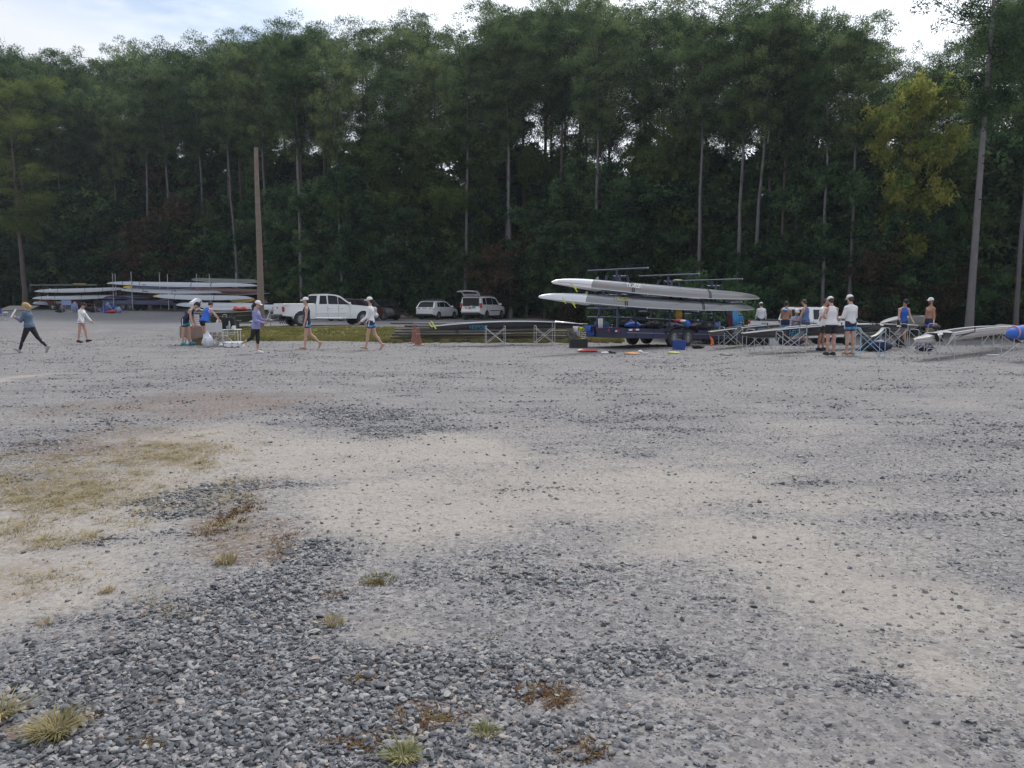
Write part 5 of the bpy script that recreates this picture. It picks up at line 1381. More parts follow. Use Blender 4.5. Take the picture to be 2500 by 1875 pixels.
q = MB(); q.rod((0, -.9, .72), (l2, -.9, .55), .10, n=6); q.rod((0, .9, .72), (l2, .9, .55), .10, n=6); q.box((l2 * .25, 0, .85), (l2 * .46, 1.8, .34)); part('chassis_rail', q, shell_navy, root)
for pxp, ytop in ((269, 667), (301, 668), (349, 664), (384, 664), (439, 670), (476, 668), (539, 670), (570, 665)):
    t = (pxp - 262) / (650 - 262.0); x = t * l2; y = -1.0 if pxp in (301, 349, 439, 539) else .9
    wp = A + Vector((math.cos(head2) * x, math.sin(head2) * x, 0)); topz = ray(pxp, ytop, wp.y).z - A.z
    rack_post(root, x, y, .1, topz, steel, .045)
for x in (2.5, 6.5, 10.5, 14.0):
    for z in (1.35, 1.95, 2.6): q = MB(); q.rod((x, -1.5, z), (x, 1.5, z), .04, n=6); part('cross_arm', q, shell_navy, root)
for x in (3.2, 4.1):
    for s in (-1, 1): wheel(root, x, s * .9, .36, .2, s, 5)
def far_shell(pa, ya, da, pb, yb, db, m_, lab, B=.62, D=.44, **k):
    c, ln, hd, pt = between(pa, da, ya, pb, db, yb)
    return shell('rowing_shell', lab, ln, B, D, m_, c, hd, True, pt, cock=.7, group='shells on the navy rack trailer', sheer=.02, **k)
G2 = 'shells on the navy rack trailer'
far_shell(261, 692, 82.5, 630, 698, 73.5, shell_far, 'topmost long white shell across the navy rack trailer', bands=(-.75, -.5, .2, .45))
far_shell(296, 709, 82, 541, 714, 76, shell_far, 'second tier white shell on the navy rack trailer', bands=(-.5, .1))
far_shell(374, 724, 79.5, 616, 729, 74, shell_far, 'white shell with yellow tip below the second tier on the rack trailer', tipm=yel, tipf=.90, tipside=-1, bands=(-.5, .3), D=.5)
far_shell(290, 727, 83, 420, 729, 81, shell_navy, 'navy shell end low on the rack trailer', B=.7, D=.6)
far_shell(300, 702, 84.5, 470, 704, 80, shell_navy, 'navy shell tucked under the topmost white one', tipm=yel, tipf=.72, tipside=-1)
far_shell(460, 706, 82, 660, 716, 75.5, shell_red, 'maroon shell poking out beyond the wooden pole', D=.6, tipm=mat('grey_cover', (.13, .14, .16), .7), tipf=.78, tipside=1)
far_shell(384, 702, 84, 440, 703, 82, shell_red, 'short red shell end between the white shells')
far_shell(467, 683, 83, 645, 688, 77, shell_olive, 'grey green shell at the very top behind the topmost white one', B=.5, D=.4)
far_shell(560, 732, 76.5, 622, 733, 75, yel, 'yellow shell end beside the wooden pole', D=.5)
far_shell(600, 738, 76, 655, 738, 74, shell_red, 'red shell end low beyond the wooden pole', D=.5)
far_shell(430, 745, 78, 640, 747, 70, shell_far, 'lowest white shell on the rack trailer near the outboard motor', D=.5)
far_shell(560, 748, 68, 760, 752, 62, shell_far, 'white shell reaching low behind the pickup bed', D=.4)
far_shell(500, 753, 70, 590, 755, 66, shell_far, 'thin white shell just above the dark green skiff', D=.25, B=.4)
# a bundle of dark stuff on the lower deck
for x, m_, lb_ in ((1.2, shell_navy, 'navy tarpaulin bundle at the end of the rack trailer deck'), (5.2, blackpl, 'black bundle on the rack trailer deck')):
    wp = A + Vector((math.cos(head2) * x, math.sin(head2) * x, 0)); q = MB(); q.ell((0, 0, 0), (1.5, .7, .35), 12, 8)
    o = part('tarpaulin', q, m_, None); o.location = (wp.x, wp.y, wp.z + 1.22); o.rotation_euler = (0, 0, head2); tag(o, lb_, 'tarpaulin')

# ------------------------------------------------ dark green skiff on its own trailer behind the pickup
green_b = mat('green_skiff', (0.030, 0.037, 0.033), .45, var=.2, dust=.1)
A = at(497, 39.5); Bp = at(632, 42.5); hd = math.atan2(Bp.y - A.y, Bp.x - A.x); ln = (Bp - A).length
root = thing('motor_skiff', 'dark green flat bottomed skiff on a trailer behind the white pickup', 'boat', (A.x, A.y, A.z + .42), hd)
rg = []
for k in range(9):
    t = k / 8; w = .72 * (1 - max(0, (t - .62) / .38) ** 2 * .62); bz = .0 + .32 * max(0, (t - .6) / .4) ** 1.7; tz = .50 + .12 * t ** 2
    rg.append([Vector((ln * t, -w, tz)), Vector((ln * t, -w * .82, bz)), Vector((ln * t, w * .82, bz)), Vector((ln * t, w, tz)), Vector((ln * t, w - .03, tz)), Vector((ln * t, w * .78, bz + .03)), Vector((ln * t, -w * .78, bz + .03)), Vector((ln * t, -w + .03, tz))])
q = MB(); q.rings(rg, True, True); part('hull', q, green_b, root)
for z in (0, -.20):
    for s in (-1, 1):
        q = MB(); q.tube([Vector((p[0].x, s * (-p[0].y) + s * .012 if False else s * abs(p[0].y + (p[1].y - p[0].y) * (-z)) + s * .014, p[0].z + z)) for p in rg], .018, 5); part('rub_rail', q, mat('olive_rail', (.13, .14, .12), .5), root)
for x in (.12, .42, .7): q = MB(); q.box((ln * x, 0, .40), (.28, 1.2, .05), None, .01); part('thwart', q, steel, root)
q = MB(); q.ell((0, 0, 0), (.42, .3, .10), 12, 8); q.ell((-.2, .05, .06), (.16, .2, .09), 9, 6, (0, .4, .3)); q.ell((.15, -.05, .05), (.18, .2, .08), 9, 6, (0, -.3, .8)); o = part('life_jacket_heap', q, mat('orange_red_cloth', (.32, .04, .025), .8, bump=.8, bscale=6), None); o.location = at(588, 41.7) + Vector((0, 0, .98)); tag(o, 'heap of orange red life jackets in the bow of the green skiff', 'life jackets')
# outboard
ob = thing('outboard_motor', 'white outboard motor tilted up at the stern of the green skiff', 'outboard motor', ray(480, 745, 39.3), hd)
q = MB(); q.rings([[Vector(Euler((0, -.55, 0)).to_matrix() @ Vector((x, y, z))) for x, y in [(sx * a * cx, sy) for cx, sy in ((1, b), (1, -b), (-1, -b), (-1, b))for sx in (1,)]] for z, a, b in ((-.18, .22, .12), (.0, .27, .16), (.22, .26, .15), (.30, .18, .10))]); part('cowl', q, shell_wht, ob)
q = MB(); q.box((-.01, -.162, .07), (.36, .01, .06), (0, -.55, 0)); part('cowl_stripe', q, navy, ob)
q = MB(); q.rod((.05, 0, -.15), (-.42, 0, -.42), .07); q.rod((-.42, 0, -.42), (-.62, 0, -.40), .05); q.rod((.1, 0, -.2), (.35, 0, -.3), .05); part('leg', q, steel, ob)
q = MB(); q.lathe([(.02, -.66), (.11, -.64), (.02, -.62)], (0, 0, -.40), 'X', 6); part('propeller', q, blackpl, ob)
# its trailer
tr_ = thing('skiff_trailer', 'bare silver trailer under the green skiff, hitched to the white pickup', 'trailer', (A.x, A.y, A.z), hd)
q = MB(); q.rod((0, -.5, .38), (ln * .8, -.5, .38), .05, n=6); q.rod((0, .5, .38), (ln * .8, .5, .38), .05, n=6); q.rod((ln * .8, -.5, .38), (ln + .9, 0, .44), .05, n=6); q.rod((ln * .8, .5, .38), (ln + .9, 0, .44), .05, n=6); q.rod((ln + .8, 0, .44), (ln + 1.9, .1, .46), .045, n=6); part('frame', q, steel, tr_)
q = MB(); q.rod((ln + .75, -.08, .0), (ln + .75, -.08, .75), .03); q.rod((ln + .55, 0, .45), (ln + .85, 0, 1.0), .035); q.box((ln + .9, 0, 1.0), (.3, .12, .12)); part('winch_post', q, steel, tr_)
q = MB(); q.rod((1.3, -.8, .27), (1.3, .8, .27), .03); q.box((1.3, -.72, .50), (.8, .2, .04)); q.box((1.3, .72, .50), (.8, .2, .04)); part('axle', q, steel, tr_)
for s in (-1, 1): wheel(tr_, 1.3, s * .74, .28, .16, s, 5)
q = MB()
for k in range(3): q.tube([(ln + 1.35 + .16 * k, -.1, .42), (ln + 1.42 + .16 * k, -.1, .25), (ln + 1.5 + .16 * k, -.1, .42)], .014)
part('safety_chain', q, blackpl, tr_)

# ------------------------------------------------ stack of long dark poles behind the cones
polem = mat('dark_pole', (0.050, 0.045, 0.047), .6, var=.3, dust=.1)
polel = mat('grey_pole', (0.15, 0.14, 0.14), .6, var=.3)
rp = random.Random(3)
for k in range(34):
    lay = k // 5; px0 = 955 + rp.uniform(-4, 20) + (lay > 3) * rp.uniform(0, 60); l = rp.uniform(4.0, 7.2); d = 33.2 + (k % 5) * .22 + rp.uniform(-.08, .08)
    if k % 5 == 4 and lay < 6: px0 = rp.uniform(1220, 1260); l = rp.uniform(2.5, 3.4)
    a = at(px0, d); z = a.z + .07 + lay * .12; tilt = rp.uniform(-.01, .012); hdg = rp.uniform(-.03, .04) + .015
    q = MB(); b = Vector((l * math.cos(hdg), l * math.sin(hdg), l * tilt)); q.rod((0, 0, 0), b, .042, .040, 7)
    o = part('long_pole', q, polel if rp.random() < .3 else polem, None); o.location = (a.x, a.y, z); tag(o, 'long dark round pole in the pile on the grass behind the traffic cones', 'pole', 'dark poles piled on the grass')
# ------------------------------------------------ traffic cones
conem = mat('faded_cone', (0.21, 0.085, 0.06), .8, var=.2)
def cone(label, px, d, h, dead=0):
    p = at(px, d); root = thing('traffic_cone', label, 'traffic cone', p, .3, 'old traffic cones'); s = h
    q = MB(); q.lathe([(.15 * s / .7, .02), (.135 * s / .7, .05), (.035 * s / .7, h * .96), (.03 * s / .7, h)], n=16); part('cone_body', q, conem, root)
    q = MB(); q.box((0, 0, .018), (.42 * s / .7, .42 * s / .7, .036), None, .01); part('base', q, mat('cone_base', (.30, .22, .20), .9), root)
    q = MB(); q.lathe([(.085, h * .60), (.080, h * .66)], n=16); part('collar_band', q, mat('cone_band', (.42, .2, .15), .8), root)
    q = MB(); q.lathe([(.040, h * .94), (.040, h * .985)], n=12); part('pale_tip', q, mat('cone_tip', (.45, .3, .26), .8), root)
cone('faded orange traffic cone standing in front, its pale base showing', 1021, 30.4, .72)
cone('faded orange traffic cone leaning into the weeds behind the other', 1012, 32.2, .80)
# ================================================================== PEOPLE
def surf_nets(f, o, h):
    """f grid of signed values, o origin, h cell -> verts, quads (naive surface nets)"""
    nx, ny, nz_ = f.shape; s = f < 0
    c = [s[i:nx - 1 + i, j:ny - 1 + j, k:nz_ - 1 + k] for i in (0, 1) for j in (0, 1) for k in (0, 1)]
    cnt = sum(x.astype(np.int8) for x in c); act = (cnt > 0) & (cnt < 8)
    idx = -np.ones(act.shape, np.int64); ii = np.argwhere(act); idx[act] = np.arange(len(ii))
    acc = np.zeros((len(ii), 3)); w = np.zeros(len(ii))
    corners = [(i, j, k) for i in (0, 1) for j in (0, 1) for k in (0, 1)]
    for a in range(8):
        for ax in range(3):
            if corners[a][ax]: continue
            b = list(corners[a]); b[ax] = 1; A_ = np.array(corners[a]); B_ = np.array(b)
            fa = f[tuple((ii + A_).T)]; fb = f[tuple((ii + B_).T)]; m = (fa < 0) != (fb < 0)
            t = np.where(m, fa / np.where(m, fa - fb, 1), 0)
            acc[m] += (A_ + (B_ - A_) * t[:, None])[m]; w[m] += 1
    V = (ii + acc / w[:, None]) * h + o
    Q = []
    for ax in range(3):
        sl0 = [slice(None)] * 3; sl1 = [slice(None)] * 3; sl0[ax] = slice(0, -1); sl1[ax] = slice(1, None)
        ch = s[tuple(sl0)] != s[tuple(sl1)]
        e = np.argwhere(ch); o1, o2 = [(1, 2), (2, 0), (0, 1)][ax]
        e = e[(e[:, o1] > 0) & (e[:, o2] > 0) & (e[:, o1] < f.shape[o1] - 1) & (e[:, o2] < f.shape[o2] - 1) & (e[:, ax] < idx.shape[ax])]
        d1 = np.zeros(3, int); d1[o1] = 1; d2 = np.zeros(3, int); d2[o2] = 1
        q = np.stack([idx[tuple((e - d1 - d2).T)], idx[tuple((e - d2).T)], idx[tuple(e.T)], idx[tuple((e - d1).T)]], -1)
        flip = ~s[tuple(e.T)]; q[flip] = q[flip][:, ::-1]; Q.append(q[(q >= 0).all(1)])
    return V, np.concatenate(Q)
def sdf(P, prims, k=.03):
    """smooth union of tapered capsules (a, b, ra, rb, lateral squash)"""
    d = None
    for a, b, ra, rb, ky in prims:
        a = np.array(a); b = np.array(b); ab = b - a; L2 = max(1e-9, (ab ** 2).sum())
        t = np.clip(((P - a) @ ab) / L2, 0, 1); q = P - a - t[..., None] * ab
        dd = np.sqrt(q[..., 0] ** 2 + (q[..., 1] / ky) ** 2 + q[..., 2] ** 2) - (ra + (rb - ra) * t)
        if ky > 1: dd = dd * (1 / ky) ** .35
        if d is None: d = dd
        else:
            h_ = np.clip(.5 + .5 * (d - dd) / k, 0, 1); d = d * (1 - h_) + dd * h_ - k * h_ * (1 - h_)
    return d
def sdf_mesh(name, prims, m, cuts=(), k=.03, h=.017, extra=None):
    pts = np.array([p[0] for p in prims] + [p[1] for p in prims]); rm = max(max(p[2], p[3]) * max(1, p[4]) for p in prims) + .05
    lo, hi = pts.min(0) - rm, pts.max(0) + rm; n = np.ceil((hi - lo) / h).astype(int) + 1
    g = np.stack(np.meshgrid(*[lo[i] + h * np.arange(n[i]) for i in range(3)], indexing='ij'), -1)
    f = sdf(g, prims, k)
    for pt, nr in cuts: f = np.maximum(f, (g - np.array(pt)) @ np.array(nr, float))
    V, Q = surf_nets(f, lo, h)
    if extra:
        for v, q in extra: Q = np.concatenate([Q, q + len(V)]); V = np.concatenate([V, v])
    me = np_mesh(name, V, Q, m, smooth=True); return me
def finger_arr(pts, rs, n=6):
    m = MB(); rg = []
    for i, p in enumerate(pts):
        d = (Vector(pts[min(i + 1, len(pts) - 1)]) - Vector(pts[max(i - 1, 0)])).normalized(); s = d.orthogonal().normalized(); t = d.cross(s)
        rg.append([Vector(p) + (s * math.cos(a) + t * math.sin(a)) * rs[i] for a in [2 * math.pi * j / n for j in range(n)]])
    V = np.array([tuple(v) for r_ in rg for v in r_]); Q = []
    for k in range(len(rg) - 1):
        for i in range(n): j = (i + 1) % n; Q.append((k * n + i, k * n + j, (k + 1) * n + j, (k + 1) * n + i))
    Q.append(tuple((len(rg) - 1) * n + i for i in (0, 1, 2, 3))); Q.append(tuple((len(rg) - 1) * n + i for i in (0, 3, 4, 5)))
    return V, np.array(Q)
skins = {'fair': mat('skin_fair', (.48, .29, .22), .55, var=.06), 'tan': mat('skin_tan', (.38, .20, .13), .55, var=.06), 'pink': mat('skin_pink', (.50, .28, .22), .55, var=.06)}
hairs = {'brown': mat('hair_brown', (.055, .032, .02), .7, var=.3, nscale=40), 'dark': mat('hair_dark', (.022, .016, .014), .7, var=.3, nscale=40), 'blond': mat('hair_blond', (.42, .29, .12), .6, var=.35, nscale=40)}
def cloth(nm, c, **k): return mat('cloth_' + nm, c, .85, var=.10, nscale=7, bump=.5, bscale=9, **k)
C_white = cloth('white', (.70, .70, .72)); C_navy = cloth('navy', (.018, .022, .06)); C_black = cloth('black', (.014, .014, .017)); C_royal = cloth('royal', (.03, .12, .50)); C_sky = cloth('sky', (.06, .28, .56))
C_lav = cloth('lavender', (.24, .24, .46)); C_denim = cloth('denim', (.085, .125, .19)); C_steelb = cloth('steel_blue', (.09, .15, .32)); C_greyb = cloth('grey_blue', (.30, .32, .42)); C_cap = cloth('cap_white', (.66, .66, .68)); C_capbl = cloth('cap_black', (.02, .02, .026)); C_teal = cloth('teal', (.03, .25, .30)); C_peri = cloth('periwinkle', (.14, .19, .55))
shoe_g = mat('shoe_grey', (.32, .32, .34), .8); shoe_k = mat('shoe_black', (.02, .02, .022), .8); shoe_w = mat('shoe_white', (.58, .58, .6), .8); eye_m = mat('eye_dark', (.02, .015, .012), .3)

def person(label, loc, heading, h, skin='fair', lean=0, hips=(0, 0), knees=(0, 0), arms=((10, 8, 15), (-10, 8, 15)), top=None, topm=None, bottom='shorts', botm=None, hair='brown', capm=None, ponytail=None, shoes=None,
           head=0, turn=0, build=1.0, shin_m=None, legcut=.45, hipz=None, stripe=None, top_len=.0, accent=None, beard=False, group=None, twist=0, backpanel=None, lift=(0, 0)):
    """stands at loc facing heading; legs/arms in degrees, order (left, right)"""
    s = h / 1.80; S = lambda v: np.array(v, float) * s; ls = math.sin; lc = math.cos
    th, sh_ = .43 * s, .44 * s; J = {}
    def leg(a, kn): 
        a = R(a); b = a - R(kn); return np.array([ls(a) * th, 0, -lc(a) * th]), np.array([ls(b) * sh_, 0, -lc(b) * sh_])
    hipl = [np.array([0, .095 * s, 0]), np.array([0, -.095 * s, 0])]; legs = []
    for i in (0, 1):
        t_, k_ = leg(hips[i], knees[i]); kn = hipl[i] + t_; an = kn + k_; b = R(hips[i] - knees[i] - lift[i]); legs.append((hipl[i], kn, an, b))
    def toe(an, b): f = np.array([lc(b), 0, ls(b)]) ; return an + f * .17 * s + np.array([ls(b), 0, -lc(b)]) * .045 * s
    def heel(an, b): f = np.array([lc(b), 0, ls(b)]); return an - f * .04 * s + np.array([ls(b), 0, -lc(b)]) * .05 * s
    low = min(min(toe(l[2], l[3])[2], heel(l[2], l[3])[2]) for l in legs) - .032 * s
    hz = -low if hipz is None else hipz
    off = np.array([0, 0, hz]); legs = [(a + off, b + off, c + off, d) for a, b, c, d in legs]
    sp = np.array([ls(R(lean)), 0, lc(R(lean))]); fw = np.array([sp[2], 0, -sp[0]])
    pel = off.copy(); wai = pel + sp * .17 * s; che = pel + sp * .38 * s + fw * .01 * s; nb = pel + sp * .54 * s; hd0 = nb
    hp = R(lean * .55 + head); hu = np.array([ls(hp), 0, lc(hp)]); hf = np.array([hu[2] * lc(R(turn)), ls(R(turn)), -hu[0] * lc(R(turn))])
    skull = nb + hu * .185 * s + hf * .015 * s; neck = nb + hu * .08 * s
    shl = [nb - sp * .085 * s + np.array([0, y * .160 * s * (.9 + .1 * build), 0]) for y in (1, -1)]
    A_ = []
    for i, (fa, ab, el) in enumerate(arms):
        sgn = 1 if i == 0 else -1; fa_, ab_ = R(fa), R(ab)
        u = np.array([ls(fa_) * lc(ab_), sgn * ls(ab_), -lc(fa_) * lc(ab_)]); e = shl[i] + u * .285 * s
        f2 = fa_ + R(el); u2 = np.array([ls(f2), sgn * ls(ab_) * .5 if el < 60 else -sgn * .35, -lc(f2)]); u2 /= np.linalg.norm(u2); w = e + u2 * .25 * s
        A_.append((shl[i], e, w, u2, sgn))
    b_ = build
    torso = [(pel + np.array([0, 0, .0]), pel + sp * .06 * s, .105 * s * b_, .105 * s * b_, 1.45), (pel + sp * .06 * s, wai, .10 * s * b_, .088 * s * b_, 1.38), (wai, che, .088 * s * b_, .112 * s * b_, 1.38), (che, nb - sp * .07 * s, .112 * s * b_, .082 * s * b_, 1.55),
             (shl[0], shl[1], .050 * s, .050 * s, 1), (shl[0], nb + sp * .01 * s, .045 * s, .045 * s, 1), (shl[1], nb + sp * .01 * s, .045 * s, .045 * s, 1)]
    legp = []
    for a, k_, an, b in legs: legp += [(a - np.array([0, 0, .01]), k_, .088 * s * b_, .056 * s, 1), (k_, an, .055 * s, .034 * s, 1), (k_ * .62 + an * .38 - np.array([.015, 0, 0]), k_ * .5 + an * .5 - np.array([.012, 0, 0]), .050 * s, .046 * s, 1)]
    feet = []
    for a, k_, an, b in legs: feet += [(an, heel(an, b), .034 * s, .032 * s, 1), (heel(an, b), toe(an, b), .034 * s, .030 * s, 1.15), (an, toe(an, b), .034 * s, .024 * s, 1.15)]
    armp = []
    for a, e, w, u2, sg in A_: armp += [(a, a, .060 * s, .060 * s, 1), (a, e, .050 * s * (.9 + .1 * b_), .038 * s, 1), (e, w, .038 * s, .026 * s, 1), (w, w + u2 * .06 * s, .028 * s, .032 * s, 1)]
    headp = [(nb - sp * .02 * s, neck, .060 * s, .052 * s, 1), (neck, skull - hu * .05 * s, .050 * s, .062 * s, 1), (skull + hu * .03 * s - hf * .012 * s, skull + hu * .035 * s + hf * .014 * s, .088 * s, .082 * s, .88), (skull - hu * .04 * s + hf * .02 * s, skull - hu * .075 * s + hf * .045 * s, .066 * s, .040 * s, .9),
             (skull + hu * .008 * s + hf * .085 * s, skull - hu * .022 * s + hf * .106 * s, .010 * s, .014 * s, 1)]
    lat = np.cross(hu, hf)
    for sg in (1, -1): headp.append((skull + lat * sg * .078 * s, skull + lat * sg * .082 * s - hu * .02 * s, .018 * s, .014 * s, .6))
    ex = []
    for a, e, w, u2, sg in A_:
        sd = np.cross(u2, [0, sg, 0]); sd = sd / (np.linalg.norm(sd) + 1e-9); pal = w + u2 * .085 * s; inn = np.array([0, -sg, 0.0])
        for j in range(4):
            o_ = pal + sd * (j - 1.5) * .019 * s; l = (.066, .078, .072, .055)[j] * s; p1 = o_ + u2 * l * .5 + inn * .008 * s; p2 = p1 + (u2 * .8 + inn * .55) * l * .35; p3 = p2 + (u2 * .4 + inn * .7) * l * .25
            ex.append(finger_arr([o_ - u2 * .02 * s, p1, p2, p3], [.0095 * s, .009 * s, .0085 * s, .006 * s]))
        o_ = w + u2 * .03 * s - sd * .026 * s; ex.append(finger_arr([o_, o_ - sd * .020 * s + u2 * .03 * s, o_ - sd * .024 * s + u2 * .058 * s + inn * .012 * s], [.013 * s, .011 * s, .008 * s]))
    root = thing('person', label, 'person', loc, heading, group)
    sk = skins[skin]
    part('body', sdf_mesh('body', torso + legp + feet + armp + headp, sk, extra=ex, k=.022 * s), None, root)
    if topm is not None and top:
        inf = .014 * s
        tp = [(a, b, ra + inf, rb + inf, ky) for a, b, ra, rb, ky in torso[:4]]; tp[0] = (pel + sp * .0, *tp[0][1:]) if top != 'crop' else tp[0]
        hem = pel + sp * (-.02 - top_len) * s
        if top_len: tp.append((pel - sp * (.04 + top_len) * s, pel, .122 * s * b_ + inf, .115 * s * b_ + inf, 1.5))
        cuts = [(hem, -sp), (nb + sp * .035 * s, sp)]
        if top == 'tank':
            tp.append((shl[0] * .62 + shl[1] * .38, shl[1] * .62 + shl[0] * .38, .052 * s, .052 * s, 1))
            for i in (0, 1): cuts.append((shl[i] + np.array([0, (-.040 if i == 0 else .040) * s, 0]), (0, 1 if i == 0 else -1, 0.35)))
        else:
            tp += [(shl[0], shl[1], .058 * s, .058 * s, 1), (shl[0], nb, .054 * s, .052 * s, 1), (shl[1], nb, .054 * s, .052 * s, 1)]
            for a, e, w, u2, sg in A_:
                tp += [(a, a, .066 * s, .066 * s, 1)]
                if top == 'tee': tp += [(a, a + (e - a) * .62, .068 * s, .062 * s, 1)]
                else: tp += [(a, e, .066 * s, .056 * s, 1), (e, e + (w - e) * .92, .056 * s, .042 * s, 1)]
        me = sdf_mesh('shirt', tp, topm, cuts, k=.025 * s); part('shirt', me, None, root)
        if accent:
            bpnl = [(a, b, ra + inf + .004 * s, rb + inf + .004 * s, ky) for a, b, ra, rb, ky in torso[1:4]]
            part('shirt_panel', sdf_mesh('shirt_panel', bpnl, accent, [(nb - sp * .04 * s, sp), (wai - sp * .05 * s, -sp), (wai + np.array([0, .05 * s, 0]), (0, 1, 0)), (wai - np.array([0, .05 * s, 0]), (0, -1, 0))], k=.02), None, root)
    if botm is not None:
        inf = .010 * s; bp = [(pel - sp * .01, pel + sp * .07 * s, .105 * s * b_ + inf, .102 * s * b_ + inf, 1.42)]; cuts = [(pel + sp * .10 * s, sp)]
        for a, k_, an, b in legs:
            if bottom == 'long': bp += [(a, k_, .088 * s * b_ + inf, .060 * s + inf * .7, 1), (k_, an - (an - k_) * .06, .060 * s + inf * .4, .040 * s + inf * .3, 1), (k_ * .62 + an * .38, k_ * .5 + an * .5, .056 * s, .052 * s, 1)]
            elif bottom == 'capri': bp += [(a, k_, .088 * s * b_ + inf, .060 * s + inf * .6, 1), (k_, k_ + (an - k_) * .38, .060 * s + inf * .3, .055 * s, 1)]
            else: bp += [(a, a + (k_ - a) * legcut, .092 * s * b_ + inf, .082 * s * b_ + inf, 1)]
        part('shorts' if bottom == 'shorts' else 'leggings', sdf_mesh('shorts', bp, botm, cuts, k=.02 * s), None, root)
        if stripe is not None:
            for i, (a, k_, an, b) in enumerate(legs):
                sg = 1 if i == 0 else -1; e0 = a + (k_ - a) * (legcut - .16); e1 = a + (k_ - a) * (legcut + .05)
                part('shorts_hem', sdf_mesh('shorts_hem', [(e0, e1, .094 * s * b_ + inf, .086 * s * b_ + inf, 1)], stripe, [(e0, (a - k_) / np.linalg.norm(a - k_)), (e1, (k_ - a) / np.linalg.norm(k_ - a))], k=.01), None, root)
                q = MB(); p0 = a + np.array([0, sg * .118 * s * b_, .05 * s]); p1 = a + (k_ - a) * legcut + np.array([0, sg * .102 * s * b_, 0]); q.tube([tuple(p0), tuple((p0 + p1) / 2 + np.array([0, sg * .008, 0])), tuple(p1)], [.014 * s] * 3, 5); part('side_stripe', q, C_white, root)
    if shoes is not None:
        sh = [(a, b, ra + .009 * s, rb + .009 * s, ky) for a, b, ra, rb, ky in feet]; cuts = []
        part('shoes', sdf_mesh('shoes', [x for i, x in enumerate(sh) if i % 3 != 0] + [(x[0] * .45 + x[1] * .55, x[1], x[2], x[3], 1) for i, x in enumerate(sh) if i % 3 == 0], shoes, k=.012), None, root)
    hm = hairs[hair]
    hr = [(skull + hu * .035 * s - hf * .022 * s, skull + hu * .045 * s + hf * .004 * s, .090 * s, .085 * s, .90), (skull - hu * .02 * s - hf * .05 * s, skull + hu * .02 * s - hf * .035 * s, .066 * s, .084 * s, .95)]
    if ponytail:
        pt = skull - hf * .10 * s + hu * .03 * s; hr += [(pt, pt - hf * .05 * s - hu * ponytail * .5, .05 * s, .055 * s, 1), (pt - hf * .05 * s - hu * ponytail * .5, pt - hf * .03 * s - hu * ponytail, .05 * s, .025 * s, 1)]
    part('hair', sdf_mesh('hair', hr, hm, [(skull + hf * .052 * s - hu * .0, (hf * .9 - hu * .45))], k=.02), None, root)
    if beard: part('beard', sdf_mesh('beard', [(skull - hu * .055 * s + hf * .03 * s, skull - hu * .088 * s + hf * .05 * s, .063 * s, .042 * s, .95)], hm, [(skull - hu * .028 * s, hu * 1.0)], k=.01), None, root)
    if capm is not None:
        cp = [(skull + hu * .055 * s - hf * .014 * s, skull + hu * .062 * s + hf * .012 * s, .098 * s, .094 * s, .92)]
        cpo = part('cap', sdf_mesh('cap', cp, capm, [(skull + hu * .034 * s, -hu)], k=.02), None, root)
        q = MB(); rg = []
        for k in range(5):
            t = k / 4; rg.append([Vector(tuple(skull + hu * (.042 - .018 * t) * s + hf * (.075 + .095 * t) * s + lat * yy * .075 * (1 - .35 * t * t) * s + hu * (.018 * (1 - yy * yy)) * s + hu * dz * s)) for dz, ys in ((0, (-1, -.5, 0, .5, 1)), (.006, (1, .5, 0, -.5, -1))) for yy in ys])
        q.rings(rg, True, True); part('cap_peak', q, capm, cpo)
    for sg in (1, -1):
        q = MB(); q.ell(tuple(skull - hu * .002 * s + hf * .080 * s + lat * sg * .032 * s), (.010 * s, .011 * s, .008 * s), 6, 5); part('eye', q, eye_m, root)
    q = MB(); q.ell(tuple(skull - hu * .052 * s + hf * .087 * s), (.008 * s, .020 * s, .005 * s), 6, 5); part('mouth', q, mat('lips', (.32, .12, .10), .5), root)
    return root, dict(J=A_, pel=pel, skull=skull, hu=hu, hf=hf, legs=legs, s=s)
def P2(px, d): return at(px, d)
LEFT, RIGHT, AWAY, TOWARD = math.pi, 0.0, math.pi / 2, -math.pi / 2
W_, i1 = person('woman walking, denim jacket, black leggings, blond ponytail, holding white papers', P2(76, 25.6), LEFT + .05, 1.70, lean=6, hips=(24, -28), knees=(4, 14), arms=((25, 10, 95), (25, 10, 80)), top='long', topm=C_denim, bottom='long', botm=C_black, hair='blond', ponytail=.20, shoes=shoe_g, build=1.2, top_len=.02, head=8, lift=(-10, 25))
a = i1['J'][0]; q = MB(); q.box((0, 0, 0), (.02, .22, .30), (0, -.5, 0)); pp = link_mesh('paper_sheets', q.mesh('paper_sheets', whitet), None)
wv = W_.matrix_basis @ Vector(tuple(a[2] + a[3] * .12 + np.array([.02, -.06, .08]))); M0 = Matrix.Translation(W_.location) @ Euler(W_.rotation_euler).to_matrix().to_4x4()
pp.location = M0 @ Vector(tuple(a[2] + a[3] * .12 + np.array([.02, -.06, .08]))); pp.rotation_euler = (0, 0, LEFT + .7); tag(pp, 'white papers held up by the woman in the denim jacket', 'papers')
person('person walking in white long sleeved shirt, blue shorts and black cap', P2(201, 32.6), RIGHT, 1.66, lean=5, hips=(16, -6), knees=(8, 4), arms=((28, 8, 12), (5, 8, 20)), top='long', topm=C_white, botm=C_peri, legcut=.16, hair='dark', capm=C_capbl, shoes=shoe_k, top_len=.05, head=22)
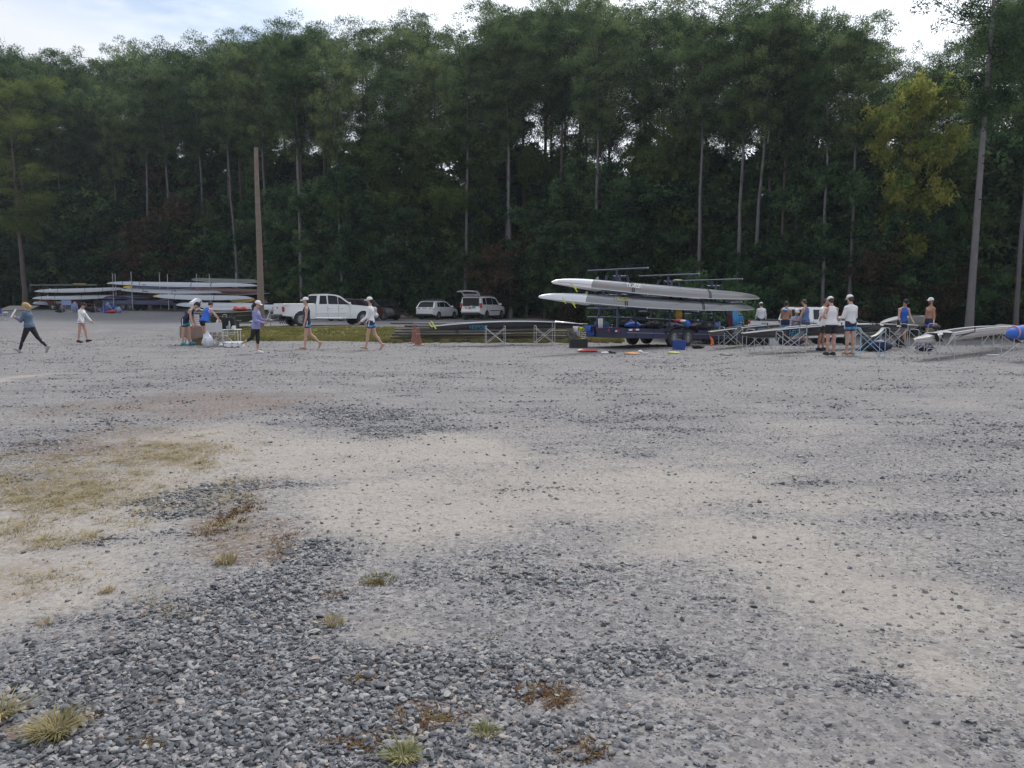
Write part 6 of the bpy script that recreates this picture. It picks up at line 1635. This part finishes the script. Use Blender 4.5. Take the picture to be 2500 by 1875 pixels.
person('rower bending over the folding table in navy and light blue suit, dark cap', P2(454, 30.2), RIGHT, 1.84, skin='fair', lean=38, hips=(14, -4), knees=(10, 2), arms=((-8, 6, 22), (4, 6, 12)), top='tank', topm=C_navy, botm=C_navy, stripe=C_teal, hair='dark', capm=C_capbl, shoes=C_teal, head=22, accent=C_greyb)
person('rower in bright blue vest and black shorts leaning on the table, back to us', P2(501, 29.9), AWAY - .35, 1.80, skin='fair', lean=26, hips=(10, -4), knees=(4, 2), arms=((34, 30, 6), (30, 26, 6)), top='tank', topm=C_royal, botm=C_black, legcut=.30, hair='dark', head=30, top_len=.03, build=1.04)
W5, i5 = person('woman walking in lavender sweatshirt, white cap and black capri leggings', P2(627, 25.2), RIGHT - .05, 1.70, lean=3, hips=(2, -16), knees=(4, 46), arms=((16, 8, 78), (6, 8, 70)), top='long', topm=C_lav, bottom='capri', botm=C_black, hair='dark', ponytail=.22, capm=C_cap, shoes=shoe_w, top_len=.09, head=12, build=1.03)
q = MB(); q.box((0, 0, 0), (.15, .08, .012), (0, .35, 0), .003); ph = link_mesh('phone', q.mesh('phone', mat('phone_grey', (.35, .36, .38), .3)), None)
a = i5['J'][0]; M0 = Matrix.Translation(W5.location) @ Euler(W5.rotation_euler).to_matrix().to_4x4(); ph.location = M0 @ Vector(tuple(a[2] + a[3] * .13 + np.array([0, -.02, .02]))); tag(ph, 'grey phone in the hands of the woman in lavender', 'phone')
person('barefoot rower walking in navy and sky blue suit with white cap near the pickup', P2(752, 27.8), LEFT + .25, 1.83, lean=2, hips=(8, -12), knees=(2, 34), arms=((4, 6, 12), (-4, 8, 14)), top='tank', topm=C_navy, botm=C_navy, stripe=C_sky, hair='dark', capm=C_cap, accent=C_sky, legcut=.34, lift=(0, 20))
person('barefoot bearded rower walking in white long sleeved shirt and white cap by the bonnet', P2(907, 27.4), LEFT - .1, 1.82, lean=2, hips=(12, -14), knees=(2, 22), arms=((14, 6, 40), (8, 8, 30)), top='long', topm=C_white, botm=C_navy, stripe=C_sky, hair='dark', beard=True, capm=C_cap, legcut=.36, lift=(0, 12))
person('rower in white vest and black shorts standing with one hand on his hip', P2(2027, 24.6), AWAY + .15, 1.84, skin='pink', lean=4, hips=(2, -1), knees=(1, 1), arms=((-6, 38, 75), (4, 9, 8)), top='tank', topm=C_white, botm=C_black, legcut=.52, hair='brown', capm=C_cap, shoes=shoe_k, head=16, top_len=.01, build=1.05)
person('man in loose white T shirt half hidden behind the rower in the white vest', P2(2004, 27.0), TOWARD + .9, 1.80, skin='tan', lean=6, hips=(3, -3), knees=(2, 2), arms=((24, 10, 50), (20, 10, 50)), top='tee', topm=C_white, botm=C_black, legcut=.6, hair='brown', shoes=shoe_k, head=15, top_len=.07, build=1.15)
person('tall barefoot rower in white long sleeved shirt, navy and sky blue shorts, facing away', P2(2073, 24.9), AWAY + .3, 1.88, lean=1, hips=(1, -2), knees=(1, 1), arms=((10, 14, 70), (12, 14, 70)), top='long', topm=C_white, botm=C_navy, stripe=C_sky, legcut=.42, hair='brown', capm=C_cap, head=12, build=1.02)
person('rower with bare tanned back and shirt round his shoulders by the pickup side', P2(1916, 31.5), AWAY - .5, 1.78, skin='tan', lean=6, hips=(2, -2), knees=(1, 1), arms=((20, 8, 60), (14, 8, 50)), top=None, botm=C_navy, stripe=C_sky, hair='dark', head=8)
q = MB(); q.ell((0, 0, 0), (.12, .20, .06), 10, 7); o = part('draped_shirt', q, C_sky, None); o.location = P2(1914, 31.45) + Vector((-.02, -.06, 1.42)); o.rotation_euler = (0, .2, -.4); tag(o, 'light blue shirt draped over the bare tanned shoulders', 'shirt')
person('rower in steel blue vest standing beside the pickup, facing the seated man', P2(1965, 30.8), AWAY + .7, 1.82, skin='fair', lean=4, hips=(2, -2), knees=(1, 1), arms=((14, 8, 20), (10, 8, 14)), top='tank', topm=C_steelb, botm=C_navy, hair='brown', head=14, top_len=.08)
person('seated man in grey blue T shirt and white cap facing us between two rowers', P2(1941, 31.2), TOWARD - .1, 1.76, lean=6, hips=(78, 78), knees=(80, 80), arms=((22, 18, 40), (22, 18, 40)), top='tee', topm=C_greyb, botm=C_navy, hair='brown', capm=C_cap, shoes=shoe_w, head=10, hipz=.62)
person('boy in white long sleeved shirt and cap sitting on the pickup tailgate', at(1856, 35.5), AWAY - .1, 1.60, lean=4, hips=(78, 78), knees=(70, 70), arms=((10, 10, 30), (6, 12, 10)), top='long', topm=C_white, botm=C_navy, hair='brown', capm=C_cap, shoes=shoe_w, head=12, hipz=1.33)
person('child in light blue shirt standing behind the trailer cross arms', P2(1800, 33.5), AWAY - .6, 1.62, lean=4, hips=(2, -2), knees=(1, 1), arms=((60, 20, 60), (20, 8, 20)), top='tee', topm=C_sky, botm=C_navy, hair='blond', head=6)
person('rower in royal blue vest and dark cap working at the long shell, facing us', P2(2200, 29.4), TOWARD, 1.78, lean=10, hips=(2, -2), knees=(1, 1), arms=((14, 12, 30), (14, 12, 30)), top='tank', topm=C_royal, botm=C_navy, hair='dark', capm=C_capbl, shoes=shoe_k, head=16)
person('bare chested rower in white cap and blue shorts looking along the shells', P2(2266, 29.6), LEFT + .2, 1.82, skin='tan', lean=-2, hips=(1, -1), knees=(1, 1), arms=((-4, 6, 8), (6, 6, 8)), top=None, botm=C_navy, stripe=C_royal, hair='brown', capm=C_cap, beard=True, shoes=shoe_k)
person('child in blue shirt sitting low beside the dark red trailer', P2(279, 76), TOWARD + .3, 1.4, lean=10, hips=(80, 80), knees=(85, 85), arms=((20, 10, 40), (20, 10, 40)), top='tee', topm=C_royal, botm=C_navy, hair='blond', hipz=.35)

# ================================================================== SMALL THINGS
bwhite = mat('plain_white', (.68, .69, .71), .5); bgrey = mat('plain_grey', (.35, .36, .38), .5, bump=.1); brownc = mat('tan_cloth', (.30, .235, .20), .9, bump=.6, bscale=5); cardb = mat('cardboard', (.33, .24, .15), .9)
# folding table with hanging tan cloth
p = at(498, 31.0); root = thing('folding_table', 'folding table hung with a tan cloth where two rowers bend over', 'table', p, R(3))
q = MB(); q.box((0, 0, .72), (1.55, .75, .04), None, .01); part('table_top', q, bgrey, root)
for sx in (-.65, .65):
    q = MB(); q.rod((sx, -.3, 0), (sx, .3, .7), .016); q.rod((sx, .3, 0), (sx, -.3, .7), .016); part('leg', q, mat('brown_frame', (.16, .11, .08), .6), root)
q = MB(); rg = []
for k in range(15):
    x = -.78 + .100 * k; rg.append([Vector((x, -.39 - .02 * math.sin(k * 1.7), .745)), Vector((x, -.41 - .02 * math.sin(k * 1.7 + .5), .45)), Vector((x, -.40 - .03 * math.sin(k * 2.1), .27 + .03 * math.sin(k * .9)))])
q.rings(rg, False, False); part('hanging_cloth', q, brownc, root, smooth=60)
def on_table(px, d, z): v = at(px, d); return Vector((v.x, v.y, at(498, 31).z + z))
for px, w, h_, lab in ((512, .35, .06, 'flat white plastic bag on the folding table'), (527, .30, .04, 'second thin white packet on the folding table beside the jug')):
    q = MB(); q.ell((0, 0, 0), (w / 2, .12, h_), 10, 6); o = part('packet', q, bwhite, None); o.location = on_table(px, 30.85, .775); tag(o, lab, 'packet')
q = MB(); q.lathe([(.07, 0), (.075, .02), (.075, .20), (.04, .25), (.03, .29)], n=14); o = part('milk_jug', q, bwhite, None); o.location = on_table(535, 30.9, .74); tag(o, 'white jug standing on the folding table near the black bags', 'jug')
q = MB(); q.lathe([(.07, 0), (.07, .22), (.05, .24)], n=14); o = part('patterned_tin', q, mat('tin', (.4, .4, .42), .3, .5, var=.5, nscale=25), None); o.location = on_table(540, 30.8, .74); tag(o, 'grey patterned canister beside the white jug', 'canister')
root = thing('cup_stack', 'stack of white tubs with dark red bands on the table between the two rowers', 'tubs', on_table(483, 31.1, .74))
for k in range(6):
    q = MB(); q.lathe([(.085, k * .075), (.10, k * .075 + .06), (.10, k * .075 + .068)], n=14); t_ = part('tub', q, bwhite, root)
    q = MB(); q.lathe([(.094, k * .075 + .012), (.098, k * .075 + .03)], n=14); part('band', q, mat('red_band', (.25, .03, .05), .6), t_)
# white folding chair
def fold_chair(label, px, d, rz, seat_m, frame_m, w=.55):
    p = at(px, d); root = thing('folding_chair', label, 'folding chair', p, rz)
    for sx in (-1, 1):
        for a, b in (((sx * w / 2, -.24, 0), (sx * w / 2, -.24, .62)), ((sx * w / 2, .22, 0), (sx * w / 2, .24, .90))):
            q = MB(); q.rod(a, b, .014); part('leg', q, frame_m, root)
        q = MB(); q.box((sx * w / 2, -.02, .63), (.05, .50, .025), None, .008); part('armrest', q, frame_m, root)
    for y in (-.23, .22):
        q = MB(); q.rod((-w / 2, y, .03), (w / 2, y, .42), .011); q.rod((w / 2, y, .03), (-w / 2, y, .42), .011); q.rod((-w / 2, y, .02), (w / 2, y, .02), .011); part('cross_brace', q, frame_m, root)
    q = MB(); q.box((0, 0, .42), (w, .46, .02), (R(4), 0, 0), .006); part('seat', q, seat_m, root)
    q = MB(); q.box((0, .245, .72), (w, .02, .36), (R(-6), 0, 0), .006); part('backrest', q, seat_m, root)
    return root
fold_chair('light grey folding armchair turned away beside the white rubbish bag', 531, 29.6, R(175), mat('grey_canvas', (.50, .50, .51), .9, bump=.3), alu, .62)
fold_chair('folding chair with grey canvas half hidden under the small table', 552, 30.8, R(165), mat('grey_canvas', (.50, .50, .51), .9, bump=.3), alu, .5)
p = at(567, 30.4); root = thing('side_table', 'small white metal table carrying black bags and a bottle', 'table', p, R(4))
q = MB(); q.box((0, 0, .62), (.66, .45, .03), None, .008); part('table_top', q, bwhite, root)
for sx in (-.28, .28):
    for sy in (-.18, .18): q = MB(); q.rod((sx, sy, 0), (sx, sy, .61), .013); part('leg', q, bwhite, root)
q = MB(); q.rod((-.28, -.18, .52), (.28, -.18, .52), .01); part('cross_bar', q, bwhite, root)
z0 = p.z + .635
for px, w, lab in ((551, .26, 'black cloth bag standing on the small white table, nearer the jug'), (566, .30, 'larger black cloth bag behind the steel bottle on the small table')):
    v = at(px, 30.45); root = thing('black_bag', lab, 'bag', (v.x, v.y, z0)); q = MB(); q.box((0, 0, .23), (w, .2, .46), None, .04); part('bag_body', q, C_black, root)
    q = MB(); q.tube([(-.08, 0, .44), (-.07, 0, .55), (.0, 0, .58), (.07, 0, .55), (.08, 0, .44)], .011); part('handle', q, C_black if w > .28 else steel, root)
def lathe_at(name, px, d, z, prof, m_, lab, cat, n=14):
    v = at(px, d); q = MB(); q.lathe(prof, n=n); o = part(name, q, m_, None); o.location = (v.x, v.y, z); return tag(o, lab, cat)
lathe_at('steel_bottle', 562, 30.25, z0, [(.038, 0), (.04, .2), (.028, .25), (.022, .30), (.022, .33)], steel, 'tall steel bottle on the small white table', 'bottle')
lathe_at('small_jar', 557, 30.2, z0, [(.04, 0), (.04, .12), (.035, .14)], mat('jar_blue', (.25, .3, .38), .4), 'short greyish jar left standing beside the steel bottle', 'jar')
lathe_at('white_tub', 573, 30.25, z0, [(.06, 0), (.065, .13), (.06, .14)], bwhite, 'white tub at the edge of the small table next to the grass', 'tub')
lathe_at('white_cup', 569, 30.2, z0, [(.04, 0), (.045, .10)], bwhite, 'white cup tucked between the steel bottle and the tub', 'cup')
# rubbish bag
def blob(name, px, d, z, r_, m_, lab, cat, seed=0, n=(18, 11), top=0.0, rz=0, bag=False):
    rb = random.Random(seed); v = at(px, d); q = MB(); q.ell((0, 0, r_[2]), r_, n[0], n[1])
    vs2 = []
    for x, y, zz in q.v:
        k = 1 + .16 * math.sin(x / max(r_[0], .05) * 5 + seed) * math.cos(zz / max(r_[2], .05) * 3.3 + y * 9 + seed) + rb.uniform(-.12, .12)
        if top and zz > r_[2]: t = (zz - r_[2]) / r_[2]; k *= (1 - top * t)
        k *= 1 + .22 * math.sin(3 * math.atan2(y, x + 1e-6) + seed * 1.7) + .12 * math.sin(7 * math.atan2(y, x + 1e-6) + seed)
        vs2.append((x * k, y * k, zz * (1 + rb.uniform(-.10, .10))))
    q.v = vs2; o = part(name, q, m_, None, smooth=50); o.location = (v.x, v.y, v.z + z); o.rotation_euler = (0, 0, rz); return tag(o, lab, cat)
blob('rubbish_bag', 507, 28.8, 0, (.19, .16, .30), mat('white_film', (.58, .60, .66), .35, bump=.9, bscale=9), 'white plastic rubbish bag hanging down to the ground beside the armchair', 'rubbish bag', 3, top=.65)
for px, k, lab in ((557, 0, 'white wrapped drink pack with dark rings lying nearest the armchair'), (572, 1, 'middle white wrapped drink pack with dark rings on the gravel'), (587, 2, 'white wrapped drink pack nearest the grass, one dark ring')):
    v = at(px, 28.9 + .1 * k); root = thing('drink_pack', lab, 'drink pack', v, R(4 * k - 3), 'white drink packs on the ground')
    q = MB(); q.box((0, 0, .11), (.25, .26, .22), None, .03); part('wrapped_pack', q, bwhite, root)
    for x in ((-.05, ) if k == 2 else (-.06, )):
        q = MB(); q.tube([(x + .065 * math.cos(t), -.133, .11 + .075 * math.sin(t)) for t in [.6 + 5.0 * j / 12 for j in range(13)]], .011, 5); part('printed_ring', q, mat('ring_dark', (.03, .05, .12), .5), root)
blob('tissue_heap', 543, 29.4, 0, (.16, .10, .06), bwhite, 'crumpled white paper under the armchair', 'paper', 5)
q = MB(); q.box((0, 0, .16), (.42, .34, .32), None, .01); o = part('cardboard_box', q, cardb, None); o.location = at(485, 31.2); tag(o, 'open brown cardboard box under the folding table', 'box')
q = MB(); q.box((0, 0, .15), (.36, .3, .30), None, .03); o = part('dark_crate', q, blackpl, None); o.location = at(508, 31.1); tag(o, 'dark crate under the folding table beside the cardboard box', 'crate')
# blue chairs and bags at the far racks
C_bluec = cloth('chair_blue', (.05, .075, .30)); C_paleb = cloth('pale_blue', (.25, .31, .50))
fold_chair('blue folding chair cut by the picture edge near the pale logs', 4, 58, R(170), C_bluec, steel, .6)
def far_chair(px, lab, sm): 
    r_ = fold_chair(lab, px, 76, R(160 + px % 30), sm, steel, .75); r_.scale = (1.25, 1.25, 1.35)
far_chair(168, 'silver framed folding chair in front of the dark red trailer wheels', C_paleb)
far_chair(248, 'silver framed folding chair beside the sitting child', C_black)
for px, d, m_, lab, r_ in ((184, 77, C_paleb, 'pale blue folded canopy leaning in front of the dark red trailer', (.34, .2, .5)), (264, 76.5, C_paleb, 'pale blue cloth bundle next to the sitting child', (.28, .2, .5)), (257, 76, C_bluec, 'dark blue bundle on the ground by the red trailer tongue', (.5, .3, .35)),
                           (291, 76, C_paleb, 'pale bag with dark handle past the sitting child', (.3, .2, .3)), (272, 75.5, cloth('red', (.35, .03, .04)), 'flat red bag on the ground before the sitting child', (.5, .3, .14)), (230, 77, C_black, 'long black bag lying under the dark red trailer', (1.0, .4, .30)), (150, 76.5, C_black, 'low black bag beside the twin white wheels', (.5, .3, .2))):
    blob('camp_bundle', px, d, 0, r_, m_, lab, 'bag', px, top=.35)
q = MB()
for k in range(5): q.rod((-1.6 + .2 * k, .1 * k, .1 + .09 * k), (1.6 + .15 * k, .12 * k, .12 + .09 * k), .06, n=7)
o = part('pale_logs', q, mat('bare_log', (.33, .30, .27), .9), None); o.location = at(35, 80); tag(o, 'pale fallen branches lying behind the woman in denim', 'branches')
# cloths on the trailer
def towel(px, py, d, w, l, m_, lab, cat='towel', rz=0.0, fold=.06, top_px=None):
    p = ray(px, py, d); rg = []
    for k in range(9):
        x = -w / 2 + w * k / 8; a = .02 * math.sin(k * 1.9 + px); rg.append([Vector((x, fold, -l * .55)), Vector((x, fold * .6, 0.0)), Vector((x, -fold * .6, .0)), Vector((x, -fold + a, -l * .5)), Vector((x * .95, -fold + a * 1.5, -l))])
    q = MB(); q.rings(rg, False, False); o = part('towel', q, m_, None, smooth=60); o.location = p; o.rotation_euler = (0, 0, rz)
    sol = o.modifiers.new('thick', 'SOLIDIFY'); sol.thickness = .008; return tag(o, lab, cat)
rzt = math.atan2(-TB.y, -TB.x)
towel(1407, 797, 28.75, .26, .36, bwhite, 'white towel hanging over the rear beam beside the yellow cloth', rz=rzt + math.pi)
to2 = towel(1418, 799, 28.7, .24, .14, hviz, 'yellow flag cloth with dark lettering on the rear beam', 'flag', rz=rzt + math.pi)
tx = text_obj('JOYZ', .11, C_black, to2, (0, -.075, -.07), (math.pi / 2, 0, 0))
towel(1439, 796, 28.1, .28, .34, C_royal, 'royal blue towel over the rear corner of the navy trailer', rz=rzt + math.pi, fold=.09)
towel(1447, 797, 28.05, .22, .36, C_navy, 'navy cloth overlapping the royal blue towel on the rear corner', rz=rzt + math.pi, fold=.10)
towel(1466, 778, 28.5, .16, .34, bwhite, 'white towel hung on the leaning mast of the navy trailer', rz=0)
towel(1656, 748, 30.2, .24, .52, cloth('mustard', (.42, .28, .05)), 'mustard yellow life vest hanging below the lower grey shell', 'vest', fold=.08)
towel(1795, 760, 31.4, .22, .55, C_sky, 'bright blue towel hanging from the forward cross arm', fold=.05)
towel(1752, 788, 30.4, .2, .2, C_steelb, 'grey blue cloth hung on the low forward cross arm', fold=.05)
towel(1784, 768, 31.6, .22, .62, cloth('dark_red', (.12, .02, .03)), 'dark red jacket hung beside the bright blue towel', fold=.05)
dk = zt(0)
blob('blue_jacket', 1545, 29.6, zt(-2) + .02, (.28, .2, .10), C_royal, 'royal blue jacket heaped on the trailer deck above its rear panel', 'jacket', 2)
blob('pink_cloth', 1655, 29.6, .93, (.19, .15, .06), cloth('pink', (.62, .05, .14)), 'bright pink cloth lying on the trailer mudguard', 'cloth', 4)
blob('pale_cloth', 1666, 29.5, .92, (.14, .12, .05), bwhite, 'crumpled pale cloth beside the pink one on the mudguard', 'cloth', 6)
blob('blue_bag', 1676, 29.4, .75, (.10, .08, .13), C_royal, 'small bright blue bag hanging at the front wheel mudguard', 'bag', 8, top=.4)
blob('green_cloth', 1652, 26.9, 1.98, (.16, .1, .04), cloth('sage', (.28, .30, .16)), 'sage green cloth lying over the middle top cross arm', 'cloth', 9).location = ray(1652, 687, 30.8)
for px, lab, w in ((1565, 'white foam tray on the trailer deck next to the blue jacket', .34), (1580, 'second white foam tray further along the trailer deck', .5)):
    q = MB(); q.box((0, 0, .02), (w, .25, .04), None, .01); o = part('foam_tray', q, bwhite, None); v = at(px, 30.4); o.location = (v.x, v.y, zt(-1.3) + .1); tag(o, lab, 'tray')
for k, (x, y, r_, m_, lab) in enumerate(((-.6, -.3, (.4, .3, .16), C_black, 'black bag lying midway on the navy trailer deck'), (.9, .1, (.5, .3, .14), C_navy, 'navy bag on the trailer deck behind the chrome wheels'),
        (2.2, -.2, (.45, .3, .15), C_black, 'black bag lying forward on the navy trailer deck'), (-1.4, .4, (.35, .3, .18), C_capbl, 'dark bundle on the trailer deck beyond the foam trays'), (3.1, .2, (.4, .3, .2), C_navy, 'navy bundle at the forward masts of the trailer deck'))):
    o = blob('kit_bag', 1600, 30, 0, r_, m_, lab, 'bag', 30 + k, top=.2); w_ = on_trailer(x, y, zt(x) - .02); o.location = w_; o.rotation_euler = (0, 0, THEAD)
root = thing('oar_bundle', 'bundle of dark oars lying lengthwise on the trailer deck', 'oars', on_trailer(-2.8, .5, zt(-2.8) + .05), THEAD)
for k in range(6):
    q = MB(); q.rod((0, .06 * k, .02 * (k % 2)), (3.7, .06 * k + .05, -.10 + .02 * (k % 2)), .022, .022, 6); part('shaft', q, strap, root); q = MB(); q.box((.2, .06 * k, .03 + .02 * (k % 2)), (.5, .03, .2), None, .01); part('blade', q, C_steelb, root)
# black crate and rack by the trailer rear
p = at(1412, 28.7); root = thing('black_crate', 'black crate holding wire racks behind the red cloth on the ground', 'crate', p, R(5))
for sy in (-.17, .17): q = MB(); q.box((0, sy, .15), (.62, .02, .30)); part('crate_side', q, blackpl, root)
for sx in (-.31, .31): q = MB(); q.box((sx, 0, .15), (.02, .34, .30)); part('crate_end', q, blackpl, root)
q = MB(); q.box((0, 0, .01), (.62, .34, .02)); part('crate_floor', q, blackpl, root)
p2 = at(1401, 28.75); root = thing('wire_rack', 'black wire rack leaning out of the black crate', 'rack', (p2.x, p2.y, p2.z + .30), R(5), rot=(0, R(-28), R(5)))
for x in (-.16, .0, .16): q = MB(); q.rod((x, 0, 0), (x, 0, .42), .011, n=6); part('upright', q, blackpl, root)
for z in (.02, .2, .41): q = MB(); q.rod((-.17, 0, z), (.17, 0, z), .009, n=6); part('rung', q, blackpl, root)
for z in (.11, .3): q = MB(); q.box((0, .01, z), (.28, .006, .13)); part('grey_insert', q, mat('mesh_grey', (.13, .13, .14), .8), root)
p2 = at(1424, 28.65); q = MB()
for k in range(4): q.rod((-.08, 0, .34 + .07 * k), (.10, 0, .36 + .07 * k), .010, n=6)
q.rod((-.1, 0, .62), (.22, 0, .30), .014, n=6); o = part('grey_steps', q, steel, None); o.location = p2; tag(o, 'small silver step frame standing in the black crate', 'step frame')
# things on the ground
def flat(name, px, d, w, l, h_, m_, lab, cat, rz=0, seed=1):
    return blob(name, px, d, -.01, (w / 2, l / 2, h_ / 2), m_, lab, cat, seed, (16, 6), rz=rz)
flat('red_cloth', 1432, 26.2, .60, .34, .10, cloth('brick', (.38, .05, .045)), 'brick red cloth lying on the gravel near the black crate', 'cloth', .1)
flat('cream_cloth', 1417, 26.4, .26, .3, .10, mat('cream', (.55, .47, .42), .9), 'cream cloth next to the brick red one', 'cloth', seed=4)
q = MB(); q.lathe([(.035, 0), (.035, .22), (.02, .24)], (0, 0, 0), 'X', 12); o = part('white_bottle', q, bwhite, None); o.location = at(1468, 25.2) + Vector((0, 0, .035)); tag(o, 'white bottle lying on the gravel behind the trailer rear', 'bottle')
for px, lab, m_ in ((1484, 'grey white sports shoe on the gravel beside the white bottle', shoe_g), (1493, 'its partner shoe, darker, a step to the right of the first', shoe_k)):
    pass
def shoe(px, d, rz, m_, lab):
    root = thing('shoe', lab, 'shoe', at(px, d), rz, 'shoes on the gravel'); q = MB(); q.rings([[Vector((x, y * w, z)) for y, z in ((-1, .0), (1, .0), (.8, h_), (-.8, h_))] for x, w, h_ in ((-.13, .03, .08), (-.08, .04, .10), (0, .042, .07), (.10, .045, .05), (.14, .03, .03))]); part('upper', q, m_, root)
    q = MB(); q.box((0, 0, .008), (.28, .085, .016), None, .006); part('sole', q, bwhite, root)
shoe(1484, 25.3, .3, shoe_g, 'grey shoe on the gravel beside the lying white bottle')
shoe(1495, 25.2, -.2, shoe_k, 'dark shoe with pale sole next to the grey shoe')
flat('orange_cloth', 1538, 24.9, .50, .28, .07, cloth('orange', (.62, .27, .05)), 'orange cloth spread on the gravel before the rear trailer wheels', 'cloth')
flat('white_rag', 1562, 25.6, .14, .12, .10, bwhite, 'small white rag on the gravel beside the orange cloth', 'rag')
q = MB(); q.rod((-.11, 0, .015), (.11, 0, .015), .014); o = part('white_stick', q, bwhite, None); o.location = at(1575, 25.3); tag(o, 'short white stick lying beside the small white rag', 'stick')
flat('lime_packet', 1641, 25.3, .36, .22, .07, cloth('lime', (.48, .52, .18)), 'pale lime packet on the gravel in front of the blue tub', 'packet')
p = at(1657, 27.6); root = thing('blue_tub', 'blue plastic tub standing before the chrome trailer wheels', 'tub', p)
C_tub = mat('blue_plastic', (.02, .07, .30), .4)
q = MB(); q.rings([[Vector((sx * a, sy * b, z)) for sx, sy in ((-1, -1), (1, -1), (1, 1), (-1, 1))] for z, a, b in ((0, .19, .14), (.30, .23, .17), (.30, .245, .185), (.33, .245, .185), (.33, .225, .165), (.02, .18, .13))], True, True); part('tub_shell', q, C_tub, root, smooth=0)
q = MB(); q.ell((-.02, 0, .30), (.18, .13, .08), 10, 6); part('contents', q, C_black, root)
flat('black_bag', 1702, 28.2, .42, .3, .16, C_black, 'black bag lying on the gravel beyond the chrome wheels', 'bag')
q = MB(); q.lathe([(.0, 0), (.20, .0), (.21, .02), (.17, .05), (.0, .06)], n=20); o = part('black_disc', q, blackpl, None); o.location = at(1773, 24.6); tag(o, 'flat black disc alone on the gravel in front of the slings', 'disc')
# orange bow flag hanging from the smaller black shell
p = ray(1733, 836, 27.4); q = MB(); q.tube([(.0, 0, .30), (.0, 0, .22), (.03, 0, .16), (.085, 0, .06), (.09, 0, -.05), (.05, 0, -.12), (.02, 0, -.10)], [.006, .008, .03, .05, .055, .045, .02], 8)
o = part('orange_float', q, mat('orange_pl', (.70, .13, .06), .5), None); o.location = p; tag(o, 'orange curved float hanging on a cord from the tip of the smaller black shell', 'float')
# bags under the shells at the far side
for px, d, r_, m_, lab in ((1832, 31.5, (.3, .2, .24), C_black, 'black backpack under the long shell behind the second sling'), (1866, 31.6, (.34, .2, .22), C_black, 'black and grey holdall beside the black backpack under the shell'),
                           (1912, 31.3, (.2, .18, .2), C_black, 'dark bag beside the white cool box under the long shell'), (1938, 30.5, (.28, .2, .16), C_navy, 'navy bag seen through the hooped sling'),
                           (2124, 26.5, (.26, .2, .30), mat('drab', (.05, .045, .035), .9, var=.6), 'dark drab backpack standing behind the light blue sling'), (2146, 26.3, (.36, .22, .20), C_navy, 'navy rucksack with white top behind the light blue sling'),
                           (2100, 26.8, (.22, .12, .06), shoe_k, 'black slippers on the gravel left of the drab backpack'), (2196, 28.6, (.12, .1, .22), C_black, 'narrow black bag between the legs of the padded sling'), (2258, 26.6, (.3, .2, .12), C_navy, 'dark bag under the near end of the white scull')):
    blob('backpack' if 'pack' in lab else 'bag', px, d, 0, r_, m_, lab, 'bag', int(px), top=.3)
blob('white_cloth', 2146, 26.2, .30, (.16, .12, .05), C_greyb, 'pale cloth lying on top of the navy rucksack', 'cloth', 3)
p = at(1890, 31.4); root = thing('cool_box', 'white cool box on the ground under the long black shell', 'cool box', p)
q = MB(); q.box((0, 0, .14), (.50, .32, .28), None, .02); part('box_body', q, bwhite, root); q = MB(); q.box((0, 0, .30), (.52, .34, .05), None, .015); part('lid', q, bwhite, root)
q = MB(); q.box((0, 0, .015), (.30, .07, .03), None, .01); o = part('white_paddle', q, bwhite, None); o.location = at(2424, 24.6); o.scale = (1.3, 1, 1); tag(o, 'short white plank lying on the gravel near the covered shell', 'plank')
q = MB(); q.rings([[Vector((x, y * w, .02 + z)) for y, z in ((-1, 0), (1, 0), (.7, .03), (-.7, .03))] for x, w in ((-.2, .05), (0, .08), (.25, .03))]); o = part('sandal', q, brownc, None); o.location = at(2180, 27.4); tag(o, 'pair of tan sandals on the gravel behind the light blue sling', 'sandals')
# red board and black seat by the sling behind the scull
blob('padded_top', 2283, 25.6, .78, (.12, .10, .08), blackpl, 'black padded seat on the sling behind the white scull', 'padded top', 4)
# oars resting across the long shell
for (a, b, lab) in (((1932, 783, 28.5), (2010, 792, 27.3), 'black oar slanting over the middle of the longest shell'), ((2090, 782, 29.5), (2150, 793, 28.5), 'thin black oar across the far half of the longest shell'), ((2100, 786, 29.8), (2190, 796, 28.8), 'black oar lying low beside the blue vest rower')):
    A1, B1 = ray(*a), ray(*b); root = thing('oar', lab, 'oar', A1, 0, 'black oars on the shells'); d = B1 - A1
    q = MB(); q.rod((0, 0, 0), d, .02, .02, 6); part('shaft', q, strap, root); q = MB(); q.rod(d, d * 1.10, .028, .028, 8); part('grip', q, bwhite, root)
print('objects', len(bpy.data.objects))

# ================================================================== AIR
hz = MB(); hz.box((0, 60, 19), (460, 330, 44))
hm_ = bpy.data.materials.new('haze'); hm_.use_nodes = True; t = hm_.node_tree; t.nodes.clear()
o_ = t.nodes.new('ShaderNodeOutputMaterial'); v_ = t.nodes.new('ShaderNodeVolumePrincipled')
v_.inputs['Density'].default_value = 0.00026; v_.inputs['Color'].default_value = (.78, .88, 1, 1); v_.inputs['Anisotropy'].default_value = .35
t.links.new(v_.outputs[0], o_.inputs['Volume'])
hzo = link_mesh('haze', hz.mesh('haze', hm_, smooth=0)); tag(hzo, kind='stuff')
